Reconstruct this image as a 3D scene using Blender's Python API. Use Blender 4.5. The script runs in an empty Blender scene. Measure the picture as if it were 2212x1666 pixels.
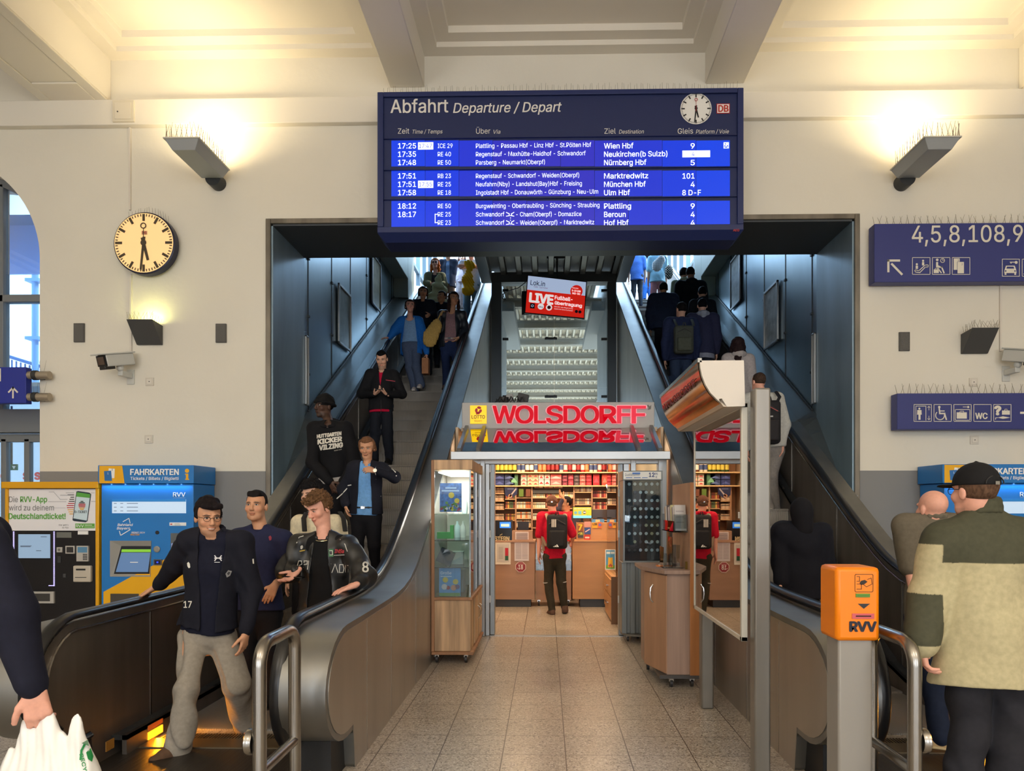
import bpy, math, random
import numpy as np
from mathutils import Vector, Matrix, Euler
from mathutils.bvhtree import BVHTree
from mathutils.geometry import tessellate_polygon
random.seed(7)
SC = bpy.context.scene
COL = SC.collection
R = math.radians
F = 1540.0; CX = 1147.7; CY = 1092.0; PSI = R(1.2)
CAM = Vector((-0.165, 0.0, 1.6))
RGT = Vector((math.cos(PSI), math.sin(PSI), 0)); FWD = Vector((-math.sin(PSI), math.cos(PSI), 0))
UP = Vector((0, 0, 1))
def ray(px, py): return RGT*((px-CX)/F) + UP*((CY-py)/F) + FWD
def W(px, py, Y):
    d = ray(px, py); return CAM + d*(Y/d.y)
def Wz(px, py, z):
    d = ray(px, py); return CAM + d*((z-CAM.z)/d.z)
def Wx(px, py, X):
    d = ray(px, py); return CAM + d*((X-CAM.x)/d.x)
def lin(c):
    return tuple(((v/255.0)/12.92 if v/255.0 <= 0.04045 else ((v/255.0+0.055)/1.055)**2.4) for v in c)

# ---------------------------------------------------------------- materials
MATS = {}
def mat(name, rgb=(200, 200, 200), rough=0.6, metal=0.0, emit=0.0, ecol=None, noise=None, bump=None, spec=0.5, alpha=None, coat=0.0, trans=0.0, attr=None):
    """noise=(scale, amount, stretch xyz, detail): multiplies the colour; bump=(scale, strength, stretch)."""
    if name in MATS: return MATS[name]
    m = bpy.data.materials.new(name); m.use_nodes = True; MATS[name] = m
    nt = m.node_tree; b = nt.nodes['Principled BSDF']
    c = lin(rgb)
    b.inputs['Base Color'].default_value = (*c, 1)
    b.inputs['Roughness'].default_value = rough
    b.inputs['Metallic'].default_value = metal
    b.inputs['Specular IOR Level'].default_value = spec
    b.inputs['Coat Weight'].default_value = coat
    b.inputs['Transmission Weight'].default_value = trans
    if alpha is not None: b.inputs['Alpha'].default_value = alpha
    if emit:
        b.inputs['Emission Color'].default_value = (*(lin(ecol) if ecol else c), 1)
        b.inputs['Emission Strength'].default_value = emit
    def coords(scale, stretch):
        tc = nt.nodes.new('ShaderNodeTexCoord'); mp = nt.nodes.new('ShaderNodeMapping')
        mp.inputs['Scale'].default_value = stretch
        nt.links.new(tc.outputs['Object'], mp.inputs['Vector'])
        n = nt.nodes.new('ShaderNodeTexNoise'); n.inputs['Scale'].default_value = scale
        nt.links.new(mp.outputs['Vector'], n.inputs['Vector'])
        return n
    src = None
    if attr:
        a = nt.nodes.new('ShaderNodeAttribute'); a.attribute_name = attr; src = a.outputs['Color']
        nt.links.new(src, b.inputs['Base Color'])
    if noise:
        n = coords(noise[0], noise[2] if len(noise) > 2 else (1, 1, 1)); n.inputs['Detail'].default_value = noise[3] if len(noise) > 3 else 4
        mr = nt.nodes.new('ShaderNodeMapRange'); mr.inputs[1].default_value = 0.3; mr.inputs[2].default_value = 0.7
        mr.inputs[3].default_value = 1-noise[1]; mr.inputs[4].default_value = 1+noise[1]*0.5
        nt.links.new(n.outputs['Fac'], mr.inputs[0])
        mx = nt.nodes.new('ShaderNodeMix'); mx.data_type = 'RGBA'; mx.blend_type = 'MULTIPLY'; mx.inputs[0].default_value = 1
        if src: nt.links.new(src, mx.inputs[6])
        else: mx.inputs[6].default_value = (*c, 1)
        nt.links.new(mr.outputs[0], mx.inputs[7]); nt.links.new(mx.outputs[2], b.inputs['Base Color'])
    if bump:
        n = coords(bump[0], bump[2] if len(bump) > 2 else (1, 1, 1)); n.inputs['Detail'].default_value = 6
        bp = nt.nodes.new('ShaderNodeBump'); bp.inputs['Strength'].default_value = bump[1]; bp.inputs['Distance'].default_value = 0.01
        nt.links.new(n.outputs['Fac'], bp.inputs['Height']); nt.links.new(bp.outputs['Normal'], b.inputs['Normal'])
    return m
def C(rgb, rough=0.6, **k):
    return mat('paint_%02x%02x%02x_%d' % (*[int(v) for v in rgb], int(rough*100)) + ('m' if k.get('metal') else '') + ('e%g' % k['emit'] if k.get('emit') else ''), rgb, rough, **k)

# ---------------------------------------------------------------- mesh builder
class MB:
    def __init__(s): s.v = []; s.f = []; s.m = []; s.mats = []
    def mi(s, m):
        if m is None: return 0
        if m not in s.mats: s.mats.append(m)
        return s.mats.index(m)
    def add(s, vs, fs, m=None):
        b = len(s.v); s.v += [tuple(v) for v in vs]; i = s.mi(m)
        for f in fs: s.f.append(tuple(b+k for k in f)); s.m.append(i)
        return s
    def box(s, lo, hi, m=None, rot=None, piv=None):
        x0, y0, z0 = lo; x1, y1, z1 = hi
        vs = [Vector(p) for p in ((x0,y0,z0),(x1,y0,z0),(x1,y1,z0),(x0,y1,z0),(x0,y0,z1),(x1,y0,z1),(x1,y1,z1),(x0,y1,z1))]
        if rot is not None:
            p = Vector(piv) if piv is not None else sum(vs, Vector())/8
            vs = [p + rot @ (v-p) for v in vs]
        return s.add(vs, [(0,3,2,1),(4,5,6,7),(0,1,5,4),(1,2,6,5),(2,3,7,6),(3,0,4,7)], m)
    def pbox(s, px0, py0, px1, py1, Y, depth, m=None):
        """box whose front face at plane Y covers the given picture rectangle; depth goes away from the viewer"""
        a = W(px0, py1, Y); b = W(px1, py0, Y)
        return s.box((a.x, Y, a.z), (b.x, Y+depth, b.z), m)
    def prism(s, poly, d, m=None, m2=None):
        """poly: list of 3-D points (one side), d: offset vector of the other side"""
        n = len(poly); d = Vector(d); p = [Vector(q) for q in poly]
        vs = p + [q+d for q in p]
        fs = [tuple(range(n-1, -1, -1)), tuple(range(n, 2*n))]
        s.add(vs, fs, m)
        return s.add(vs, [(i, (i+1) % n, n+(i+1) % n, n+i) for i in range(n)], m2 or m)
    def poly(s, pts, m=None): return s.add(pts, [tuple(range(len(pts)))], m)
    def tube(s, path, r, m=None, n=10, closed=False, flat=None):
        P = [Vector(p) for p in path]; k = len(P); vs = []; up = None
        for i, p in enumerate(P):
            a = P[i-1] if (i > 0 or closed) else P[0]; b = P[(i+1) % k] if (i < k-1 or closed) else P[-1]
            t = (b-a).normalized()
            if up is None:
                up = Vector((0, 0, 1)) if abs(t.z) < 0.9 else Vector((1, 0, 0))
                if flat is not None: up = Vector(flat)
            side = t.cross(up).normalized(); up = side.cross(t).normalized()
            ri = r[i] if isinstance(r, (list, tuple)) and len(r) == k and k > 2 else r
            rx, ry = ri if isinstance(ri, (list, tuple)) else (ri, ri)
            for j in range(n):
                an = 2*math.pi*j/n
                vs.append(p + side*(math.cos(an)*rx) + up*(math.sin(an)*ry))
        fs = []
        for i in range(k if closed else k-1):
            for j in range(n):
                a = i*n+j; b = i*n+(j+1) % n; c = ((i+1) % k)*n+(j+1) % n; d = ((i+1) % k)*n+j
                fs.append((a, b, c, d))
        if not closed: fs += [tuple(range(n-1, -1, -1)), tuple(range((k-1)*n, k*n))]
        return s.add(vs, fs, m)
    def lathe(s, prof, o, ax=(0, 0, 1), m=None, n=24):
        """prof: (radius, height) pairs along axis ax from o"""
        o = Vector(o); ax = Vector(ax).normalized()
        u = ax.orthogonal().normalized(); w = ax.cross(u)
        vs = []
        for r, h in prof:
            for j in range(n):
                an = 2*math.pi*j/n; vs.append(o + ax*h + u*(math.cos(an)*r) + w*(math.sin(an)*r))
        fs = [(i*n+j, i*n+(j+1) % n, (i+1)*n+(j+1) % n, (i+1)*n+j) for i in range(len(prof)-1) for j in range(n)]
        fs += [tuple(range(n-1, -1, -1)), tuple(range((len(prof)-1)*n, len(prof)*n))]
        return s.add(vs, fs, m)
    def disc(s, c, r, nrm, m=None, n=32):
        nrm = Vector(nrm).normalized(); u = nrm.orthogonal().normalized(); w = nrm.cross(u); c = Vector(c)
        return s.add([c + u*(math.cos(2*math.pi*j/n)*r) + w*(math.sin(2*math.pi*j/n)*r) for j in range(n)], [tuple(range(n))], m)
    def ball(s, c, r, m=None, n=12, k=8):
        rr = r if isinstance(r, (tuple, list)) else (r, r, r); c = Vector(c); vs = []
        for i in range(k+1):
            th = math.pi*i/k
            for j in range(n):
                a = 2*math.pi*j/n; vs.append(c + Vector((rr[0]*math.sin(th)*math.cos(a), rr[1]*math.sin(th)*math.sin(a), rr[2]*math.cos(th))))
        return s.add(vs, [(i*n+j, (i+1)*n+j, (i+1)*n+(j+1) % n, i*n+(j+1) % n) for i in range(k) for j in range(n)], m)
    def text(s, body, o, u, v, cap, m=None, width=None, bold=0.0, shear=0.0, align='L', off=0.0, thick=0.0):
        """flat lettering: cap height `cap` metres, baseline origin o, axes u (right) v (up)"""
        vs, fs, w = text2d(body, bold if bold > .006 else 0, shear, thick > 0)
        u = Vector(u).normalized(); v = Vector(v).normalized(); n = u.cross(v); o = Vector(o)+n*off
        sx = cap if width is None else width/max(w, 1e-6)
        x0 = {'L': 0, 'C': -w*sx/2, 'R': -w*sx}[align]
        pts = [o + u*(x0+p[0]*sx) + v*(p[1]*cap) + n*((thick if thick and p[2] > 0 else 0)+p[3]*.0004) for p in vs]
        return s.add(pts, fs, m)
    def ptext(s, body, px, py, capx, Y, m=None, px1=None, **k):
        """lettering on the plane at Y: baseline starts at picture (px, py), cap height capx pixels, optionally ends at px1"""
        o = W(px, py, Y); cap = (W(px, py-capx, Y)-o).length
        return s.text(body, o, (1, 0, 0), (0, 0, 1), cap, m, width=None if px1 is None else (W(px1, py, Y)-o).length, **k)
    def prect(s, px0, py0, px1, py1, Y, m=None):
        a = W(px0, py1, Y); b = W(px1, py0, Y)
        return s.poly([(a.x, Y, a.z), (b.x, Y, a.z), (b.x, Y, b.z), (a.x, Y, b.z)], m)
    def ppoly(s, pts, Y, m=None): return s.poly([W(x, y, Y) for x, y in pts], m)
    def pline(s, pts, wpx, Y, m=None, dep=0.004):
        r = wpx*Y/F/2
        P = [W(x, y, Y) for x, y in pts]
        for a, b in zip(P, P[1:]):
            d = (b-a)
            if d.length < 1e-6: continue
            d.normalize(); q = Vector((-d.z, 0, d.x))*r; e = d*r
            s.poly([a-e-q, b+e-q, b+e+q, a-e+q], m)
        return s
    def mesh(s, name, base=Vector(), smooth=False):
        me = bpy.data.meshes.new(name)
        me.from_pydata([(v[0]-base[0], v[1]-base[1], v[2]-base[2]) for v in s.v], [], s.f)
        for m in s.mats: me.materials.append(m)
        me.polygons.foreach_set('material_index', s.m)
        if smooth: me.polygons.foreach_set('use_smooth', [True]*len(s.f))
        me.update()
        return me
_T = {}
_fc = bpy.data.curves.new('lettering_source', 'FONT')
try:   # the sans serif that ships with Blender; its built-in face otherwise
    import os; _fc.font = bpy.data.fonts.load(os.path.join(bpy.utils.system_resource('DATAFILES'), 'fonts', 'Inter.woff2'))
except Exception: pass
_fo = bpy.data.objects.new('lettering_source', _fc)
def text2d(body, bold=0.0, shear=0.0, solid=False):
    k = (body, bold, shear, solid)
    if k in _T: return _T[k]
    _fc.body = body; _fc.shear = shear; _fc.size = 1.0
    cu = _fo.to_curve(bpy.context.evaluated_depsgraph_get()); P = []
    for sp in cu.splines:
        bp = list(sp.bezier_points); q = []
        for A, B in zip(bp, bp[1:]+bp[:1]):
            st = (A.co-A.handle_right).length < 1e-5 and (B.co-B.handle_left).length < 1e-5
            st = st or (A.handle_right-A.co).angle(B.co-A.co, 0) < .01 and (B.handle_left-B.co).angle(A.co-B.co, 0) < .01
            for k in range(1 if st else 4): t = k/4; p = A.co*(1-t)**3+A.handle_right*3*t*(1-t)**2+B.handle_left*3*t*t*(1-t)+B.co*t**3; q.append((p.x, p.y))
        if len(q) > 2: P.append((sum(q[m-1][0]*q[m][1]-q[m][0]*q[m-1][1] for m in range(len(q)))/2, q))
    _fo.to_curve_clear(); P.sort(key=lambda r: -abs(r[0])); vs, fs = [], []
    def inside(p, q):
        r = False
        for m in range(len(q)):
            (x0, y0), (x1, y1) = q[m-1], q[m]
            if (y0 > p[1]) != (y1 > p[1]) and p[0] < (x1-x0)*(p[1]-y0)/(y1-y0)+x0: r = not r
        return r
    sg = P[0][0] > 0 if P else True; used = set()
    for n_, (ar, q) in enumerate(P):
        if (ar > 0) != sg: continue
        hs_ = [k_ for k_, (a2, q2) in enumerate(P) if (a2 > 0) != sg and k_ not in used and inside(q2[0], q)]; used.update(hs_); loops = [q]+[P[k_][1] for k_ in hs_]
        tri = tessellate_polygon([[Vector((x, y, 0)) for x, y in l] for l in loops]); fl = [p for l in loops for p in l]; b0 = len(vs); z1 = .05 if solid else 0; e_ = (n_ % 11)*.7
        vs += [(x, y, z1, e_) for x, y in fl]
        for t in tri:
            (ax_, ay), (bx2, by), (cx2, cy2) = (fl[k_] for k_ in t); t = t if (bx2-ax_)*(cy2-ay)-(by-ay)*(cx2-ax_) > 0 else t[::-1]; fs.append(tuple(b0+k_ for k_ in t))
        if solid:
            c0 = len(vs); vs += [(x, y, -.05, e_) for x, y in fl]; o_ = 0
            for l in loops:
                L_ = len(l); fs += [(b0+o_+m, b0+o_+(m+1) % L_, c0+o_+(m+1) % L_, c0+o_+m) for m in range(L_)]; o_ += L_
    if not vs: vs = [(0, 0, 0, 0)]
    global CAPH
    x0 = min(v[0] for v in vs); x1 = max(v[0] for v in vs)
    vs = [((x-x0)/CAPH, y/CAPH, z, e_) for x, y, z, e_ in vs]
    if bold:
        b = bold/CAPH; V0, F0 = vs, fs; vs, fs = [], []
        for i in range(4 if bold < .03 else 8):
            an = math.pi/4+(math.pi/2 if bold < .03 else math.pi/4)*i; n0 = len(vs); vs = vs + [(x+b*math.cos(an), y+b*math.sin(an)*.7, z, i+e_*.5) for x, y, z, e_ in V0]; fs = fs + [tuple(n0+q for q in f) for f in F0]
    _T[k] = (vs, fs, (x1-x0)/CAPH)
    return _T[k]
CAPH = 1.0
_h = text2d('H'); CAPH = max(v[1] for v in _h[0]); _T.clear()

# ---------------------------------------------------------------- objects
def link(o, parent=None):
    COL.objects.link(o)
    if parent is not None: o.parent = parent
    return o
def tag(o, label=None, cat=None, group=None, kind=None):
    for k, v in (('label', label), ('category', cat), ('group', group), ('kind', kind)):
        if v: o[k] = v
    return o
BASE = {}
def thing(name, label, cat, loc, group=None):
    o = bpy.data.objects.new(name, None); o.empty_display_size = 0.1
    o.location = loc; link(o); BASE[o.name] = Vector(loc)
    return tag(o, label, cat, group)
def base_of(p): return BASE.get(p.name, Vector())
def part(parent, name, mb, m=None, smooth=False, bevel=0, label=None, kind=None):
    b = base_of(parent)
    if m is not None and not mb.mats: mb.mats.append(m)
    o = bpy.data.objects.new(name, mb.mesh(name, b, smooth)); link(o, parent); BASE[o.name] = b
    finish(o, smooth, bevel)
    if label: o['label'] = label
    if kind: o['kind'] = kind
    return o
def finish(o, smooth, bevel):
    if bevel:
        bv = o.modifiers.new('Bevel', 'BEVEL'); bv.width = bevel; bv.segments = 2; bv.limit_method = 'ANGLE'; bv.angle_limit = R(40)
        o.data.polygons.foreach_set('use_smooth', [True]*len(o.data.polygons))
    if (smooth or bevel): autosmooth(o)
def autosmooth(o, ang=38):
    # mark sharp edges by angle
    me = o.data
    import bmesh
    bm = bmesh.new(); bm.from_mesh(me)
    for e in bm.edges:
        if len(e.link_faces) == 2 and e.calc_face_angle(0) > R(ang): e.smooth = False
    bm.to_mesh(me); bm.free()
def solo(name, mb, m=None, label=None, cat=None, group=None, kind=None, smooth=False, bevel=0, origin=None):
    if m is not None and not mb.mats: mb.mats.append(m)
    if origin is None and kind != 'structure':
        xs = list(zip(*mb.v)); origin = Vector(((min(xs[0])+max(xs[0]))/2, (min(xs[1])+max(xs[1]))/2, min(xs[2])))
    origin = Vector(origin) if origin is not None else Vector()
    o = bpy.data.objects.new(name, mb.mesh(name, origin, smooth)); o.location = origin; link(o); BASE[o.name] = origin
    finish(o, smooth, bevel)
    return tag(o, label, cat, group, kind)
def struct(name, mb, m=None, label=None, **k): return solo(name, mb, m, label, kind='structure', **k)
def dup(o, loc, rotz=None, label=None, group=None):
    c = o.copy(); COL.objects.link(c); c.location = loc
    if rotz is not None: c.rotation_euler = (0, 0, rotz)
    if label: c['label'] = label
    if group: c['group'] = group
    for ch in list(o.children):
        d = ch.copy(); COL.objects.link(d); d.parent = c
        for g in list(ch.children):
            e = g.copy(); COL.objects.link(e); e.parent = d
    return c
YW = 8.48; YR = 9.59; XO = 3.46; ZO = 4.97
# ---------------------------------------------------------------- paints of the place
def wall_material():
    m = mat('plaster_wall', (226, 221, 208), 0.9, bump=(14, 0.25))
    nt = m.node_tree; b = nt.nodes['Principled BSDF']
    g = nt.nodes.new('ShaderNodeNewGeometry'); s = nt.nodes.new('ShaderNodeSeparateXYZ'); nt.links.new(g.outputs['Position'], s.inputs[0])
    c = nt.nodes.new('ShaderNodeMath'); c.operation = 'LESS_THAN'; c.inputs[1].default_value = 2.01; nt.links.new(s.outputs['Z'], c.inputs[0])
    n = nt.nodes.new('ShaderNodeTexNoise'); n.inputs['Scale'].default_value = 0.9; n.inputs['Detail'].default_value = 5
    nt.links.new(g.outputs['Position'], n.inputs['Vector'])
    r = nt.nodes.new('ShaderNodeMix'); r.data_type = 'RGBA'; r.inputs[6].default_value = (*lin((222, 216, 202)), 1); r.inputs[7].default_value = (*lin((236, 231, 218)), 1)
    nt.links.new(n.outputs['Fac'], r.inputs[0])
    x = nt.nodes.new('ShaderNodeMix'); x.data_type = 'RGBA'; x.inputs[7].default_value = (*lin((138, 138, 138)), 1)
    nt.links.new(c.outputs[0], x.inputs[0]); nt.links.new(r.outputs[2], x.inputs[6]); nt.links.new(x.outputs[2], b.inputs['Base Color'])
    return m
def floor_material():
    m = mat('terrazzo_tiles', (150, 140, 128), 0.32)
    nt = m.node_tree; b = nt.nodes['Principled BSDF']; L = nt.links.new
    g = nt.nodes.new('ShaderNodeNewGeometry'); s = nt.nodes.new('ShaderNodeSeparateXYZ'); L(g.outputs['Position'], s.inputs[0])
    def M(op, a, bb=None):
        n = nt.nodes.new('ShaderNodeMath'); n.operation = op
        for i, v in enumerate((a, bb)):
            if v is None: continue
            if isinstance(v, (int, float)): n.inputs[i].default_value = v
            else: L(v, n.inputs[i])
        return n.outputs[0]
    def joint(o, off, size, w):
        f = M('FRACT', M('DIVIDE', M('SUBTRACT', o, off-50*size), size))
        d = M('MULTIPLY', M('MINIMUM', f, M('SUBTRACT', 1.0, f)), size)
        return M('LESS_THAN', d, w), M('FLOOR', M('DIVIDE', M('SUBTRACT', o, off-50*size), size))
    jx, ix = joint(s.outputs['X'], 0.364, 0.405, 0.0035); jy, iy = joint(s.outputs['Y'], 4.95, 0.38, 0.0025)
    j = M('MAXIMUM', jx, jy)
    wn = nt.nodes.new('ShaderNodeTexWhiteNoise'); wn.noise_dimensions = '2D'
    cx = nt.nodes.new('ShaderNodeCombineXYZ'); L(ix, cx.inputs[0]); L(iy, cx.inputs[1]); L(cx.outputs[0], wn.inputs['Vector'])
    v = nt.nodes.new('ShaderNodeTexVoronoi'); v.inputs['Scale'].default_value = 110; L(g.outputs['Position'], v.inputs['Vector'])
    sp = nt.nodes.new('ShaderNodeSeparateColor'); L(v.outputs['Color'], sp.inputs[0])
    cr = nt.nodes.new('ShaderNodeValToRGB'); e = cr.color_ramp.elements
    e[0].position = 0.0; e[0].color = (*lin((112, 100, 88)), 1); e[1].position = 0.22; e[1].color = (*lin((178, 164, 148)), 1)
    for p, c in ((0.5, (202, 190, 174)), (0.75, (184, 172, 156)), (0.95, (226, 218, 206))):
        q = e.new(p); q.color = (*lin(c), 1)
    L(sp.outputs[0], cr.inputs[0])
    n = nt.nodes.new('ShaderNodeTexNoise'); n.inputs['Scale'].default_value = 1.3; L(g.outputs['Position'], n.inputs['Vector'])
    tone = M('ADD', M('ADD', 0.60, M('MULTIPLY', wn.outputs['Value'], 0.09)), M('MULTIPLY', n.outputs['Fac'], 0.22))
    mx = nt.nodes.new('ShaderNodeMix'); mx.data_type = 'RGBA'; mx.blend_type = 'MULTIPLY'; mx.inputs[0].default_value = 1
    L(cr.outputs[0], mx.inputs[6]); L(tone, mx.inputs[7])
    x = nt.nodes.new('ShaderNodeMix'); x.data_type = 'RGBA'; x.inputs[7].default_value = (*lin((84, 72, 62)), 1)
    L(j, x.inputs[0]); L(mx.outputs[2], x.inputs[6]); L(x.outputs[2], b.inputs['Base Color'])
    L(M('ADD', 0.22, M('MULTIPLY', n.outputs['Fac'], 0.22)), b.inputs['Roughness'])
    return m
def glass_material(name, tint=(235, 245, 250), refl=0.10, rough=0.02):
    if name in MATS: return MATS[name]
    m = bpy.data.materials.new(name); m.use_nodes = True; MATS[name] = m; nt = m.node_tree
    nt.nodes.remove(nt.nodes['Principled BSDF']); out = nt.nodes['Material Output']
    t = nt.nodes.new('ShaderNodeBsdfTransparent'); t.inputs[0].default_value = (*lin(tint), 1)
    g = nt.nodes.new('ShaderNodeBsdfGlossy'); g.inputs['Roughness'].default_value = rough
    f = nt.nodes.new('ShaderNodeFresnel'); f.inputs[0].default_value = 1.5
    a = nt.nodes.new('ShaderNodeMath'); a.operation = 'ADD'; a.inputs[1].default_value = refl-0.04; a.use_clamp = True
    nt.links.new(f.outputs[0], a.inputs[0])
    x = nt.nodes.new('ShaderNodeMixShader'); nt.links.new(a.outputs[0], x.inputs[0]); nt.links.new(t.outputs[0], x.inputs[1]); nt.links.new(g.outputs[0], x.inputs[2])
    nt.links.new(x.outputs[0], out.inputs[0]); return m
PLASTER = wall_material(); FLOOR = floor_material()
CEIL = mat('ceiling_plaster', (232, 226, 214), 0.92, bump=(9, 0.2))
CLAD = mat('blue_grey_metal_lining', (142, 166, 182), 0.42, 0.45, noise=(2.0, 0.25, (1, 1, 0.25)))
PANEL = mat('brushed_wall_panel', (150, 172, 184), 0.3, 0.85, noise=(1.2, 0.18, (1, 1, 0.5)))
STEEL = mat('brushed_steel', (160, 156, 150), 0.27, 1.0, noise=(3, 0.16, (1, 1, 0.2)))
SHEET = mat('side_sheet_steel', (182, 176, 168), 0.4, 0.9, noise=(4, 0.14, (1, 1, 0.12)))
STEELD = mat('dark_brushed_steel', (132, 126, 120), 0.42, 0.85, noise=(5, 0.22, (1, 1, 0.15)))
ALU = mat('aluminium', (172, 174, 176), 0.38, 0.8)
TRIMM = mat('weathered_frame_metal', (126, 119, 108), 0.45, 0.6, noise=(6, 0.35, (1, 1, 0.3)))
RUBBER = mat('black_rubber', (24, 24, 26), 0.32)
DARK = mat('dark_grey_metal', (54, 56, 58), 0.5, 0.3)
BLACK = C((18, 18, 20), 0.5)
GLASS = glass_material('clear_glass'); GLASSD = glass_material('canopy_glass', (150, 155, 155), 0.3, 0.015)
WHITE = C((240, 240, 238), 0.5)
NAVY = mat('sign_navy', (44, 53, 122), 0.45)

# ---------------------------------------------------------------- floor and walls
struct('floor', MB().box((-12, -11, -0.1), (12, 9.59, 0)).box((-1.4, 9.59, -0.1), (1.4, 15, 0)), FLOOR)
xw = W(86, 800, YW).x; rw = 231*YW/F; xc = xw-rw; zs = W(0, 560, YW).z
w = MB()
w.box((-12, YW, 0), (xc-rw, YR, 7.3)); w.box((xw, YW, 0), (-XO, YR, 7.3)); w.box((XO, YW, 0), (12, YR, 7.3)); w.box((-XO, YW, ZO), (XO, YR, 7.3))
arch = [(xc+rw*math.cos(a), YW, zs+rw*math.sin(a)) for a in [math.pi*i/40 for i in range(41)]]
w.prism([(xc-rw, YW, 7.3), (xw, YW, 7.3)] + arch, (0, YR-YW, 0))
struct('wall_front', w, PLASTER)
w = MB(); w.box((-12.3, -11, 0), (-12, 9.6, 7.3)); struct('wall_left', w, PLASTER)
w = MB(); w.box((12, -11, 0), (12.3, 9.6, 7.3)); struct('wall_right', w, PLASTER)
w = MB()
for a, b in ((-12, -8), (-5.5, -1.5), (1.5, 5.5), (8, 12)): w.box((a, -11.3, 0), (b, -11, 7.3))
for a, b in ((-8, -5.5), (-1.5, 1.5), (5.5, 8)): w.box((a, -11.3, 0), (b, -11, 0.9)); w.box((a, -11.3, 5.6), (b, -11, 7.3))
struct('wall_rear', w, PLASTER)
# plaster band along the wall and the frame of the opening
zb0 = W(1106, 268, YW).z; zb1 = W(1106, 213, YW).z
struct('trim_1', MB().box((-12, YW-0.085, zb0), (12, YW, zb1)), CEIL, bevel=0.008)
def frame_mb():
    m = MB(); t = 0.06
    m.box((-XO-t, YW-0.03, 0), (-XO, YW+0.02, ZO+t)); m.box((XO, YW-0.03, 0), (XO+t, YW+0.02, ZO+t)); m.box((-XO, YW-0.03, ZO), (XO, YW+0.02, ZO+t))
    return m
struct('trim_2', frame_mb(), TRIMM, bevel=0.006)
m = MB(); m.box((-XO, YW, 0), (-XO+0.02, YR, ZO)); m.box((XO-0.02, YW, 0), (XO, YR, ZO)); struct('trim_3', m, CLAD)
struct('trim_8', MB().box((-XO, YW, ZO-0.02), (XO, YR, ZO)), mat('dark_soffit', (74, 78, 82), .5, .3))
# ---------------------------------------------------------------- ceiling: beams and stepped coffers
bx = [(W(97, 212, YW).x, W(240, 212, YW).x, 6.44), (W(843, 185, YW).x, W(917, 185, YW).x, 6.59), (W(1523, 183, YW).x, W(1607, 183, YW).x, 6.59), (W(2200, 206, YW).x, W(2343, 206, YW).x, 6.44)]
for i, (a, b, z) in enumerate(bx):
    m = MB()
    if i in (0, 3):                      # sunk panel in the soffit
        m.box((a, -11, z+0.02), (b, YW, 7.3)); s = 0.17*(b-a)
        m.box((a, -11, z), (a+s, YW, z+0.02)); m.box((b-s, -11, z), (b, YW, z+0.02)); m.box((a+s, YW-0.42, z), (b-s, YW, z+0.02))
    else: m.box((a, -11, z), (b, YW, 7.3))
    struct('beam_%d' % (i+1), m, CEIL, bevel=0.01)
m = MB(); m.box((-12, -11, 7.10), (12, YW, 7.3))
edges = [-12, bx[0][0], bx[0][1], bx[1][0], bx[1][1], bx[2][0], bx[2][1], bx[3][0], bx[3][1], 12]
for k in range(0, 10, 2):
    a, b = edges[k], edges[k+1]
    for (s0, s1, z) in ((0, 0.17, 6.96), (0.17, 0.33, 7.02)):
        m.box((a+s0, 0, z), (a+s1, YW-s0, 7.10)); m.box((b-s1, 0, z), (b-s0, YW-s0, 7.10)); m.box((a+s1, YW-s1, z), (b-s1, YW-s0, 7.10))
struct('ceiling', m, CEIL)
# ---------------------------------------------------------------- escalator hall behind the opening
for sd, nm in ((-1, 'left'), (1, 'right')):
    m = MB(); X = sd*XO
    m.box((min(X, X+sd*0.2), YR, 0), (max(X, X+sd*0.2), 16.4, 12), PANEL)
    pj = [W(p, 700, YR).x for p in ()]
    for Yj in (9.80, 10.88, 11.93, 13.0, 14.05, 15.1):
        m.box((min(X, X-sd*0.006), Yj-0.012, 0), (max(X, X-sd*0.006), Yj+0.012, 12), BLACK)
        for zz in (2.6, 3.4, 4.2, 5.0, 5.8, 6.6):
            m.box((min(X, X-sd*0.02), Yj-0.03, zz), (max(X, X-sd*0.02), Yj+0.03, zz+0.03), DARK)
    struct('wall_shaft_%s' % nm, m)
    m = MB()   # bulkhead along the wall with a boxed end
    x0, x1 = sorted((X, X-sd*0.32))
    m.box((x0, 12.6, 6.49), (x1, 15.3, 7.4)); m.box((x0, 15.3, 6.08), (x1, 16.0, 7.4)); struct('trim_%d' % (4 if sd < 0 else 5), m, mat('bulkhead_paint', (150, 158, 150), 0.5, 0.3), bevel=0.01)
m = MB(); m.prism([(-XO-0.2, YR, 5.0), (-XO-0.2, 16.4, 8.5), (-XO-0.2, 16.4, 8.7), (-XO-0.2, YR, 7.3)], (2*XO+0.4, 0, 0)); struct('ceiling_shaft', m, CLAD)
# upper floor, its glazing bars and the far wall
m = MB(); m.box((-9, 18.4, 6.62), (-1.0, 23, 6.86)); m.box((1.0, 18.4, 6.62), (9, 23, 6.86)); struct('floor_upper', m, mat('upper_floor_stone', (150, 150, 148), 0.6))
m = MB()
for sd in (-1, 1):
    for k in range(6):
        Y = 16.6+k*0.95; m.box((sd*3.5-0.05, Y-0.05, 5), (sd*3.5+0.05, Y+0.05, 12))
    m.box((sd*3.5-0.04, 16.4, 7.6), (sd*3.5+0.04, 22.5, 7.68)); m.box((sd*3.5-0.05, 16.4, 5.0), (sd*3.5+0.05, 22.5, 6.75))
    for x in (1.2, 2.0, 2.8, 3.4): m.box((sd*x-0.04, 22.6, 6.8), (sd*x+0.04, 22.7, 12))
struct('window_5', m, mat('blue_grey_mullion', (120, 138, 150), 0.5, 0.3))
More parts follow.
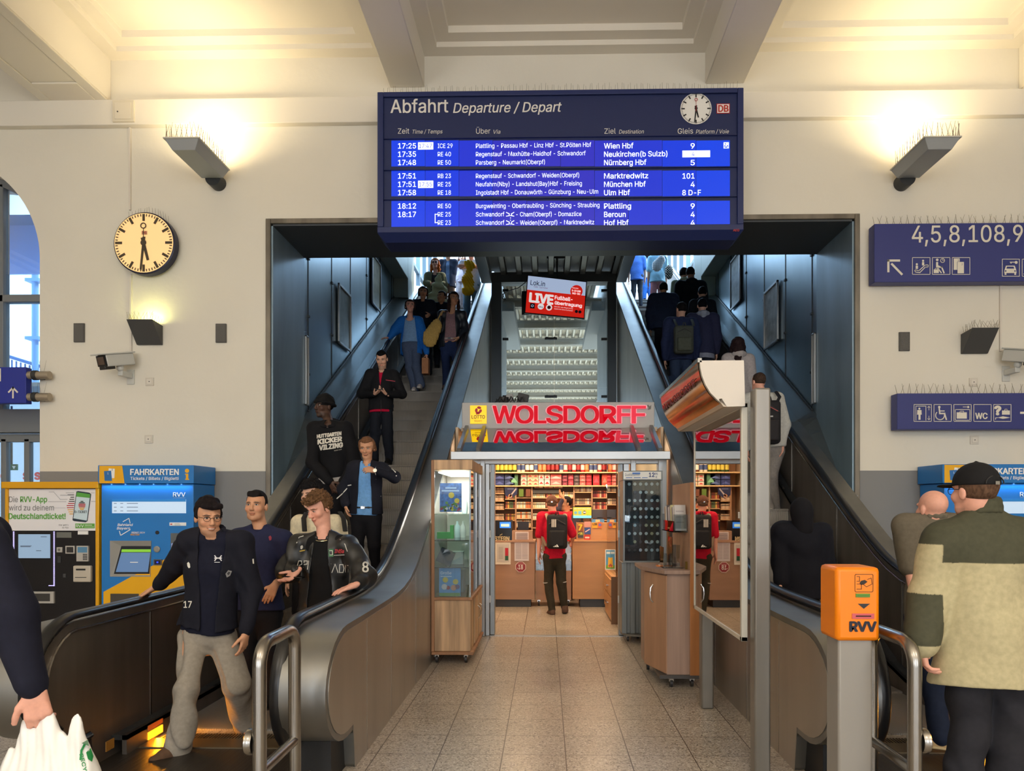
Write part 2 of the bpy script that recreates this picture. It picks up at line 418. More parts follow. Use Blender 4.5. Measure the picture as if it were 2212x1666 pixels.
# partition of clear glass above the shop
YG = 15.05
x0, x1 = W(1083, 700, YG).x, W(1312, 700, YG).x; xa, xb = W(1062, 700, YG).x, W(1331, 700, YG).x
zt = W(1190, 612, YG).z; zt2 = W(1190, 596, YG).z
POST = mat('dark_steel_post', (86, 92, 96), 0.45, 0.6)
m = MB(); m.box((xa, YG-0.06, 0), (x0, YG+0.2, zt2)); m.box((x1, YG-0.06, 0), (xb, YG+0.2, zt2)); m.box((xa, YG-0.1, zt), (xb, YG+0.2, zt2+0.05))
struct('trim_6', m, POST, bevel=0.008)
m = MB(); m.box((x0, YG, 2.0), (-0.004+(x0+x1)/2, YG+0.016, zt)); m.box((0.004+(x0+x1)/2, YG, 2.0), (x1, YG+0.016, zt)); g = struct('window_2', m, glass_material('partition_glass', (236, 243, 246), 0.12))
m = MB()
for px, py in ((1190, 732), (1190, 857), (1092, 628), (1092, 733), (1092, 857), (1305, 628), (1305, 733), (1305, 857)):
    p = W(px, py, YG); wd = 0.13 if px == 1190 else 0.06
    m.box((p.x-wd, YG-0.03, p.z-0.025), (p.x+wd, YG+0.03, p.z+0.025))
    if px == 1190: m.lathe([(0.03, 0), (0.03, 0.03)], (p.x-0.08, YG-0.06, p.z), (0, 1, 0), None, 10).lathe([(0.03, 0), (0.03, 0.03)], (p.x+0.08, YG-0.06, p.z), (0, 1, 0), None, 10)
o = struct('trim_7', m, DARK)
# ribbed sheet ceiling in front of the partition
RIB = mat('ribbed_sheet', (150, 148, 140), 0.5, 0.3)
m = MB(); z0 = W(1190, 596, YG).z; z1 = z0+0.18; ya, yb = 12.6, YG
n = 8
for i in range(n):
    a = xa+(xb-xa)*i/n; d = (xb-xa)/n
    for (u0, u1, dz) in ((0.0, 0.62, 0.10), (0.62, 1.0, 0.0)):
        m.box((a+d*u0, ya, z0+dz), (a+d*u1, yb, z0+dz+0.04))
    m.box((a+d*0.62, ya, z0), (a+d*0.66, yb, z0+0.14)); m.box((a+d*0.96, ya, z0), (a+d, yb, z0+0.14))
struct('ceiling_ribbed', m, RIB)
m = MB()
for sd, xx in ((-1, xa), (1, xb)):
    a, b = sorted((xx, xx+sd*0.22)); m.box((a, ya, z0-0.12), (b, yb+0.1, z0+0.4))
struct('beam_5', m, mat('pale_steel_beam', (158, 162, 160), 0.5, 0.4), bevel=0.01)
# station canopy seen through the glass: purlins and corrugated deck
m = MB(); zc = 7.0; CAN = mat('canopy_white_steel', (196, 188, 174), 0.6)
for k in range(10):
    Y = 17.2+k*2.31
    w = 1.42 if Y < 24 else 7
    m.box((-w, Y-0.13, zc), (w, Y+0.13, zc+0.03)); m.box((-w, Y-0.02, zc), (w, Y+0.02, zc+0.24)); m.box((-w, Y-0.13, zc+0.21), (w, Y+0.13, zc+0.24))
for sx in (-2.35, 2.6):
    m.box((sx-0.16, 24.2, zc-0.35), (sx+0.16, 40, zc))
struct('beam_6', m, CAN)
m = MB()
for i in range(64):
    x = -7+i*0.22; y0 = 15.4 if -1.4 < x < 1.1 else 24.2
    m.box((x, y0, zc+0.25), (x+0.09, 40, zc+0.27)); m.box((x+0.09, y0, zc+0.36), (x+0.22, 40, zc+0.38)); m.box((x, y0, zc+0.25), (x+0.01, 40, zc+0.37)); m.box((x+0.08, y0, zc+0.25), (x+0.09, 40, zc+0.37))
struct('ceiling_canopy', m, mat('canopy_deck', (240, 230, 212), 0.65))
struct('ground', MB().box((-60, 16.2, -0.4), (60, 90, -0.3)), mat('bounce_ground', (236, 228, 214), 0.9))  # unseen ground, kept pale to bounce daylight up under the canopy
# ---------------------------------------------------------------- arched window with a glazed door under it
GW = mat('window_frame_grey', (126, 130, 134), 0.5, 0.2)
def warch(r0, r1, n=30):
    o = [(xc+r1*math.cos(math.pi*i/n), 0, zs+r1*math.sin(math.pi*i/n)) for i in range(n+1)]
    i_ = [(xc+r0*math.cos(math.pi*i/n), 0, zs+r0*math.sin(math.pi*i/n)) for i in range(n+1)]
    return o, i_
Yf = 9.0
o_, i_ = warch(rw-0.09, rw+0.02); m = MB()
for i in range(30):
    m.prism([(p[0], Yf, p[2]) for p in (o_[i], o_[i+1], i_[i+1], i_[i])], (0, 0.12, 0))
m.box((xw-0.04, Yf, 0), (xw+0.02, Yf+0.12, zs)); m.box((xc-rw-0.02, Yf, 0), (xc-rw+0.09, Yf+0.12, zs))
za, zb = W(50, 652, Yf).z, W(50, 636, Yf).z; m.box((xc-rw, Yf, za), (xw, Yf+0.12, zb))
zd, ze = W(50, 936, Yf).z, W(50, 886, Yf).z; m.box((xc-rw, Yf-0.1, zd), (xw, Yf+0.14, ze))
xm = W(3, 600, Yf).x; m.box((xm-0.05, Yf, ze), (xm+0.02, Yf+0.12, zs+1.15))
fr = struct('window_1', m, GW, bevel=0.008)
m = MB(); m.box((xc-rw, Yf+0.05, ze), (xw, Yf+0.06, zs))
m.prism([(xc+(rw-0.05)*math.cos(a), Yf+0.05, zs+(rw-0.05)*math.sin(a)) for a in [math.pi*i/24 for i in range(25)]], (0, 0.01, 0))
part(fr, 'window_pane', m, GLASS)
m = MB(); dz = W(50, 948, Yf).z
m.box((xc-rw, Yf, dz-0.04), (xw, Yf+0.1, dz+0.06))
for px in (8, 58): p = W(px, 1000, Yf); m.box((p.x-0.04, Yf, 0), (p.x+0.03, Yf+0.08, dz))
m.box((xc-rw, Yf, 0), (xw, Yf+0.08, 0.2))
d = struct('door_1', m, GW, bevel=0.006)
part(d, 'door_pane', MB().box((xc-rw, Yf+0.04, 0.2), (xw, Yf+0.05, dz)), GLASS)
# the passage outside the door
struct('wall_passage', MB().box((-12, 12.4, 0), (-3.8, 12.6, 3.1)).box((-12, 9.7, 3.1), (-3.8, 12.6, 3.3)), mat('passage_wall', (222, 228, 236), 0.7))
m = MB()
for t, px in (('s', 50), ('s', 75), ('e', 2)): m.ptext(t, px, 1036, 20, 12.38, C((214, 36, 40), 0.6), bold=0.03)
solo('passage_lettering', m, None, 'red letters on the pale passage wall seen through the glazed door', 'lettering')
m = MB(); m.pbox(13, 1003, 36, 1016, 10.6, 0.03, C((20, 96, 66), 0.5)); m.pbox(16, 1005, 22, 1014, 10.595, 0.005, WHITE); m.ppoly([(26, 1007), (34, 1007), (30, 1014)], 10.594, WHITE)
a = W(24, 1003, 10.6); m.box((a.x-0.01, 10.6, a.z), (a.x+0.01, 10.62, 3.1), DARK)
solo('exit_sign', m, None, 'small green exit sign hanging in the passage behind the glazed door', 'sign')
m = MB()
p = W(76, 600, 14); m.lathe([(0.06, -4), (0.06, 9)], (p.x, 14, 3), (0, 0, 1), None, 14)
for py in (607, 732): q = W(76, py, 14); m.box((q.x-0.14, 13.9, q.z-0.03), (q.x+0.14, 14.1, q.z+0.03))
solo('downpipe', m, mat('pale_blue_pipe', (120, 176, 226), 0.5), 'pale blue downpipe with brackets outside the arched window', 'pipe')
m = MB(); Yx = 14.6
P = [W(-60, 752, Yx), W(5, 766, Yx), W(82, 790, Yx), W(140, 812, Yx)]
m.tube(P, 0.035); Q = [W(-60, 870, Yx), W(5, 884, Yx), W(82, 908, Yx), W(140, 930, Yx)]; m.tube(Q, 0.03)
for i in range(22):
    t = i/21; x = -60+200*t; m.tube([W(x, 752+60*t+(t*0), Yx), W(x, 870+60*t, Yx)], 0.016, None, 6)
solo('stair_railing', m, mat('blue_railing', (40, 110, 180), 0.5), 'blue stair railing with upright bars outside the arched window', 'railing')
struct('roof_outside', MB().box((-14, 9.9, 5.55), (-4.2, 12.0, 5.7)), mat('blue_roof_edge', (70, 140, 210), 0.6))
struct('wall_outside', MB().box((-14, 15.0, 0), (-3.8, 15.2, W(40, 868, 15).z)), mat('blue_outside_wall', (90, 150, 215), 0.8))
# ---------------------------------------------------------------- the two escalators
def softp(x, w): return w*math.log1p(math.exp(max(min(x/w, 40), -40))) if x/w < 40 else x
HY = [6.22]
def hand_z(Y): return 0.95 + 0.577*(softp(Y-HY[0], 0.25)-softp(Y-HY[0]-11.89, 0.25))
def nose_z(Y): return 0.577*(softp(Y-6.24, 0.12)-softp(Y-18.13, 0.12))
Y0S, PITCH = 9.27, 0.354
def tread(n): return nose_z(Y0S+PITCH*n)+0.012
STEPM = mat('grooved_step_metal', (116, 112, 106), 0.5, 0.3)
def _grooves():
    nt = STEPM.node_tree; b = nt.nodes['Principled BSDF']
    tc = nt.nodes.new('ShaderNodeTexCoord'); wv = nt.nodes.new('ShaderNodeTexWave'); wv.inputs['Scale'].default_value = 26; wv.bands_direction = 'X'
    nt.links.new(tc.outputs['Object'], wv.inputs['Vector'])
    mx = nt.nodes.new('ShaderNodeMix'); mx.data_type = 'RGBA'; mx.inputs[6].default_value = (*lin((104, 100, 96)), 1); mx.inputs[7].default_value = (*lin((176, 170, 162)), 1)
    nt.links.new(wv.outputs['Fac'], mx.inputs[0]); nt.links.new(mx.outputs[2], b.inputs['Base Color'])
    bp = nt.nodes.new('ShaderNodeBump'); bp.inputs['Strength'].default_value = 0.4; bp.inputs['Distance'].default_value = 0.006
    nt.links.new(wv.outputs['Fac'], bp.inputs['Height']); nt.links.new(bp.outputs['Normal'], b.inputs['Normal'])
_grooves()
COMB = mat('comb_plate', (120, 106, 84), 0.4, 0.7)
LAND = mat('landing_plate', (74, 68, 62), 0.42, 0.7, bump=(60, 0.4, (1, 0.05, 1)))
AMBER = mat('amber_lamp', (255, 170, 40), 0.4, emit=4.0, ecol=(255, 150, 20))
def ys(a, b, n): return [a+(b-a)*i/n for i in range(n+1)]
def newel(r, zc, yc, n=14, a0=90, a1=270):
    return [(yc+r*math.cos(R(a0+(a1-a0)*i/n)), zc+r*math.sin(R(a0+(a1-a0)*i/n))) for i in range(n+1)]
YC, ZC = 4.17, 0.57
def profile(dz, r, yend, low):
    """closed (Y, z) outline: top line at hand_z+dz, rounded newel of radius r, lower line given by low(Y)"""
    top = [(Y, hand_z(Y)+dz) for Y in ys(yend, YC, 60)]
    rr = (hand_z(YC)+dz-ZC)
    nw = [(YC+(r)*math.cos(R(a)), ZC+rr*math.sin(R(a))) for a in range(102, 271, 12)]
    bot = [(YC+0.12, ZC-rr), (YC+0.16, low(YC+0.2))] + [(Y, low(Y)) for Y in ys(YC+0.25, yend, 40)]
    return top + nw + bot
def escalator(sd, label):
    xc_ = sd*2.29
    E = thing('escalator', label, 'escalator', (xc_, 4.2, 0))
    b = base_of(E)
    # steps
    st = MB(); st.box((-0.55, 0.012, -0.03), (0.55, 0.375, 0))
    rs = [(0.0+0.012*math.sin(math.pi*i/6)*-1+0.012, -0.03-0.22*i/6) for i in range(7)]
    st.prism([(-0.55, y, z) for y, z in rs] + [(-0.55, 0.06, -0.25), (-0.55, 0.06, -0.03)], (1.1, 0, 0))
    st.box((-0.55, -0.004, -0.022), (0.55, 0.012, -0.001))
    me = st.mesh('step'); me.materials.append(STEPM)
    for n in range(-12, 26):
        if n < -9 and sd == 0: continue
        o = bpy.data.objects.new('step', me); link(o, E); o.location = Vector((xc_, Y0S+PITCH*n, tread(n)))-b; BASE[o.name] = b
    # landing and comb at the foot
    part(E, 'landing_plate', MB().box((xc_-0.64, 3.15, 0.0), (xc_+0.64, 4.62, 0.008)), LAND)
    cb = MB(); cb.box((xc_-0.55, 4.62, 0.0), (xc_+0.55, 4.80, 0.016))
    for k in range(50): cb.box((xc_-0.5+k*0.02, 4.80, 0.010), (xc_-0.49+k*0.02, 4.90, 0.018))
    part(E, 'comb_plate', cb, COMB)
    for inner in (1, 0):
        HY[0] = 6.22 if inner else 6.40; xh = sd*(1.61 if inner else 2.965); out = -sd if inner else sd          # out: direction away from the steps
        path = [(xh, Y, hand_z(Y)) for Y in ys(21.2, YC+0.05, 90)]
        path += [(xh, y, z) for y, z in newel(0.38, ZC, YC, 14, 96, 268)] + [(xh, YC+0.12, ZC-0.37)]
        part(E, 'handrail', MB().tube(path, (0.026, 0.042), RUBBER, 12, flat=(0, 0, 1)) if False else MB().tube(path, (0.042, 0.024), RUBBER, 12), smooth=True)
        # inner panel below the handrail
        pr = profile(-0.035, 0.345, 21.0, lambda Y: max(0.0, nose_z(Y)-0.35))
        p = MB(); p.prism([(xh-0.022, y, z) for y, z in pr], (0.044, 0, 0), STEELD)
        io = part(E, 'balustrade_panel', p)
        # bright guide strip and panel joints
        g = MB(); g.tube([(xh-out*0.026, Y, hand_z(Y)-0.085) for Y in ys(21, YC, 70)] + [(xh-out*0.026, YC+0.27*math.cos(R(a)), ZC+0.295*math.sin(R(a))) for a in range(95, 250, 12)], 0.009, STEEL, 6)
        for Yj in (4.95, 6.3, 7.7, 9.1, 10.5, 11.9, 13.3):
            x0, x1 = sorted((xh-out*0.02, xh-out*0.026)); g.box((x0, Yj-0.006, max(0.1, nose_z(Yj)+0.1)), (x1, Yj+0.006, hand_z(Yj)-0.09), STEEL)
        part(io, 'panel_trim', g)
        # skirt beside the steps
        xs = xc_ + (0.555 if (xh > xc_) else -0.555); x0, x1 = sorted((xs, xs+0.03*(1 if xh > xc_ else -1)))
        s = MB(); s.prism([(x0, Y, nose_z(Y)+0.13) for Y in ys(20, 4.5, 50)] + [(x0, Y, max(0.0, nose_z(Y)-0.3)) for Y in ys(4.5, 20, 50)], (x1-x0, 0, 0), STEELD)
        xa_, xb_ = sorted((xs, xh)); s.prism([(xa_, Y, nose_z(Y)+0.10) for Y in ys(20, 4.5, 50)] + [(xa_, Y, nose_z(Y)+0.13) for Y in ys(4.5, 20, 50)], (xb_-xa_, 0, 0), DARK)
        part(E, 'skirt', s)
        # outer cladding and deck
        xin = xh+out*0.024; xo = sd*1.335 if inner else sd*3.20
        x0, x1 = sorted((xin, xo))
        c = MB()
        pr = profile(-0.05, 0.42, 21.0 if inner else 9.55, lambda Y: 0.0)
        c.prism([(x0, y, z) for y, z in pr], (x1-x0, 0, 0), mat('satin_steel', (146, 146, 144), 0.46, 0.95, noise=(3, 0.16, (1, 1, 0.2))), None)
        # side face gets the darker sheet
        part(E, 'cladding', c, smooth=False, bevel=0.022)
        j = MB(); xf = xo+out*0.0015
        for Yj in (4.62, 5.35, 6.35, 7.4):
            x2, x3 = sorted((xf+out*.004, xf-out*0.01)); j.box((x2, Yj-0.004, 0.01), (x3, Yj+0.004, hand_z(Yj)-0.1), STEEL)
        sf = [(xo+out*0.001, y, z) for y, z in profile(-0.085, 0.375, 15.0 if inner else 9.5, lambda Y: 0.0)]
        j.prism(sf, (out*0.003, 0, 0), SHEET)
        part(E, 'side_sheet', j)
        lg = MB(); x2, x3 = sorted((xh-out*0.02, xo-out*0.06)); lg.box((x2, YC-0.12, 0), (x3, YC+0.35, 0.25), BLACK)
        lg.ball(((x2+x3)/2, YC-0.125, 0.07), (0.016, 0.008, 0.016), STEEL)
        part(E, 'newel_foot', lg)
        if not inner:                       # sloping deck between the handrail and the side wall of the hall
            d = MB(); xw_ = sd*(XO-0.002)
            Y_ = ys(7.8, 8.5, 5) + ys(8.55, 9.59, 6) + ys(9.75, 16.4, 36)
            vs = []
            for Y in Y_:
                z = hand_z(Y); zw = z if Y > 9.59 else min(z, 2.78-1.14*(9.59-Y)); xq = xw_
                if Y < 8.51: t = (Y-7.8)/.7; xq = sd*(3.21+(XO-3.213)*t); zw = (hand_z(7.8)-.05)*(1-t)+zw*t if t < 1 else zw
                vs += [(xin, Y, z-0.06), (xin+out*0.2, Y, z-0.045+(zw-z)*.3), (xq, Y, zw), (xq, Y, zw-0.6), (xin, Y, z-0.6)]
            fs = []
            for i in range(len(Y_)-1):
                for k in range(5): a = i*5+k; b2 = i*5+(k+1) % 5; fs.append((a, b2, b2+5, a+5))
            fs += [tuple(range(4, -1, -1)), tuple((len(Y_)-1)*5+k for k in range(5))]
            d.add(vs, fs, mat('deck_steel', (168, 172, 172), 0.33, 0.9, noise=(2, 0.12, (1, 0.3, 1))))
            part(E, 'wall_deck', d)
            t = MB(); t.tube([(xw_-out*0.012, Y, hand_z(Y)+0.012) for Y in Y_ if Y > 9.6], 0.012, DARK, 6); part(E, 'deck_seal', t)
            # amber lamp low beside the comb
            l = MB(); xl = xs; x2, x3 = sorted((xl, xl-out*0.006))
            l.box((x2, 4.74, 0.02), (x3, 4.92, 0.07), AMBER); l.box((x2, 4.74, 0.085), (x3, 4.92, 0.115), C((226, 130, 60), 0.4))
            lp = bpy.data.lights.new('comb_glow', 'AREA'); lp.shape = 'RECTANGLE'; lp.size = .2; lp.size_y = .06; lp.energy = 7; lp.color = lin((255, 160, 30)); lo = bpy.data.objects.new('comb_glow', lp); lo.location = (x2-out*.02 if out > 0 else x3-out*.02, 4.83, .05); lo.rotation_euler = (0, R(90)*(1 if out > 0 else -1), 0); COL.objects.link(lo)
            part(E, 'comb_lamp', l, label='glowing amber lamp')
            l2 = MB(); l2.box((x2, 4.28, 0.10), (x3, 4.36, 0.16), C((150, 104, 40), 0.5)); part(E, 'lamp_socket', l2)
    return E
escalator(-1, 'descending escalator carrying people down towards the ticket machines on the left')
escalator(1, 'ascending escalator with people seen from behind, near the orange validator')
# stainless steel guide rails in front of both newels
def guide_rail(X, ya, yb, label, disc_x):
    T = thing('guide_rail', label, 'railing', (X, (ya+yb)/2, 0), 'guide rails')
    zt = 0.985; r = 0.1; P = [(X, ya, 0.0), (X, ya, zt-r)]
    P += [(X, ya+r-r*math.cos(a), zt-r+r*math.sin(a)) for a in [R(15*i) for i in range(1, 6)]] + [(X, ya+r, zt), (X, yb-r, zt)]
    P += [(X, yb-r+r*math.sin(a), zt-r+r*math.cos(a)) for a in [R(15*i) for i in range(1, 6)]] + [(X, yb, zt-r), (X, yb, 0)]
    part(T, 'loop', MB().tube(P, 0.031, STEEL, 14), smooth=True)
    part(T, 'crossbar', MB().tube([(X, ya, 0.42), (X, yb, 0.42)], 0.026, STEEL, 12), smooth=True)
    b = MB(); b.lathe([(0.052, 0), (0.058, 0.01), (0.058, 0.028), (0.05, 0.034)], (X+disc_x*0.03, ya+0.02, 0.55), (disc_x, 0, 0), STEEL, 24)
    part(T, 'button', b, smooth=True)
    f = MB()
    for y in (ya, yb): f.lathe([(0.055, 0), (0.055, 0.012), (0.03, 0.016)], (X, y, 0), (0, 0, 1), STEEL, 18)
    part(T, 'floor_flange', f)
guide_rail(-1.43, 3.12, 3.56, 'brushed steel guide rail loop in front of the descending escalator', -1)
guide_rail(1.47, 3.2, 3.62, 'brushed steel guide rail loop behind the orange validator', 1)
# ---------------------------------------------------------------- bird spikes
SPIKE = mat('spike_wire', (150, 140, 120), 0.35, 0.7)
def spikes(mb, pts, h, n, spread=0.03, r=0.0026, fan=0.05, lean=None):
    """n wires standing along the polyline pts"""
    P = [Vector(p) for p in pts]; seg = [(b-a).length for a, b in zip(P, P[1:])]; L = sum(seg)
    for i in range(n):
        t = L*(i+0.5)/n; k = 0
        while k < len(seg)-1 and t > seg[k]: t -= seg[k]; k += 1
        p = P[k].lerp(P[k+1], min(1, t/seg[k])); d = (P[k+1]-P[k]).normalized()
        q = p + Vector((0, 0, h*random.uniform(0.85, 1.05))) + d*(fan*(1 if i % 2 else -1)*random.uniform(0.5, 1)) + Vector((0, random.uniform(-1, 1)*spread, 0))
        if lean: q += Vector(lean)*random.uniform(0.6, 1)
        a = (q-p).orthogonal().normalized()*r; b = (q-p).normalized().cross(a)
        mb.add([p+a, p-a*0.5+b*0.87, p-a*0.5-b*0.87, q+a*0.6, q-a*0.3+b*0.5, q-a*0.3-b*0.5], [(0,1,4,3),(1,2,5,4),(2,0,3,5),(3,4,5)], SPIKE)
    return mb
# ---------------------------------------------------------------- departure board
YB = 7.95
def departure_board():
    a = W(815, 503, YB); b = W(1606.5, 189, YB); x0, x1, z0, z1 = a.x, b.x, a.z, b.z
    T = thing('departure_board', 'large blue departure board hanging over the opening with white train times', 'board', ((x0+x1)/2, YB, z0))
    PXW = YB/F
    CASE = mat('board_navy', (22, 36, 84), 0.5, bump=(90, 0.08)); CASE2 = mat('board_navy_edge', (28, 42, 94), 0.45)
    m = MB(); e = 13*PXW
    m.box((x0, YB, z0+e), (x0+e, YB+0.4, z1)); m.box((x1-e, YB, z0+e), (x1, YB+0.4, z1)); m.box((x0+e, YB, z1-e*0.8), (x1-e, YB+0.4, z1)); m.box((x0, YB, z0), (x1, YB+0.4, z0+e))
    m.prism([(x0, YB, z0), (x0+0.07, YB+0.12, z0-0.09), (x0+0.07, YB+0.4, z0-0.09), (x0, YB+0.4, z0)], (x1-x0-0.0, 0, 0)) if False else None
    part(T, 'housing', m, CASE2, bevel=0.006)
    m = MB(); m.add([(x0, YB+0.002, z0), (x1, YB+0.002, z0), (x1-0.07, YB+0.1, z0-0.075), (x0+0.07, YB+0.1, z0-0.075), (x0, YB+0.4, z0), (x1, YB+0.4, z0), (x1-0.07, YB+0.4, z0-0.075), (x0+0.07, YB+0.4, z0-0.075)],
          [(0, 1, 2, 3), (3, 2, 6, 7), (0, 3, 7, 4), (1, 5, 6, 2), (4, 7, 6, 5), (0, 4, 5, 1)]); part(T, 'underside', m, CASE2)
    m = MB(); m.box((x0+e, YB+0.03, z0+e), (x1-e, YB+0.4, z1-e*0.8)); part(T, 'back_panel', m, CASE)
    # ledges between the display rows
    m = MB()
    for ya, yb in ((291, 299), (359.5, 367), (424, 431), (490.5, 497)):
        p, q = W(828, yb, YB), W(1597, ya, YB); m.box((p.x, YB+0.004, p.z), (q.x, YB+0.03, q.z))
    part(T, 'divider', m, CASE2, bevel=0.004)
    yl = YB+0.026
    LW = mat('board_lettering', (232, 228, 220), 0.6)
    yt = YB+0.027
    m = MB(); m.ptext('Abfahrt', 844, 244, 28.5, yt, LW, 968, bold=0.012); part(T, 'title', m)
    m = MB(); m.ptext('Departure / Depart', 979, 244, 21, yt, LW, 1213, bold=0.012, shear=0.2); part(T, 'title', m)
    for t, x, xe, t2, x2, xf in (('Zeit', 859.5, 884, 'Time / Temps', 891, 956), ('Über', 1028.5, 1059, 'Via', 1066, 1081), ('Ziel', 1305.5, 1330, 'Destination', 1337, 1391), ('Gleis', 1464, 1497, 'Platform / Voie', 1503, 1574.5)):
        m = MB(); m.ptext(t, x, 289, 11.5, yt, LW, xe); m.ptext(t2, x2, 289, 8.5, yt, LW, xf, shear=.2); part(T, 'column_heading', m)
    # display modules
    m = MB(); cols = [(20, 70, 250), (22, 64, 244), (34, 56, 226), (52, 52, 206), (54, 52, 204), (52, 52, 206), (46, 54, 212), (34, 60, 226), (22, 66, 240), (16, 74, 250)]
    LCD = [mat('display_blue_%d' % i, (8, 10, 30), 0.25, emit=0.85, ecol=c) for i, c in enumerate(cols)]
    scr = []
    for (ya, yb) in ((303, 359.5), (368, 424), (433.5, 490.5)):
        mm = MB(); rows = scr
        for i in range(10):
            xa = 845+73.2*i; p, q = W(xa+0.5, yb, yl), W(xa+72.8, ya, yl); mm.box((p.x, yl, p.z), (q.x, yl+0.01, q.z), LCD[i])
        scr.append(part(T, 'display', mm, label='lit blue display row'))
    TX = mat('display_white', (240, 246, 255), 0.5, emit=1.1, ecol=(226, 236, 255)); TB = mat('display_inverse', (20, 50, 200), 0.5, emit=0.5, ecol=(20, 60, 200))
    yt = yl-0.002
    rows = [[(321, '17:25', '17:47', 'ICE 29', 977.5, 'Plattling - Passau Hbf - Linz Hbf - St.Pölten Hbf', 1277, 'Wien Hbf', 1368, '9'),
             (339, '17:35', None, 'RE 40', 974, 'Regenstauf - Maxhütte-Haidhof - Schwandorf', 1265, 'Neukirchen(b Sulzb)', 1441.5, '4!'),
             (357, '17:48', None, 'RE 50', 974, 'Parsberg - Neumarkt(Oberpf)', 1177, 'Nürnberg Hbf', 1396, '5')],
            [(386, '17:51', None, 'RB 23', 974, 'Regenstauf - Schwandorf - Weiden(Oberpf)', 1251, 'Marktredwitz', 1400, '101'),
             (404, '17:51', '17:55', 'RE 25', 974, 'Neufahrn(Nby) - Landshut(Bay)Hbf - Freising', 1257, 'München Hbf', 1394.5, '4'),
             (422, '17:58', None, 'RE 18', 974, 'Ingolstadt Hbf - Donauwörth - Günzburg - Neu-Ulm', 1292, 'Ulm Hbf', 1360.5, '8 D-F')],
            [(451, '18:12', None, 'RE 50', 974, 'Burgweinting - Obertraubling - Sünching - Straubing', 1295, 'Plattling', 1363, '9'),
             (469, '18:17', None, 'RE 25', 974, 'Schwandorf', 1089.5, 'Beroun', 1351.5, '4'),
             (487, None, None, 'RE 23', 974, 'Schwandorf', 1089.5, 'Hof Hbf', 1357.5, '4')]]
    tails = {469: ('- Cham(Oberpf) - Domazlice', 1256), 487: ('- Weiden(Oberpf) - Marktredwitz', 1283.5)}
    for g, sc_ in zip(rows, scr):
        for (y, t, dl, tr, tre, via, ve, zl, ze_, gl) in g:
            m = MB()
            if t: m.ptext(t, 860, y, 11.3, yt, TX, 898.5, bold=0.012)
            if dl: m.prect(903, y+2, 936, y-13.5, yt+0.001, TX); m.ptext(dl, 905, y-1, 9.3, yt-0.001, TB, 933)
            m.ptext(tr, 945.7, y-1, 9.5, yt, TX, tre, bold=0.004); m.ptext(via, 1028, y-1, 9.5, yt, TX, ve, bold=0.004); m.ptext(zl, 1305, y, 11.3, yt, TX, ze_, bold=0.012)
            if gl == '4!': m.prect(1474, y+0.5, 1534, y-13.5, yt+0.001, TX); m.ptext('4', 1494.5, y-1.5, 9.5, yt-0.001, TB, 1500)
            elif gl == '101': m.ptext(gl, 1474.5, y, 11.3, yt, TX, 1500, bold=0.012)
            elif gl == '8 D-F': m.ptext(gl, 1474, y, 11.3, yt, TX, 1514, bold=0.012)
            else: m.ptext(gl, 1492, y, 11.3, yt, TX, 1500.5, bold=0.012)
            if y in tails:
                m.ptext(tails[y][0], 1115, y-1, 9.5, yt, TX, tails[y][1], bold=0.004)
                m.pline([(1094, y-10), (1100, y-7), (1100, y-3), (1094, y-2)], 1.6, yt, TX); m.pline([(1110, y-10), (1105, y-7), (1105, y-3), (1110, y-2)], 1.6, yt, TX)
                for dy in (1, -4, -9): m.prect(1102, y-dy-1, 1103.4, y-dy-3, yt, TX)
            if y == 469: m.pline([(945, 463), (940, 463), (940, 481), (945, 481)], 1.7, yt, TX)
            if y == 321: m.prect(1563, 320.5, 1574.5, 307.5, yt, TX); m.prect(1564.5, 319, 1573, 314, yt-0.001, LCD[9]); m.prect(1565.5, 312, 1568, 309.5, yt-0.001, LCD[9]); m.pline([(1566, 317), (1569, 315), (1572, 318)], 1.3, yt-0.002, TX)
            part(sc_, 'train_row', m)
    # clock on the board
    ck = MB(); c = W(1503.4, 235, yt); r = 33.5*PXW
    ck.lathe([(r, 0), (r, 0.006)], c+Vector((0, 0.004, 0)), (0, -1, 0), mat('clock_white', (238, 236, 230), 0.5), 48)
    cl = part(T, 'clock', ck); hd = MB(); clock_marks(hd, c+Vector((0, -0.004, 0)), r, 5.52, 31)
    part(cl, 'clock_hands', hd)
    m = MB(); RED = C((190, 48, 36), 0.5)
    m.prect(1548, 245, 1576.5, 224, yt, RED); m.prect(1549.5, 243.6, 1575, 225.4, yt-0.001, WHITE); m.ptext('DB', 1552, 241.5, 14, yt-0.002, RED, 1573, bold=0.03)
    m.ptext('AEG', 1583.5, 500, 5, YB-0.001, RED, 1597, bold=0.02, shear=0.1)
    part(T, 'emblem', m)
    s = MB(); spikes(s, [(x0+0.03, YB+0.12, z1), (x1-0.03, YB+0.12, z1)], 0.13, 112, r=0.0026, fan=0.012); part(T, 'bird_spikes', s)
    h = MB()
    for x in (x0+0.5, x1-0.5): h.box((x-0.05, YB+0.35, z0+0.4), (x+0.05, YW, z0+0.6)); h.box((x-0.05, YB+0.35, z1-0.5), (x+0.05, YW, z1-0.3))
    part(T, 'bracket', h, DARK)
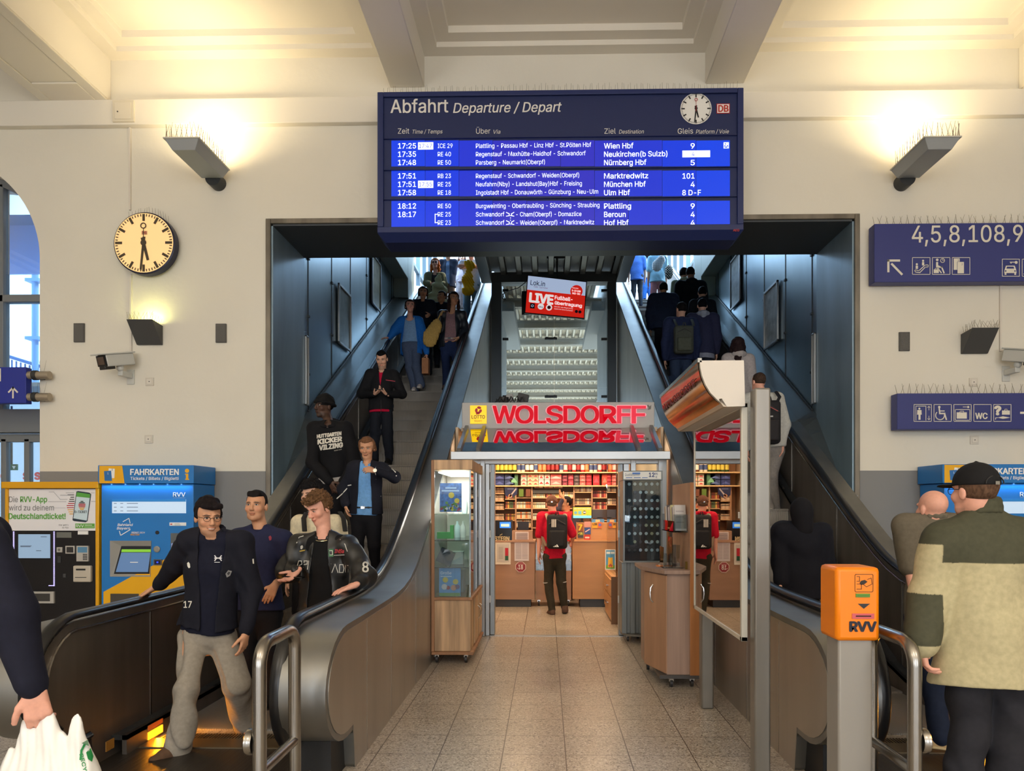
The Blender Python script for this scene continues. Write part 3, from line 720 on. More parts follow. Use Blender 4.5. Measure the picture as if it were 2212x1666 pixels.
def clock_marks(mb, c, r, hour, minute, second_ring=0.5, K=None, gray=None, red=True):
    K = K or C((20, 20, 22), 0.5); RD = C((176, 30, 30), 0.5)
    def bar(an, r0, r1, w, m, dy=0.0, r1w=None):
        d = Vector((math.sin(an), 0, math.cos(an))); q = Vector((math.cos(an), 0, -math.sin(an)))
        o = c+Vector((0, dy, 0)); w1 = r1w if r1w else w
        mb.poly([o+d*r0-q*w, o+d*r0+q*w, o+d*r1+q*w1, o+d*r1-q*w1][::-1], m)
    for i in range(60):
        a = 2*math.pi*i/60
        if i % 5: bar(a, r*0.87, r*0.955, r*0.017, K)
        else: bar(a, r*0.72, r*0.955, r*0.042, K)
    bar(2*math.pi*hour/12, -r*0.18, r*0.6, r*0.055, K, -0.002, r*0.045); bar(2*math.pi*minute/60, -r*0.2, r*0.9, r*0.048, K, -0.004, r*0.035)
    bar(0, -r*0.2, r*0.46, r*0.012, RD if red else K, -0.006); mb.disc(c+Vector((0, -0.005, 0)), r*0.1, (0, -1, 0), K, 20)
    ring = [c+Vector((math.sin(t)*r*0.085, -0.006, r*0.56+math.cos(t)*r*0.085)) for t in [2*math.pi*i/20 for i in range(20)]]
    mb.tube(ring, r*0.018, RD if red else K, 5, closed=True)
departure_board()
# ---------------------------------------------------------------- round wall clock
def wall_clock():
    Yk = 8.33; c = W(311, 525, Yk); r = 66*Yk/F
    T = thing('wall_clock', 'round lit wall clock on the plaster left of the opening', 'clock', c)
    m = MB(); m.lathe([(r*0.98, 0), (r*1.03, 0.01), (r*1.03, 0.10), (r*0.9, 0.15)], c+Vector((0, 0.0, 0)), (0, 1, 0), mat('clock_case', (30, 32, 58), 0.4, 0.3), 56)
    part(T, 'case', m, smooth=True)
    FACE = mat('lit_clock_face', (250, 222, 166), 0.5, emit=0.42, ecol=(255, 206, 130))
    f = MB(); f.disc(c+Vector((0, -0.004, 0)), r*0.985, (0, -1, 0), FACE, 56); fo = part(T, 'face', f)
    h = MB(); clock_marks(h, c+Vector((0, -0.008, 0)), r, 5.52, 31, K=C((74, 62, 44), 0.5), red=False)
    h.prect(306, 507, 318, 499, Yk-0.0065, C((200, 120, 70), 0.5)); h.prect(306.6, 506.4, 317.4, 499.6, Yk-0.007, C((250, 220, 170), 0.5)); h.ptext('DB', 307.6, 505.6, 5.4, Yk-0.0075, C((176, 40, 30), 0.5), 316.4, bold=0.03)
    part(fo, 'clock_hands', h)
    s = MB(); spikes(s, [c+Vector((math.sin(t)*r, 0.06, math.cos(t)*r)) for t in [R(-50+10*i) for i in range(11)]], 0.10, 17, r=0.0022, fan=0.0)
    part(T, 'bird_spikes', s)
    k = MB(); k.box((c.x-0.06, Yk+0.14, c.z-0.06), (c.x+0.06, YW, c.z+0.06)); part(T, 'wall_mount', k, DARK)
wall_clock()
# ---------------------------------------------------------------- uplighters and wedge lamps
def uplighter(label, pc_near, pc_far, mount_px):
    xm = (W(pc_near[0], pc_near[1], 7.62).x + W(pc_far[0], pc_far[1], 8.32).x)/2
    z = W(mount_px[0], 384, 8.3).z
    T = thing('uplighter', label, 'lamp', (xm, 8.0, z), 'uplighters')
    ya, yb = 7.60, 8.34; hw = 0.185; hb = 0.125; zt = z+0.10
    m = MB(); m.add([(xm-hb, ya+0.05, z), (xm+hb, ya+0.05, z), (xm+hb, yb-0.03, z), (xm-hb, yb-0.03, z), (xm-hw, ya, zt), (xm+hw, ya, zt), (xm+hw, yb, zt), (xm-hw, yb, zt)],
        [(0, 3, 2, 1), (0, 1, 5, 4), (1, 2, 6, 5), (2, 3, 7, 6), (3, 0, 4, 7)])
    LG = mat('lamp_grey', (158, 162, 164), 0.5, 0.3)
    part(T, 'body', m, LG, bevel=0.004)
    rm = MB()
    for lo, hi in (((xm-hw-0.012, ya-0.012, zt), (xm-hw+0.02, yb, zt+0.014)), ((xm+hw-0.02, ya-0.012, zt), (xm+hw+0.012, yb, zt+0.014)), ((xm-hw+0.02, ya-0.012, zt), (xm+hw-0.02, ya+0.02, zt+0.014)), ((xm-hw+0.02, yb-0.03, zt), (xm+hw-0.02, yb, zt+0.014))): rm.box(lo, hi)
    part(T, 'rim', rm, C((196, 194, 186), 0.5))
    t = MB(); t.box((xm-0.12, ya+0.06, zt-0.03), (xm+0.12, yb-0.06, zt-0.02)); part(T, 'lamp_tube', t, mat('lamp_glow', (255, 240, 200), 0.5, emit=6, ecol=(255, 226, 170)))
    k = MB(); k.lathe([(0.09, 0), (0.09, 0.16)], (xm, yb-0.02, z+0.01), (0, 1, 0), DARK, 24); part(T, 'wall_mount', k, smooth=True)
    s = MB(); spikes(s, [(xm-hw, yb-0.1, zt), (xm-hw, ya, zt), (xm+hw, ya, zt), (xm+hw, yb-0.1, zt)], 0.17, 60, r=0.003, fan=0.04); part(T, 'bird_spikes', s)
    return T, xm, zt
UPL = [uplighter('grey uplighter arm with bird spikes, between the wall clock and the board', (390, 305), (463, 380), (470, 384)),
       uplighter('grey uplighter arm with bird spikes, above the sign of platform numbers', (2033, 303), (1962, 380), (1955, 384))]
def wedge_lamp(label, xc_px, w_px, sgn, lit):
    a = W(xc_px-w_px/2, 740, YW); b = W(xc_px+w_px/2, 740, YW); z0 = W(xc_px, 746 if lit else 765, YW).z; z1 = z0+0.25
    x0, x1 = a.x, b.x; T = thing('wall_lamp', label, 'lamp', ((x0+x1)/2, YW, z0), 'wedge wall lamps')
    m = MB(); yf = YW-0.24
    m.add([(x0, YW-0.03, z0), (x1, YW-0.03, z0), (x1, yf, z1), (x0, yf, z1), (x0, YW, z0), (x1, YW, z0), (x1, YW, z1-0.02), (x0, YW, z1-0.02)], [(0, 1, 2, 3), (0, 3, 7, 4), (1, 5, 6, 2), (4, 5, 1, 0), (4, 7, 6, 5)])
    part(T, 'shade', m, mat('wedge_grey', (78, 78, 78), 0.55, 0.2), bevel=0.004)
    s = MB(); spikes(s, [(x0, YW-0.06, z1-0.02), (x0+0.01, yf, z1), (x1-0.01, yf, z1), (x1, YW-0.06, z1-0.02)], 0.09, 34, r=0.0022, fan=0.05); part(T, 'bird_spikes', s)
    if lit:
        t = MB(); t.tube([(x0+0.05, YW-0.07, z1-0.05), (x1-0.04, YW-0.07, z1-0.05)], 0.012); part(T, 'lamp_tube', t, mat('wedge_glow', (250, 250, 190), 0.5, emit=8, ecol=(246, 244, 150)))
        area('wedge_tube', ((x0+x1)/2+0.03, YW-0.09, z1-0.0), (math.pi, 0, 0), 0.2, 0.04, 2.6, (246, 244, 150))
def area(name, loc, rot, sx, sy, power, col, spread=None):
    l = bpy.data.lights.new(name, 'AREA'); l.shape = 'RECTANGLE'; l.size = sx; l.size_y = sy; l.energy = power; l.color = lin(col)
    if spread: l.spread = R(spread)
    o = bpy.data.objects.new(name, l); o.location = loc; o.rotation_euler = rot; COL.objects.link(o); return o
wedge_lamp('dark grey wedge lamp glowing yellow under the wall clock', 325, 54, -1, True)
wedge_lamp('unlit dark grey wedge lamp below the sign of platform numbers', 2103, 56, 1, False)
# ---------------------------------------------------------------- small wall fittings
def grille(label, px0, py0, px1, py1):
    a, b = W(px0, py1, YW), W(px1, py0, YW); T = thing('speaker_grille', label, 'speaker', ((a.x+b.x)/2, YW, a.z), 'wall speakers')
    part(T, 'frame', MB().box((a.x, YW-0.02, a.z), (b.x, YW, b.z)), C((86, 84, 80), 0.6), bevel=0.003)
    part(T, 'grille', MB().box((a.x+0.012, YW-0.023, a.z+0.012), (b.x-0.012, YW-0.02, b.z-0.012)), mat('grille_mesh', (104, 102, 98), 0.7, bump=(220, 0.8)))
grille('small dark speaker grille left of the lit wedge lamp', 161, 699, 184, 740)
grille('small dark speaker grille right of the lit wedge lamp', 467, 700, 490, 741)
grille('small dark speaker grille below the sign of platform numbers', 1941, 718, 1964, 759)
def socket(label, px, py, s=9):
    p = W(px, py, YW); k = s*YW/F; T = thing('wall_socket', label, 'socket', (p.x, YW, p.z-k), 'wall sockets')
    part(T, 'plate', MB().box((p.x-k, YW-0.012, p.z-k), (p.x+k, YW, p.z+k)), C((216, 208, 194), 0.5), bevel=0.003)
    m = MB(); m.box((p.x-k*0.62, YW-0.018, p.z-k*0.62), (p.x+k*0.62, YW-0.012, p.z+k*0.62)); part(T, 'cover', m, C((226, 219, 206), 0.5), bevel=0.002)
    part(T, 'keyhole', MB().lathe([(0.006, 0), (0.006, 0.003)], (p.x, YW-0.018, p.z), (0, -1, 0), DARK, 10))
socket('pale square wall socket right of the security camera under the lit lamp', 324, 825)
socket('pale square wall socket just above the left blue ticket machine', 322, 949)
socket('pale square wall socket behind the spikes of the pictogram sign', 2102, 826)
socket('pale square wall socket right above the man in the black cap', 2104, 951)
def access_panel():
    a, b = W(245, 265, YW-0.085), W(291, 218, YW-0.085); T = thing('access_panel', 'small pale access hatch set in the plaster band', 'hatch', ((a.x+b.x)/2, YW-0.1, a.z))
    part(T, 'frame', MB().box((a.x, YW-0.105, a.z), (b.x, YW-0.08, b.z)), C((216, 208, 190), 0.6), bevel=0.003)
    part(T, 'door', MB().box((a.x+0.03, YW-0.112, a.z+0.03), (b.x-0.03, YW-0.105, b.z-0.03)), C((220, 212, 196), 0.6), bevel=0.002)
    part(T, 'lock', MB().lathe([(0.008, 0), (0.008, 0.004)], W(254, 241, YW-0.112), (0, -1, 0), DARK, 10))
access_panel()
def conduit(label, pts, w=0.022):
    m = MB()
    for (x0, y0), (x1, y1) in zip(pts, pts[1:]):
        a, b = W(x0, max(y0, y1), YW), W(x1, min(y0, y1), YW); xa, xb = sorted((a.x, b.x)); m.box((xa-w/2, YW-w, a.z), (xb+w/2, YW, b.z))
    solo('cable_conduit', m, C((222, 214, 202), 0.7), label, 'conduit', 'cable conduits', bevel=0.002)
conduit('thin cream cable conduit from the plaster band down to the wall clock', [(282, 273), (282, 455)])
conduit('thin cream cable conduit behind the lit wedge lamp', [(284, 594), (284, 770)])
conduit('thin cream cable conduit from the number sign to the camera', [(2160, 612), (2160, 760)])
# ---------------------------------------------------------------- security cameras
def security_camera(label, mx, my, sgn):
    p = W(mx, my, YW); T = thing('security_camera', label, 'camera', p, 'security cameras')
    WB = C((206, 206, 200), 0.45)
    k = MB(); k.box((p.x-0.045, YW-0.015, p.z-0.09), (p.x+0.045, YW, p.z+0.09)); k.box((p.x-0.03, YW-0.22, p.z-0.02), (p.x+0.03, YW-0.015, p.z+0.04))
    k.ball((p.x, YW-0.22, p.z+0.07), 0.042); part(T, 'wall_mount', k, WB, bevel=0.005)
    d = Vector((sgn*0.36, -0.88, -0.24)).normalized(); u = Vector((0, 0, 1)); q = d.cross(u).normalized(); u = q.cross(d)
    o = Vector((p.x, YW-0.2, p.z+0.17)) - d*0.12
    def bx(l0, l1, w, h0, h1): return [o+d*l+q*s*w+u*h for l in (l0, l1) for s, h in ((-1, h0), (1, h0), (1, h1), (-1, h1))]
    B = [(0, 1, 2, 3), (7, 6, 5, 4), (0, 4, 5, 1), (1, 5, 6, 2), (2, 6, 7, 3), (3, 7, 4, 0)]
    m = MB(); m.add(bx(0, 0.36, 0.078, -0.068, 0.066), B); part(T, 'housing', m, WB, bevel=0.012)
    m = MB(); m.add(bx(-0.02, 0.43, 0.088, 0.066, 0.082), B); part(T, 'sun_shield', m, WB, bevel=0.004)
    m = MB(); m.add(bx(0.36, 0.375, 0.072, -0.062, 0.060), B, BLACK); m.add(bx(0.365, 0.38, 0.054, -0.044, 0.044), B, mat('lens_window', (70, 44, 30), 0.08, 0.0, coat=1)); part(T, 'lens', m)
    m = MB(); m.add(bx(0.25, 0.38, 0.05, -0.10, -0.062), B); part(T, 'infrared_lamp', m, C((40, 36, 34), 0.3), bevel=0.005)
security_camera('white security camera under the lit wedge lamp, facing left', 283, 815, -1)
security_camera('white security camera at the right picture edge above the pictogram sign', 2172, 808, 1)
# ---------------------------------------------------------------- wayfinding signs
SIGNW = mat('sign_white', (226, 220, 206), 0.55)
def sign_box(label, name, px0, py0, px1, py1, Y, cb=None):
    a, b = W(px0, py1, Y), W(px1, py0, Y); T = thing(name, label, 'sign', ((a.x+b.x)/2, Y, a.z))
    part(T, 'panel', MB().box((a.x, Y, a.z), (b.x, YW-0.03, b.z)), NAVY, bevel=0.006)
    part(T, 'wall_bracket', MB().box((a.x+0.3, YW-0.03, a.z+0.1), (a.x+0.4, YW, b.z-0.1)).box((b.x-0.4, YW-0.03, a.z+0.1), (b.x-0.3, YW, b.z-0.1)), DARK)
    s = MB(); n = int((px1-px0)/7.6); spikes(s, [(a.x+0.02, Y+0.08, b.z), (b.x-0.02, Y+0.08, b.z)], 0.125, n, r=0.003, fan=0.045); part(T, 'bird_spikes', s)
    return T
def frame(m, x0, y0, x1, y1, Y, w=1.2):
    m.pline([(x0, y0), (x1, y0), (x1, y1), (x0, y1), (x0, y0)], w, Y, SIGNW)
def pd(m, cx, cy, r, Y, mt=None, n=16): m.disc(W(cx, cy, Y), r*Y/F, (0, -1, 0), mt or SIGNW, n)
def sign_numbers():
    Y = 8.3; T = sign_box('long blue sign with platform numbers 4,5,8,108,9 on the right wall', 'platform_sign', 1889, 478, 2560, 610, Y); y = Y-0.004
    m = MB(); m.ptext('4,5,8,108,9', 1970, 524, 36, y, SIGNW, 2209, bold=0.008); m.ptext(',10', 2214, 524, 36, y, SIGNW, 2275, bold=0.008)
    part(T, 'lettering', m)
    m = MB(); m.pline([(1919, 586), (1919, 563), (1942, 563)], 4.6, y, SIGNW); m.pline([(1927, 571), (1947.5, 592)], 4.6, y, SIGNW); part(T, 'arrow', m)
    m = MB(); frame(m, 1971, 556.5, 2009, 593, y)
    m.pline([(1977, 583), (1985, 585), (1998, 573), (2005, 572), (2005, 577), (1999, 577), (1987, 589), (1978, 588), (1976, 585), (1977, 583)], 1.6, y, SIGNW)
    pd(m, 1980.5, 571, 2.3, y); m.prect(1978, 581, 1983, 574, y, SIGNW); pd(m, 1994, 563.5, 2.3, y); m.prect(1991.6, 573.5, 1996.4, 566.5, y, SIGNW); part(T, 'escalator_pictogram', m)
    m = MB(); frame(m, 2014, 556.5, 2052, 593, y); pd(m, 2024.5, 561.5, 2.8, y)
    m.ppoly([(2022, 578), (2030, 578), (2030, 575), (2026.5, 573), (2026.5, 566), (2022, 566)], y, SIGNW); m.pline([(2028, 577), (2034, 577), (2039, 589)], 3, y, SIGNW); m.pline([(2026, 580), (2033, 589)], 2.4, y, SIGNW)
    m.prect(2017, 590, 2028, 582, y, SIGNW); m.pline([(2020, 582), (2020, 580), (2025, 580), (2025, 582)], 1, y, SIGNW)
    m.tube([W(2036+4.3*math.cos(t), 563+4.3*math.sin(t), y) for t in [2*math.pi*i/16 for i in range(16)]], 0.004, SIGNW, 5, closed=True); m.pline([(2036, 560), (2036, 563), (2038.5, 563)], 1, y, SIGNW); part(T, 'waiting_room_pictogram', m)
    m = MB(); frame(m, 2057, 556.5, 2095, 593, y); m.prect(2060, 583, 2073, 558.5, y, SIGNW); m.prect(2067.5, 591, 2083, 565.5, y-0.001, NAVY); m.prect(2068.3, 590.5, 2082.3, 566, y-0.002, SIGNW)
    m.ptext('1', 2069, 564.5, 4, y-0.003, NAVY); m.ptext('2', 2077, 573, 4, y-0.003, NAVY); part(T, 'ticket_pictogram', m)
    m = MB(); frame(m, 2165, 560, 2202, 597, y); m.ppoly([(2170, 583), (2173, 574), (2192, 574), (2195, 583), (2196, 590), (2169, 590)], y, SIGNW); m.ppoly([(2174, 580.5), (2175.5, 576), (2189.5, 576), (2191, 580.5)], y-0.001, NAVY)
    m.prect(2170, 594, 2174, 590, y, SIGNW); m.prect(2191, 594, 2195, 590, y, SIGNW); pd(m, 2172.5, 585.5, 1.6, y-0.001, NAVY); pd(m, 2192.5, 585.5, 1.6, y-0.001, NAVY)
    pd(m, 2195, 567, 3.2, y); m.pline([(2182, 566.5), (2194, 566.5)], 1.6, y, SIGNW); m.prect(2183, 569.5, 2185, 566, y, SIGNW); part(T, 'car_pictogram', m)
    m = MB(); frame(m, 2208, 560, 2246, 597, y); m.pline([(2212, 592), (2222, 592)], 2, y, SIGNW); part(T, 'pictogram', m)
sign_numbers()
def sign_pictos():
    Y = 8.3; T = sign_box('blue sign with white lift, wheelchair, locker and WC pictograms', 'pictogram_sign', 1938, 848, 2560, 928, Y); y = Y-0.004
    xs = [1974.5, 2017.5, 2060.5, 2103.5, 2146.5]
    m = MB(); x = xs[0]; frame(m, x, 874, x+37.5, 910.5, y); m.pline([(x+4, 908), (x+4, 877.5), (x+25.5, 877.5), (x+25.5, 908)], 1.2, y, SIGNW); pd(m, x+11.5, 883, 2.2, y); m.ppoly([(x+7, 886), (x+16, 886), (x+16.5, 896), (x+14, 896), (x+14, 907), (x+9.5, 907), (x+9.5, 896), (x+6.5, 896)], y, SIGNW)
    m.pline([(x+32, 878), (x+32, 886)], 1, y, SIGNW); m.pline([(x+29.5, 880.5), (x+32, 877.5), (x+34.5, 880.5)], 1, y, SIGNW); m.pline([(x+32, 899), (x+32, 907)], 1, y, SIGNW); m.pline([(x+29.5, 904.5), (x+32, 907.5), (x+34.5, 904.5)], 1, y, SIGNW); part(T, 'lift_pictogram', m)
    m = MB(); x = xs[1]; frame(m, x, 874, x+37.5, 910.5, y); pd(m, x+11.5, 879.5, 2.6, y); m.pline([(x+11.5, 883.5), (x+12.5, 893.5), (x+23, 893.5), (x+26.5, 906)], 3, y, SIGNW); m.pline([(x+12, 888), (x+22, 888)], 2, y, SIGNW)
    m.tube([W(x+13+9.5*math.cos(t), 897.5+9.5*math.sin(t), y) for t in [R(-10+235*i/16) for i in range(17)]], 0.006, SIGNW, 5); part(T, 'wheelchair_pictogram', m)
    m = MB(); x = xs[2]; frame(m, x, 874, x+37.5, 910.5, y); m.pline([(x+3, 908), (x+3, 885), (x+34.5, 885), (x+34.5, 908), (x+3, 908)], 1.3, y, SIGNW); m.prect(x+6, 904.5, x+28, 891, y, SIGNW); m.pline([(x+13, 891), (x+13, 888.5), (x+21, 888.5), (x+21, 891)], 1.3, y, SIGNW)
    pd(m, x+31, 879.5, 2.4, y); m.pline([(x+20, 879.3), (x+30, 879.3)], 1.2, y, SIGNW); part(T, 'locker_pictogram', m)
    m = MB(); x = xs[3]; frame(m, x, 874, x+37.5, 910.5, y); m.ptext('WC', x+3.5, 905, 12.5, y, SIGNW, x+29, bold=0.03); part(T, 'toilet_pictogram', m)
    m = MB(); x = xs[4]; frame(m, x, 874, x+37.5, 910.5, y); m.ptext('?', x+3, 896, 18, y, SIGNW, x+14, bold=0.06); m.prect(x+18, 896, x+35, 887, y, SIGNW); m.pline([(x+24, 887), (x+24, 884), (x+29, 884), (x+29, 887)], 1.2, y, SIGNW)
    m.ppoly([(x+8, 902.5), (x+20, 899.5), (x+36, 902.5), (x+20, 905)], y, SIGNW); m.pline([(x+8, 902.5), (x+4, 903), (x+4, 906)], 1.4, y, SIGNW); part(T, 'lost_property_pictogram', m)
    m = MB(); m.pline([(2206, 892), (2240, 892)], 4.6, y, SIGNW); m.pline([(2230, 882), (2240, 892), (2230, 902)], 4.6, y, SIGNW); part(T, 'arrow', m)
sign_pictos()
def arrow_sign():
    Y = 8.34; T = thing('arrow_sign', 'blue hanging sign with a white upward arrow on two steel tubes', 'sign', W(-60, 872, Y))
    a, b = W(-170, 872, Y), W(56, 793, Y); part(T, 'panel', MB().box((a.x, Y, a.z), (b.x, Y+0.1, b.z)), mat('sign_blue', (26, 44, 150), 0.45), bevel=0.006)
    y = Y-0.003; m = MB(); m.pline([(28, 859), (28, 839)], 3.6, y, SIGNW); m.pline([(19, 847), (28, 837.5), (37, 847)], 3.6, y, SIGNW); m.prect(-10, 824, 2, 796, y, SIGNW); part(T, 'arrow', m)
    for py in (811, 858):
        p = W(56, py, Y+0.05); q = W(108, py-1, Y+0.05); t = MB(); t.tube([(p.x-0.9, Y+0.05, p.z), (q.x, Y+0.05, p.z)], 0.048, mat('bracket_tube', (172, 160, 142), 0.4, 0.5), 16)
        t.lathe([(0.058, 0), (0.058, 0.05)], (q.x-0.2, Y+0.05, p.z), (1, 0, 0), DARK, 18)
        o = part(T, 'bracket_tube', t, smooth=True)
        k = MB(); k.box((q.x-0.2, Y+0.06, p.z-0.04), (q.x-0.12, YW, p.z+0.04)); part(o, 'wall_bracket', k, DARK)
        s = MB(); spikes(s, [(q.x-0.3, Y+0.05, p.z+0.05), (q.x-0.05, Y+0.05, p.z+0.05)], 0.13, 6, r=0.002, fan=0.03); part(o, 'bird_spikes', s)
arrow_sign()

# ---------------------------------------------------------------- framed posters on the escalator walls
for sd, side in ((-1, 'left'), (1, 'right')):
    for i, (yf, zb) in enumerate(((9.71, 2.96), (11.84, 4.15), (13.98, 5.39))):
        X = sd*(XO-0.02); T = thing('framed_poster', '%s framed poster on the %s escalator wall' % (('lowest', 'middle', 'uppermost')[i], side), 'poster', (X, yf-.35, zb)); x = X-sd*.03; a, b = sorted((X, x)); y0, y1, z1 = (yf-.71 if i else 9.6), yf, zb+.95; t = .035 if i else .02
        m = MB(); m.box((a, y0, zb), (b, y1, zb+t)); m.box((a, y0, z1-t), (b, y1, z1)); m.box((a, y0, zb), (b, y0+t, z1)); m.box((a, y1-t, zb), (b, y1, z1)); part(T, 'frame', m, ALU, bevel=.004)
        a, b = sorted((X, X-sd*.012)); m = MB(); m.box((a, y0+t, zb+t), (b, y1-t, z1-t)); part(T, 'print', m, mat('aged_print_%d%s' % (i, side), ((120, 118, 92), (96, 96, 80), (150, 140, 100))[i] if sd < 0 else ((140, 146, 146), (176, 180, 178), (170, 178, 176))[i], .3, noise=(7, .45)))
# ---------------------------------------------------------------- ticket machines
def yellow_machine():
    Y = 7.95; a, b = W(10, 1400, Y), W(213.4, 1041, Y); x0, x1, z1 = a.x, b.x, b.z
    T = thing('ticket_machine', 'yellow framed ticket machine with a black front and green lettered poster', 'ticket machine', ((x0+x1)/2, Y, 0))
    YEL = mat('machine_yellow', (226, 164, 8), 0.4); BK = mat('machine_black', (20, 18, 22), 0.3)
    e = W(16.5, 1041, Y).x-x0; m = MB(); m.box((x0, Y, 0), (x0+e, YW-0.02, z1)); m.box((x1-e*1.2, Y, 0), (x1, YW-0.02, z1)); m.box((x0-0.02, Y-0.03, z1-0.075), (x1+0.01, YW-0.02, z1)); part(T, 'frame', m, YEL, bevel=0.008)
    part(T, 'front_panel', MB().box((x0+e, Y+0.03, 0.05), (x1-e, YW-0.02, z1-0.07)), BK)
    y = Y+0.02; m = MB(); m.pbox(15, 1057, 208.5, 1146.5, y, 0.01, mat('poster_white', (236, 234, 238), 0.35))
    GR, GY = C((92, 168, 60), 0.5), C((110, 110, 112), 0.5); t = y-0.002
    m.ptext('Die', 19.7, 1085, 12, t, GY, 38.6); m.ptext('RVV-App', 44, 1085, 12, t, GR, 101.5, bold=0.02); m.ptext('wird zu deinem', 19.5, 1103, 12, t, GY, 116.5); m.ptext('Deutschlandticket!', 19, 1121.3, 12, t, GR, 141.5, bold=0.025)
    m.ptext("Hier geht's", 127, 1136, 3.4, t, GY, 148); m.ptext('zur App', 134, 1141.5, 3.4, t, GY, 148)
    m.prect(162.6, 1141.5, 204.5, 1131.3, t, GR); m.ptext('RVV', 164.5, 1139.6, 6.2, t-0.001, WHITE, 181, bold=0.01); m.prect(183, 1135.2, 199, 1134, t-0.001, WHITE); m.prect(182, 1139.2, 203, 1138, t-0.001, C((200, 226, 190), .5))
    for (xa, xb, yy, c) in ((146, 160, 1069, (150, 150, 156)), (130, 160, 1070, (190, 190, 196)), (142, 160, 1065, (196, 196, 200)), (152, 160, 1074.5, (24, 24, 24)), (150, 160, 1079, (24, 24, 24)), (148.5, 161, 1083.5, (24, 24, 24)), (147, 161, 1088, (186, 30, 44)), (144, 160, 1092.5, (186, 30, 44)), (144.5, 159.5, 1097, (186, 30, 44)), (146, 159, 1101.5, (226, 166, 50)), (148, 158, 1106, (226, 166, 50)), (150, 158, 1110.5, (226, 166, 50)), (197, 208, 1083.5, (196, 196, 200)), (104, 143, 1084, (200, 198, 204)), (116, 142, 1097.5, (214, 212, 216))):
        m.prect(xa, yy+0.9, xb, yy-0.9, t, C(c, 0.5))
    m.pline([(106, 1063), (116, 1063), (130, 1079), (145, 1079)], 1.4, t, C((190, 190, 196), .5)); m.pline([(197, 1065), (204, 1065)], 1.2, t, C((190, 190, 196), .5))
    m.ppoly([(156.5, 1124), (165, 1062), (169, 1061), (193, 1064.5), (197, 1068), (189, 1126), (185, 1128.5), (160, 1126)], t-0.001, C((40, 58, 74), .3)); m.ppoly([(158.5, 1120), (166, 1064), (195, 1068), (187.5, 1125)], t-0.002, C((206, 226, 236), .3)); m.ppoly([(164.5, 1073), (166, 1063.5), (195, 1068), (193.7, 1076)], t-0.003, C((90, 168, 70), .4))
    for i, c in enumerate(((24, 24, 24), (24, 24, 24), (186, 30, 44), (186, 30, 44), (190, 60, 40), (226, 166, 50), (226, 166, 50))): w_ = (3, 6, 7.5, 7.5, 7, 5.5, 4)[i]; m.prect(177-w_, 1084.5+2.9*i, 177+w_, 1082.5+2.9*i, t-0.003, C(c, .5))
    m.ptext('D-TICKET', 161.5, 1108.5, 5, t-0.003, C((30, 30, 34), .5), 188, bold=0.02)
    part(T, 'poster', m)
    m = MB(); m.pbox(39.5, 1154.5, 107.5, 1206, Y+0.022, 0.01, mat('screen_pale', (80, 100, 120), 0.3, emit=0.55, ecol=(176, 204, 232)))
    for xa, xb, yy in ((88, 101, 1160), (44, 68, 1179.5), (44, 66, 1181.5), (78, 89, 1190)): m.prect(xa, yy+0.6, xb, yy-0.6, Y+0.0205, C((70, 80, 100), .5))
    part(T, 'screen', m)
    m = MB(); LED = mat('violet_led', (200, 190, 255), 0.4, emit=1.4, ecol=(190, 180, 255))
    for i in range(19): m.pbox(28, 1148.5+2.9*i, 30.5, 1150.3+2.9*i, Y+0.026, 0.004, LED)
    for i in range(41): m.pbox(115.3, 1148.5+2.9*i, 117.8, 1150.3+2.9*i, Y+0.026, 0.004, LED)
    for i in range(4): m.pbox(105+3*i, 1264.5, 106.8+3*i, 1266.3, Y+0.026, 0.004, LED)
    part(T, 'led_strip', m)
    SIL = C((200, 196, 190), 0.35, metal=0.4); m = MB(); m.pbox(122, 1150, 154, 1162, Y+0.02, 0.01, C((110, 112, 106), .4)); part(T, 'card_reader', m)
    m = MB(); m.pbox(168, 1147.5, 190, 1155, Y+0.02, 0.01, WHITE); part(T, 'sticker', m)
    m = MB(); m.pbox(122, 1182.5, 133.5, 1193.5, Y+0.01, 0.02, SIL); p = W(127.5, 1188, Y+0.008); m.disc(p, 0.016, (0, -1, 0), C((120, 116, 110), .4), 16); part(T, 'coin_slot', m, bevel=0.003)
    m = MB(); m.pbox(141, 1179.5, 160.5, 1196.5, Y+0.012, 0.02, SIL); m.pbox(143.5, 1182, 158, 1194, Y+0.010, 0.004, C((44, 42, 44), .4)); part(T, 'contactless_reader', m, bevel=0.003)
    m = MB(); m.pbox(165, 1179.5, 190.5, 1213, Y+0.006, 0.03, SIL); m.pbox(167.5, 1182, 188, 1194, Y+0.004, 0.004, C((90, 140, 176), .3))
    for i in range(4):
        for j in range(3): m.pbox(179+3.2*j, 1197+3.6*i, 181.3+3.2*j, 1199.4+3.6*i, Y+0.003, 0.005, C((60, 58, 56), .5))
    part(T, 'keypad', m)
    m = MB(); m.pbox(157, 1222.5, 195, 1258, Y-0.01, 0.05, C((196, 186, 170), .5)); part(T, 'ticket_printer', m, bevel=0.012); m2 = MB(); m2.pbox(164, 1229, 184, 1232.5, Y-0.014, 0.01, BLACK); m2.pbox(162, 1247, 186, 1248.2, Y-0.014, 0.01, BLACK); part(T, 'printer_slot', m2)
    m = MB(); 
    for q in ((57, 1278.5, 116, 1282.5), (57, 1299.5, 116, 1303.5), (57, 1282.5, 61, 1299.5), (108, 1282.5, 116, 1299.5)): m.pbox(*q, Y+0.008, 0.03, SIL)
    m.pbox(61, 1282.5, 108, 1299.5, Y+0.025, 0.01, C((60, 58, 56), .4)); part(T, 'ticket_tray', m)
    m = MB(); m.pbox(136, 1240, 142, 1248, Y+0.024, 0.008, C((70, 70, 72), .4)); m.pbox(124, 1202, 131, 1216, Y+0.024, 0.008, C((56, 56, 58), .4)); part(T, 'cash_slot', m)
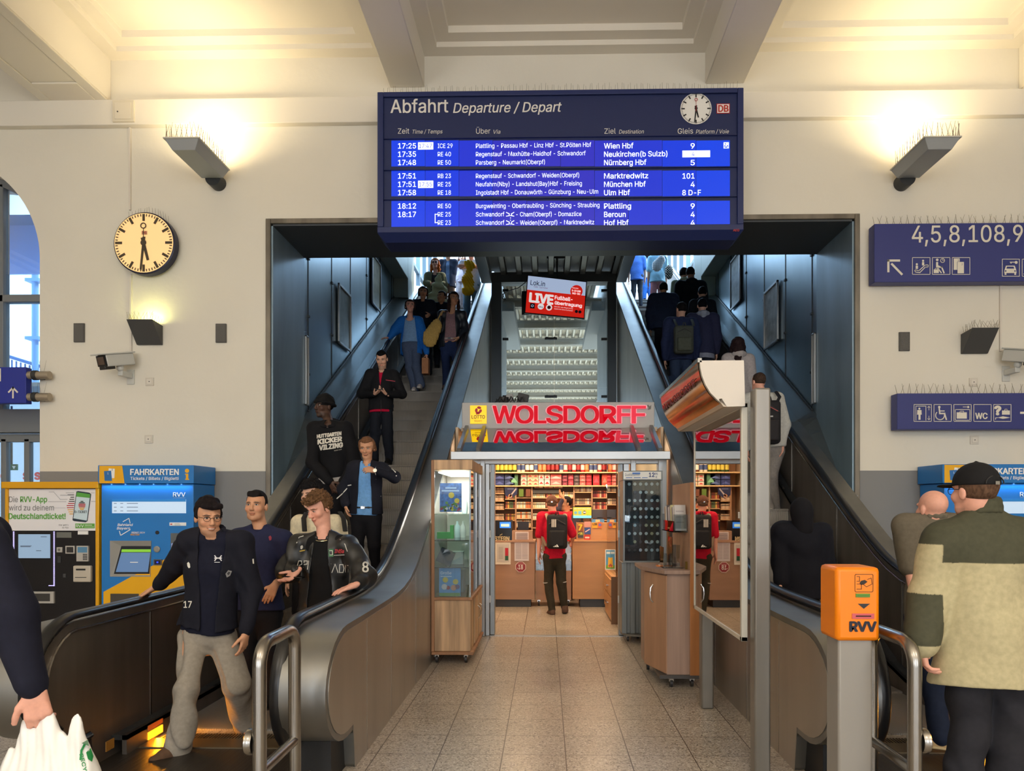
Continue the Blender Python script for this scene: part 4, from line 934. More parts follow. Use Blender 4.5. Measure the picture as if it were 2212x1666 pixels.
yellow_machine()
def blue_machine():
    Y = 7.95; PB = mat('machine_blue', (30, 122, 200), 0.35); PY = mat('machine_amber', (238, 176, 10), 0.4)
    a, b = W(219, 1340, Y), W(418, 1046, Y); x0, x1, zt = a.x, b.x, b.z; h0, h1 = W(213.8, 1045, Y), W(418.4, 1005.2, Y)
    T = thing('ticket_machine', 'blue ticket machine beside the yellow one, with white display and amber diagonal', 'ticket machine', ((x0+x1)/2, Y, 0), 'blue ticket machines')
    m = MB(); m.box((x0, Y, 0.04), (x1, YW-0.02, zt)); part(T, 'body', m, PB, bevel=0.006)
    m = MB(); m.box((h0.x, Y-0.02, h0.z), (h1.x+0.01, YW-0.02, h1.z)); hd = part(T, 'header', m, PB, bevel=0.006)
    y = Y-0.023; m = MB(); m.ppoly([(214.5, 1044.3), (269, 1044.3), (264, 1006.5), (214.5, 1006.5)], y, PY)
    m.ppoly([(232, 1034), (247, 1033), (248, 1013), (235, 1012)], y-0.001, WHITE); m.ppoly([(226, 1039), (242, 1039), (240, 1017), (224.5, 1018)], y-0.002, C((36, 110, 180), .4)); m.ptext('1', 232, 1025, 4, y-0.003, WHITE); m.ptext('2', 241, 1017, 4, y-0.003, C((30, 30, 40), .5))
    W2 = C((244, 246, 248), 0.45); m.ptext('FAHRKARTEN', 282, 1026, 12.3, y, W2, 386, bold=0.03); m.ptext('Tickets / Billets / Biglietti', 282, 1037, 6.4, y, W2, 386, bold=0.012)
    m.disc(W(404, 1017.3, y), 4.6*Y/F, (0, -1, 0), PY, 20); m.ppoly([(400, 1037), (408.5, 1037), (408.5, 1034.6), (406.8, 1034.6), (406.8, 1023.5), (400, 1023.5), (400, 1026), (401.6, 1026), (401.6, 1034.6), (400, 1034.6)], y, PY)
    part(hd, 'lettering', m)
    m = MB(); DL = mat('cool_led', (200, 230, 255), 0.4, emit=8, ecol=(190, 225, 255))
    for px in (241, 271, 302, 332, 362, 392): m.disc(W(px, 1045.6, Y)+Vector((0, -0.005, -0.004)), 0.008, (0, 0, -1), DL, 10)
    part(hd, 'downlight', m)
    y = Y-0.004
    def fl(pts, mt, dy=0.0): return [W(px, py, y-dy) for px, py in pts]
    m = MB(); m.ppoly([(223.5, 1345), (223.5, 1279), (282, 1247), (368, 1202), (417, 1172), (417, 1345)], y, PY); part(T, 'amber_panel', m)
    m = MB(); m.ptext('RVV', 374, 1073, 9, y, W2, 400.5, bold=0.02); m.prect(374, 1076.2, 400.5, 1075.4, y, C((150, 190, 226), .5))
    m.ptext('Bahnland', 254, 1136.5, 5.2, y, W2, 287, bold=0.02, shear=0.2); m.ptext('Bayern', 252.5, 1144, 5.2, y, W2, 281, bold=0.02, shear=0.2)
    m.pline([(266, 1127), (278.5, 1120), (281, 1130)], 1.6, y, W2); m.pline([(258, 1148), (260.5, 1157), (281, 1144.5)], 1.6, y, W2); m.ptext('BRINGT DICH', 284, 1152.5, 3.4, y, W2, 313, bold=0.02, shear=0.2); m.ptext('WEITER', 282, 1157, 3.4, y, PY, 301, bold=0.02, shear=0.2)
    part(T, 'lettering', m)
    m = MB(); m.pbox(242, 1079, 401.5, 1109, Y-0.006, 0.02, mat('screen_white', (110, 120, 130), 0.3, emit=0.72, ecol=(214, 236, 255))); m.prect(242, 1084, 401.5, 1079, Y-0.008, C((40, 140, 214), .4))
    for yy in (1088, 1096, 1104):
        for xa, w_ in ((246, 6), (260, 6), (274, 24)): m.prect(xa, yy+0.7, xa+w_, yy-0.7, Y-0.0085, C((120, 140, 170), .5))
    part(T, 'timetable_screen', m)
    GB = C((150, 148, 142), 0.45, metal=0.3); m = MB(); mb = m
    ox = [(237.5, 1168.5), (326.5, 1168.5), (325, 1246), (237.5, 1246)]; ix = [(262, 1180), (326, 1180), (323, 1240), (246, 1240)]
    O = [W(px, py, Y-0.008) for px, py in ox]; I = [W(px, py, Y+0.0) for px, py in ix]; S = [W(px, py, Y+0.03) for px, py in ix]
    m.add(O+I, [(0, 1, 5, 4), (1, 2, 6, 5), (2, 3, 7, 6), (3, 0, 4, 7)], GB)
    ob = [v+Vector((0, 0.012, 0)) for v in O]; m.add(O+ob, [(0, 4, 5, 1), (1, 5, 6, 2), (2, 6, 7, 3), (3, 7, 4, 0)], GB)
    z = W(280, 1240, Y); m.ppoly([(246, 1240), (323, 1240), (326, 1180), (262, 1180)], Y-0.0045, C((30, 34, 44), .3)); m.ppoly([(250, 1236), (319.5, 1236), (325, 1194), (262, 1194)], Y-0.0055, mat('screen_blue', (60, 80, 120), 0.25, emit=0.4, ecol=(130, 170, 216))); m.ppoly([(262, 1193), (325.5, 1193), (326, 1187), (263, 1187)], Y-0.0055, mat('screen_green', (90, 160, 60), 0.3, emit=0.5, ecol=(160, 220, 60)))
    m.ptext('bitte wählen', 280, 1216, 2.6, Y-0.006, W2, 299, bold=0.02) if False else m.prect(281, 1216, 298, 1214.2, Y-0.006, W2)
    part(T, 'touch_screen', m)
    m = MB(); m.lathe([(4.1*Y/F, 0), (4.1*Y/F, 0.008)], W(340, 1150.7, Y), (0, -1, 0), BLACK, 18); part(T, 'camera', m); m = MB(); m.lathe([(7*Y/F, 0), (7*Y/F, 0.012), (5*Y/F, 0.016)], W(339.6, 1186.7, Y), (0, -1, 0), GB, 20); part(T, 'speaker', m)
    m = MB(); m.pbox(331.5, 1208.8, 348.6, 1221.5, Y-0.02, 0.02, C((96, 96, 100), .4)); m.pbox(333.5, 1210.6, 346.6, 1219.6, Y-0.023, 0.004, C((16, 20, 60), .3)); m.prect(338, 1216.5, 342, 1213.5, Y-0.024, mat('reader_blue', (40, 70, 255), .4, emit=0.8, ecol=(50, 80, 255))); part(T, 'card_reader', m)
    m = MB(); m.pbox(368.5, 1152, 401, 1196, Y-0.008, 0.01, C((92, 96, 98), .5)); m.pbox(370, 1174, 373.5, 1183, Y-0.012, 0.006, C((170, 190, 255), .4)); part(T, 'ticket_slot', m, bevel=0.002)
    m = MB(); m.pbox(366, 1129, 402, 1136, Y-0.004, 0.005, WHITE); m.prect(368, 1134, 372, 1131.5, Y-0.0055, C((190, 40, 50), .5)); m.prect(377, 1134.6, 390, 1133.8, Y-0.0055, C((120, 120, 120), .5)); m.prect(377, 1132, 388, 1131.3, Y-0.0055, C((120, 120, 120), .5)); part(T, 'sticker', m)
    m = MB(); m.pbox(238, 1283, 299.5, 1318, Y-0.008, 0.01, C((70, 64, 54), .5)); part(T, 'ticket_tray', m, bevel=0.003)
    p = W(2034, 1005, Y).x-W(213.8, 1005, Y).x
    dup(T, T.location+Vector((p, 0, 0)), None, 'blue ticket machine half hidden behind the bald man and the black cap')
    for dx in (0, p): area('header_led', ((x0+x1)/2+dx, Y-0.03, h0.z-0.01), (R(-18), 0, 0), 1.0, 0.02, 2.2, (150, 205, 255))
blue_machine()
# ---------------------------------------------------------------- orange validator
def validator():
    Y = 3.4; OR = mat('validator_orange', (242, 132, 0), 0.35); a, b = W(1812, 1386, Y), W(1902, 1226, Y)
    T = thing('ticket_validator', 'orange ticket validator on a grey post in front of the ascending escalator', 'validator', ((a.x+b.x)/2, Y+0.08, 0))
    m = MB(); m.box((a.x-0.012, Y, a.z), (b.x, Y+0.21, b.z)); bx_ = part(T, 'validator_box', m, OR, bevel=0.02)
    p0, p1 = W(1811, 1380, Y+0.02), W(1886, 1380, Y+0.02); part(T, 'post', MB().box((p0.x, Y+0.02, 0), (p1.x, Y+0.17, a.z+0.02)), mat('post_grey', (150, 146, 140), 0.5, 0.2), bevel=0.012)
    y = Y-0.002; K = C((40, 30, 20), .5); m = MB(); m.ptext('RVV', 1836, 1364, 20.5, y, C((30, 30, 48), .5), 1892, bold=0.04); m.ppoly([(1853, 1304.5), (1866, 1315.5), (1879.5, 1304.5)][::-1], y, C((40, 44, 52), .5))
    fr_ = [(1847+2, 1241), (1884, 1241), (1886, 1243), (1886, 1277), (1884, 1279), (1849, 1279), (1847, 1277), (1847, 1243), (1849, 1241)]; m.pline(fr_, 1.0, y, K)
    m.pline([(1851, 1246), (1857, 1246), (1857, 1256), (1851, 1256)], 1, y, K); m.pline([(1851, 1273), (1861, 1273), (1861, 1262), (1851, 1262)], 1, y, K); m.ppoly([(1857, 1260), (1860, 1255), (1868, 1253), (1874, 1257), (1868, 1262), (1860, 1264)][::-1], y, K); m.pline([(1874, 1252), (1882, 1249), (1884, 1262), (1872, 1268), (1864, 1262)], 1, y, K)
    part(bx_, 'print', m)
    m = MB(); m.pbox(1849, 1283, 1879.5, 1290.5, Y-0.004, 0.01, C((90, 140, 40), .4)); m.prect(1852, 1288, 1877, 1287, Y-0.005, C((60, 110, 50), .4)); part(bx_, 'green_lamp', m)
    m = MB(); m.pbox(1841, 1326, 1888.5, 1337, Y-0.004, 0.01, C((206, 90, 96), .4)); m.pbox(1849, 1330, 1882, 1333, Y-0.005, 0.003, C((70, 16, 22), .5)); part(bx_, 'ticket_slot', m)
validator()
# ---------------------------------------------------------------- glazed notice board on two posts with an illuminated canopy
def notice_board():
    T = thing('notice_board', 'glazed notice board on two grey posts with a curved golden canopy', 'notice board', (1.09, 5.0, 0))
    PG = mat('post_grey_steel', (138, 134, 128), 0.4, 0.6, noise=(5, 0.15, (1, 1, 0.2)))
    zt = W(1640, 840, 4.24).z
    m = MB(); m.box((1.055, 4.20, 0), (1.15, 4.30, zt)); part(T, 'post', m, PG, bevel=0.012); m = MB(); m.box((1.055, 5.62, 0), (1.15, 5.72, 2.15)); part(T, 'post', m, PG, bevel=0.012)
    y0, y1, z0, z1 = 4.34, 5.74, 0.775, 2.22; xf = 1.045; e = 0.03
    FRM = C((206, 202, 190), 0.4, metal=0.3); m = MB(); m.box((xf-0.03, y0, z0), (xf+0.01, y0+e, z1)); m.box((xf-0.03, y1-e, z0), (xf+0.01, y1, z1)); m.box((xf-0.03, y0, z0), (xf+0.01, y1, z0+e)); m.box((xf-0.03, y0, z1-e), (xf+0.01, y1, z1)); part(T, 'frame', m, FRM, bevel=0.004)
    m = MB(); m.box((xf, y0+e, z0+e), (xf+0.01, y1-e, z1-e)); part(T, 'backing', m, mat('cream_board', (206, 200, 168), 0.6))
    m = MB(); m.box((xf-0.006, y0+0.1, z0+0.14), (xf, y1-0.1, z1-0.1)); part(T, 'poster', m, mat('brown_poster', (126, 100, 72), 0.5, noise=(3, 0.4)))
    part(T, 'pane', MB().box((xf-0.024, y0+e, z0+e), (xf-0.02, y1-e, z1-e)), glass_material('mirror_pane', (226, 224, 210), 0.42, 0.01))
    m = MB(); pr = [(1511.5, 779), (1607, 778.6), (1609.7, 877.7), (1570, 878.7), (1550, 864), (1535, 849), (1524, 831), (1516.6, 812), (1513, 795)]
    P = [W(x, y, 4.3) for x, y in pr]; CW = mat('canopy_white', (214, 206, 196), 0.5)
    m.prism(P, (0, 0.03, 0), CW); m.prism([p+Vector((0, 1.42, 0)) for p in P], (0, 0.03, 0), CW); m.prism([p+Vector((0, 0.03, 0)) for p in P[:4]], (0, 1.39, 0), CW)
    cp = part(T, 'canopy', m, bevel=0.004)
    g = MB(); c = [P[0]]+P[:2:-1]; c = [P[0], P[8], P[7], P[6], P[5], P[4], P[3]]; off = Vector((-0.006, 0.03, 0)); n = 26; vs = []; GOLD = mat('gold_foil', (196, 140, 62), 0.12, 0.85, noise=(7, 0.35, (1, 0.6, 2))); GREY = mat('silver_strip', (200, 204, 206), 0.15, 0.9)
    for k in range(n+1):
        for q in c: vs.append(q+off+Vector((0, 1.39*k/n, 0)))
    w_ = len(c); g.add(vs, [(k*w_+i, (k+1)*w_+i, (k+1)*w_+i+1, k*w_+i+1) for k in range(n) for i in range(w_-1)], GOLD)
    co_ = part(cp, 'golden_face', g, smooth=True)
    t = MB(); t.box((P[0].x-0.012, 4.3, P[0].z-0.01), (P[0].x+0.012, 5.75, P[0].z+0.015), GREY); d_ = (P[3]-P[4]); t.prism([P[3], P[3]+Vector((-0.02, 0, 0.0)), P[3]+Vector((-0.05, 0, 0.045)), P[3]+Vector((-0.03, 0, 0.05))], (0, 1.45, 0), C((196, 180, 160), .4)); part(cp, 'edge_trim', t)
    s = MB(); mid = (P[7]+P[6])/2; u = Vector((0, -1, 0)); v = (P[7]-P[6]).normalized(); nrm = u.cross(v)
    s.text('WOLSDORFF', mid+Vector((0, 1.36, 0))+nrm*0.012, u, v, 0.045, C((120, 40, 60), .4), 1.2, bold=0.01)  # the shop sign's reflection drawn onto the foil as lettering
    for k, (dz, c_) in enumerate(((0.5, (206, 60, 46)), (-0.75, (120, 98, 22)), (-1.15, (150, 120, 30)))):
        pass
    part(co_, 'lettering', s)
    m = MB(); m.box((xf-0.026, y0+0.05, 1.52), (xf-0.0245, y0+0.09, 1.56), C((216, 216, 210), .4)); part(T, 'sticker', m)
notice_board()
# ---------------------------------------------------------------- wooden desk with a tall board and brochures
OAK = mat('oak_laminate', (176, 134, 104), 0.5, noise=(9, 0.16, (1, 1, 0.12), 6)); OAKG = mat('grey_oak', (156, 128, 112), 0.5, noise=(14, 0.18, (2, 2, 0.08), 6)); OAKO = mat('warm_oak_edge', (170, 110, 58), 0.5, noise=(9, 0.15, (1, 1, 0.12), 6))
CHROME = mat('chrome', (206, 206, 206), 0.15, 1.0); CAST = mat('castor_rubber', (44, 42, 42), 0.5)
def castor(parent, x, y, r=0.035):
    m = MB(); m.box((x-0.02, y-0.02, r*1.5), (x+0.02, y+0.02, r*2.4), CHROME); m.lathe([(r, -0.012), (r, 0.012)], (x, y, r), (1, 0, 0), CAST, 16); part(parent, 'castor', m)
def desk():
    T = thing('sales_desk', 'wooden sales desk on castors with a tall back board, beside the notice board', 'desk', (0.95, 6.65, 0))
    xa, xb, xd = 0.765, 1.09, 1.17; y0, y1 = 6.28, 7.02; zb, zt = 0.115, 1.0
    m = MB(); m.prism([(xa+0.13, y0, zb), (xb, y0, zb), (xb, y1, zb), (xa, y1, zb), (xa, y0+0.42, zb)], (0, 0, zt-zb), OAKG); part(T, 'carcass', m)
    a_, b_ = Vector((xa, y0+0.42, 0)), Vector((xa+0.13, y0, 0)); n_ = Vector((-1, -0.31, 0)).normalized()*0.012
    m = MB(); m.prism([a_+Vector((0, 0, zb+0.01)), b_+Vector((0, 0, zb+0.01)), b_+n_+Vector((0, 0, zb+0.01)), a_+n_+Vector((0, 0, zb+0.01))], (0, 0, zt-zb-0.03), OAK); dr = part(T, 'door', m)
    h = MB(); mid = a_.lerp(b_, 0.45)+n_*1.6; h.tube([mid+Vector((0, 0, 0.72)), mid+n_*2+Vector((0, 0, 0.75)), mid+n_*2.4+Vector((0, 0, 0.80)), mid+n_*2+Vector((0, 0, 0.85)), mid+Vector((0, 0, 0.88))], 0.007, CHROME, 8); part(dr, 'handle', h, smooth=True)
    m = MB(); m.prism([(xa+0.10, y0-0.04, zt), (xb, y0-0.04, zt), (xb, y1+0.1, zt), (xa-0.05, y1+0.1, zt), (xa-0.05, y0+0.40, zt)], (0, 0, 0.032), OAKG); part(T, 'worktop', m, bevel=0.003)
    m = MB(); m.box((xb, y0-0.03, zb), (xd, y1+0.1, 1.8), OAK); m.box((xb+0.002, y0-0.032, zb), (xd, y0-0.03, 1.8), OAKO); part(T, 'back_board', m)
    m = MB(); m.box((xa+0.06, y0-0.03, zb-0.03), (xd, y1, zb), C((70, 66, 64), .5)); part(T, 'plinth', m)
    for x, y in ((xa+0.17, y0+0.03), (xd-0.05, y0+0.05), (xa+0.06, y1-0.05), (xd-0.05, y1-0.05)): castor(T, x, y)
    k = MB(); k.box((xb-0.02, y0+0.08, 1.03), (xb, y0+0.10, 1.10)); part(T, 'hinge', k, C((120, 96, 40), .4, metal=0.6))
    # acrylic rack with brochures
    AC = glass_material('acrylic', (230, 236, 238), 0.15)
    r = thing('brochure_rack', 'clear acrylic rack of brochures on the tall board of the wooden desk', 'rack', (xb-0.06, 6.6, 1.36))
    m = MB(); m.box((xb-0.13, 6.34, 1.36), (xb-0.002, 6.96, 1.368)); m.box((xb-0.13, 6.34, 1.36), (xb-0.124, 6.96, 1.46)); m.box((xb-0.13, 6.34, 1.36), (xb-0.002, 6.346, 1.52)); m.box((xb-0.13, 6.954, 1.36), (xb-0.002, 6.96, 1.52)); part(r, 'tray', m, AC)
    cols = [(196, 190, 186), (226, 222, 214), (150, 140, 140), (214, 206, 150), (170, 160, 160), (206, 200, 204), (90, 84, 88), (220, 218, 212), (176, 150, 120)]
    for i in range(9):
        y = 6.37+0.064*i; m = MB(); rot = Matrix.Rotation(R(-14), 3, 'X')
        m.box((xb-0.112, y, 1.37), (xb-0.012, y+0.02, 1.37+0.235-0.01*(i % 3)), C(cols[i], .4), rot)
        for q in range(3): m.box((xb-0.1, y-0.002, 1.44+0.05*q), (xb-0.03, y-0.0005, 1.452+0.05*q), C(cols[(i+4) % 9], .5), rot, (xb-0.062, y+0.01, 1.48))
        solo('brochure', m, None, ('grey', 'cream', 'taupe', 'yellow', 'dull grey', 'lilac grey', 'black', 'white', 'tan')[i] + ' upright brochure in the clear rack on the wooden desk board', 'brochure', 'brochures in the rack')
    r2 = thing('leaflet_holder', 'clear acrylic leaflet holder standing on the wooden desk top', 'holder', (xb-0.06, 6.55, zt+0.033))
    m = MB(); z = zt+0.033
    for i in range(2):
        m.box((xb-0.20+0.08*i, 6.45, z), (xb-0.196+0.08*i, 6.66, z+0.19+0.09*i)); m.box((xb-0.20+0.08*i, 6.45, z), (xb-0.13+0.08*i, 6.454, z+0.12+0.09*i)); m.box((xb-0.20+0.08*i, 6.656, z), (xb-0.13+0.08*i, 6.66, z+0.12+0.09*i))
    m.box((xb-0.20, 6.45, z), (xb-0.02, 6.66, z+0.005)); part(r2, 'holder_shell', m, AC)
    m = MB(); m.box((0.86, 6.62, z), (1.0, 6.70, z+0.012), C((214, 120, 30), .4)); m.box((0.88, 6.63, z+0.012), (0.96, 6.69, z+0.015), C((230, 210, 190), .4)); solo('chocolate_bar', m, None, 'flat orange packet lying on the wooden desk top', 'packet')
    m = MB(); m.box((1.0, 6.74, z), (1.07, 6.86, z+0.02), C((216, 190, 190), .4), Matrix.Rotation(R(20), 3, 'Z')); solo('leaflet', m, None, 'small pale leaflet lying at the back of the wooden desk', 'leaflet')
desk()
# ---------------------------------------------------------------- glass cabinet with rustic wooden base
def cabinet():
    x0, x1 = -1.325, -0.93; y0, y1 = 7.2, 8.34; zb, zg, zt = 0.12, 0.64, 2.06
    WOOD = mat('rustic_wood', (196, 160, 122), 0.55, noise=(5, 0.5, (3, 3, 0.22), 9)); WD = mat('rustic_wood_edge', (156, 112, 78), 0.55, noise=(8, 0.25, (2, 2, 0.2)))
    T = thing('display_cabinet', 'tall glass display cabinet with rustic wooden base left of the shop door', 'cabinet', ((x0+x1)/2, (y0+y1)/2, 0))
    m = MB(); m.box((x0, y0, zb), (x1, y1, zg)); part(T, 'wooden_base', m, WOOD, bevel=0.006)
    m = MB(); m.box((x0-0.0, y0-0.03, zb-0.03), (x1+0.03, y1, zb)); m.box((x0, y0-0.02, zg), (x1+0.02, y1, zg+0.03)); part(T, 'edge_board', m, WD, bevel=0.004)
    m = MB(); m.box((x0, y0-0.02, 1.96), (x1+0.02, y1, zt), WOOD); m.box((x0-0.003, y0-0.022, zb), (x0+0.03, y0, zt), WD); part(T, 'crown_board', m, bevel=0.005)
    part(T, 'back_panel', MB().box((x0, y1-0.02, zg), (x1, y1, 1.96)), C((196, 186, 174), .5))
    part(T, 'glass_case', MB().box((x0+0.03, y0, zg+0.03), (x1, y0+0.006, 1.96)).box((x1-0.006, y0, zg+0.03), (x1, y1-0.02, 1.96)), GLASS)
    m = MB()
    for y in (y0+0.01, (y0+y1)/2, y1-0.03): m.box((x1-0.014, y-0.007, zg+0.03), (x1+0.002, y+0.007, 1.96))
    part(T, 'glass_edge', m, CHROME)
    zs_ = [W(950, 1108, 7.25).z-0.01, W(950, 1165, 7.25).z-0.01, W(950, 1221, 7.25).z-0.02]
    for z in zs_: part(T, 'glass_shelf', MB().box((x0+0.02, y0+0.02, z-0.008), (x1-0.02, y1-0.03, z)), glass_material('shelf_glass', (222, 236, 230), .1))
    for y in (7.75, 8.1):
        m = MB(); m.box((x1, y-0.22 if y < 8 else y-0.13, zb+0.02), (x1+0.012, y+0.12 if y < 8 else y+0.22, zg-0.02)); d = part(T, 'door', m, WOOD, bevel=0.003)
        h = MB(); yy = y+0.08 if y < 8 else y-0.09; h.tube([(x1+0.012, yy, 0.36), (x1+0.035, yy, 0.38), (x1+0.04, yy, 0.43), (x1+0.035, yy, 0.48), (x1+0.012, yy, 0.50)], 0.006, CHROME, 8); part(d, 'handle', h, smooth=True)
    for x, y in ((x0+0.05, y0+0.04), (x1-0.05, y0+0.04), (x1-0.03, y0+0.6), (x1-0.03, y1-0.1)): castor(T, x, y, 0.04)
    lt = MB(); lt.box((x0+0.06, y0+0.05, 1.93), (x1-0.05, y1-0.1, 1.945)); part(T, 'case_light', lt, mat('case_light', (255, 250, 240), .5, emit=5, ecol=(255, 244, 226)))
    area('case_tube', ((x0+x1)/2, 7.7, 1.92), (0, 0, 0), 0.25, 0.9, 16, (255, 246, 232))
    def stuff(nm, lab, cat, lo, hi, c, rot=None, extra=None):
        m = MB(); m.box(lo, hi, c if not isinstance(c, tuple) else C(c, .4), rot)
        if extra: extra(m)
        solo(nm, m, None, lab, cat)
    yf = y0+0.09
    PB_ = mat('floral_poster', (70, 120, 190), 0.35, noise=(30, 0.6)); z = zs_[0]
    def flowers(m):
        rnd = random.Random(3)
        for i in range(26): p = W(rnd.uniform(952, 995), rnd.uniform(1086, 1103), yf-0.003); m.disc(p, 0.010+0.006*rnd.random(), (0, -1, 0), C([(90, 140, 50), (206, 190, 60), (190, 70, 90), (110, 160, 70), (226, 220, 210)][i % 5], .5), 10)
        for px, py, r in ((975, 1070, 0.03), (987, 1082, 0.026)): m.disc(W(px, py, yf-0.004), r, (0, -1, 0), C((232, 196, 60), .4), 20)
        for i, (xa, xb) in enumerate(((962, 986), (954, 992))): m.prect(xa, 1056+6*i, xb, 1053+6*i, yf-0.004, C((176, 206, 236), .4))
    stuff('gift_poster', 'blue floral poster on the top shelf of the glass cabinet', 'poster', W(950, 1106, yf), W(997, 1044, yf)+Vector((0, 0.012, 0)), PB_, None, flowers)
    def ad(m):
        m.ptext('Große', 952, 1241, 6, yf-0.003, C((236, 244, 250), .4), 975, bold=0.02); m.prect(952, 1246.5, 976, 1244.5, yf-0.003, C((220, 236, 246), .4)); m.prect(949, 1291, 994, 1281, yf-0.003, C((110, 160, 70), .4))
        for px, py, r, c in ((962, 1253, .028, (232, 200, 60)), (984, 1257, .028, (232, 200, 60)), (960, 1268, .03, (236, 226, 220)), (980, 1270, .03, (214, 140, 100)), (988, 1268, .024, (96, 70, 120)), (968, 1270, .02, (190, 60, 60))): m.disc(W(px, py, yf-0.004), r, (0, -1, 0), C(c, .4), 18)
    stuff('sale_poster', 'blue advert with yellow price dots at the bottom of the glass cabinet', 'poster', W(948.5, 1292, yf), W(995, 1227, yf)+Vector((0, 0.012, 0)), C((70, 150, 206), .35), None, ad)
    stuff('green_box', 'green stepped carton on the middle shelf of the glass cabinet', 'box', W(944, 1164, yf), W(972, 1150, yf)+Vector((0, 0.1, 0)), (60, 170, 70), None, lambda m: m.box(W(972, 1164, yf+0.02), W(979, 1135, yf+0.02)+Vector((0, 0.08, 0)), C((80, 186, 84), .4)))
    stuff('black_carton', 'black patterned carton leaning in the glass cabinet', 'box', W(946, 1219, yf), W(978, 1188, yf)+Vector((0, 0.08, 0)), (52, 54, 58), Matrix.Rotation(R(24), 3, 'Y'))
    stuff('white_carton', 'pale carton behind the leaning black carton in the glass cabinet', 'box', W(975, 1219, 7.6), W(1000, 1192, 7.6)+Vector((0, 0.12, 0)), (196, 190, 186))
    stuff('pale_carton', 'pale stack of boxes behind the blue advert in the glass cabinet', 'box', W(978, 1289, 7.6), W(1001, 1232, 7.6)+Vector((0, 0.2, 0)), (190, 184, 180))
    for i, (px, py, c) in enumerate(((985, 1106, (206, 196, 190)), (1004, 1106, (190, 200, 190)), (1000, 1163, (210, 200, 196)), (988, 1163, (196, 206, 210)))):
        p = W(px, py, 7.9); m = MB(); m.lathe([(0.03, 0), (0.035, 0.05), (0.03, 0.12), (0.012, 0.15), (0.012, 0.18)], (p.x, p.y, zs_[0 if i < 2 else 1]), (0, 0, 1), C(c, .15), 16)
        solo('ornament', m, None, 'small pale ornament at the back of the glass cabinet', 'ornament', 'ornaments in the glass cabinet', smooth=True)
cabinet()
# ---------------------------------------------------------------- rotating watch display
def watch_display():
    Y = 8.3; a, b = W(1346, 1212, Y), W(1431, 1037, Y); x0, x1 = a.x, b.x
    T = thing('watch_display', 'grey watch display tower with rows of wristwatches right of the shop door', 'display stand', ((x0+x1)/2, Y+0.2, 0))
    G = C((120, 124, 124), 0.4, metal=0.4)
    h0, h1 = W(1345, 1038, Y-0.02), W(1431, 1017, Y-0.02); m = MB(); m.box((h0.x, Y-0.03, h0.z), (h1.x, Y+0.4, h1.z)); hd = part(T, 'header', m, G, bevel=0.005)
    m = MB(); y = Y-0.032; m.prect(1347, 1035, 1428, 1019.5, y, C((226, 226, 222), .4)); K = C((40, 60, 120), .4); m.ptext('Qualitätsuhren', 1350, 1028.5, 5.5, y-0.001, C((80, 90, 110), .4), 1382); m.ptext('12', 1402, 1030.5, 9, y-0.001, K, 1413.5, bold=0.03); m.ptext('95', 1414.5, 1026, 4.5, y-0.001, K, 1420.5, bold=0.02); m.ptext('€', 1416, 1033, 4.5, y-0.001, K, 1420); m.prect(1366, 1025, 1383, 1021, y-0.001, C((60, 110, 190), .4))
    for q in ((1352, 1366), (1369, 1384), (1387, 1399)): m.prect(q[0], 1033, q[1], 1031.3, y-0.001, C((70, 110, 180), .4))
    part(hd, 'price_strip', m)
    part(T, 'back_panel', MB().box((x0+0.03, Y+0.14, a.z), (x1-0.02, Y+0.36, b.z)), C((20, 22, 26), .5))
    m = MB(); m.box((x0, Y, a.z-0.02), (x1, Y+0.38, a.z)); 
    for x in (x0, x1-0.02): m.box((x, Y, a.z), (x+0.02, Y+0.38, b.z))
    part(T, 'frame', m, G); part(T, 'pane', MB().box((x0+0.02, Y+0.004, a.z), (x1-0.02, Y+0.008, b.z)), GLASS)
    m = MB(); zz = a.z-0.02
    for i in range(5): xx = x0+0.02+(x1-x0-0.06)*i/4; m.box((xx-0.03, Y+0.05, 0.10), (xx+0.03, Y+0.36, zz))
    m.box((x0+0.03, Y+0.08, 0.1), (x1-0.03, Y+0.36, zz)); part(T, 'pedestal', m, G, bevel=0.006)
    m = MB(); m.lathe([(0.22, 0.08), (0.22, 0.10)], ((x0+x1)/2-0.02, Y+0.18, 0), (0, 0, 1), C((110, 106, 98), .5), 30); part(T, 'turntable', m)
    for dx, dy in ((-0.14, -0.1), (0.13, -0.1), (0, 0.08)): castor(T, (x0+x1)/2+dx-0.02, Y+0.22+dy, 0.033)
    # the watches
    wt = None; rnd = random.Random(5)
    dials = [(236, 232, 222), (226, 226, 226), (206, 190, 150), (60, 60, 64), (230, 224, 230), (200, 214, 220)]
    protos = {}
    for r_ in range(9):
        for c_ in range(6):
            px = 1359+12.2*c_; py = 1046+17.8*r_
            if c_ == 0 and r_ % 2: continue
            di = rnd.randrange(6) if rnd.random() < 0.5 else 0
            p = W(px, py, Y+0.12)
            if di in protos:
                o = protos[di].copy(); COL.objects.link(o); o.location = p
                for ch in protos[di].children: k = ch.copy(); COL.objects.link(k); k.parent = o
            else:
                o = thing('wristwatch', 'wristwatch with a black strap in the rows of the watch display', 'watch', p, 'wristwatches in the display tower'); protos[di] = o
                m = MB(); m.box(p+Vector((-0.011, 0.0, -0.045)), p+Vector((0.011, 0.018, 0.045))); part(o, 'strap', m, C((24, 24, 26), .5))
                m = MB(); m.lathe([(0.022, 0.0), (0.022, 0.008), (0.019, 0.010)], p, (0, -1, 0), C((180, 178, 170), .25, metal=0.8), 18); m.disc(p+Vector((0, -0.0105, 0)), 0.019, (0, -1, 0), C(dials[di], .4), 18); part(o, 'dial', m)
watch_display()
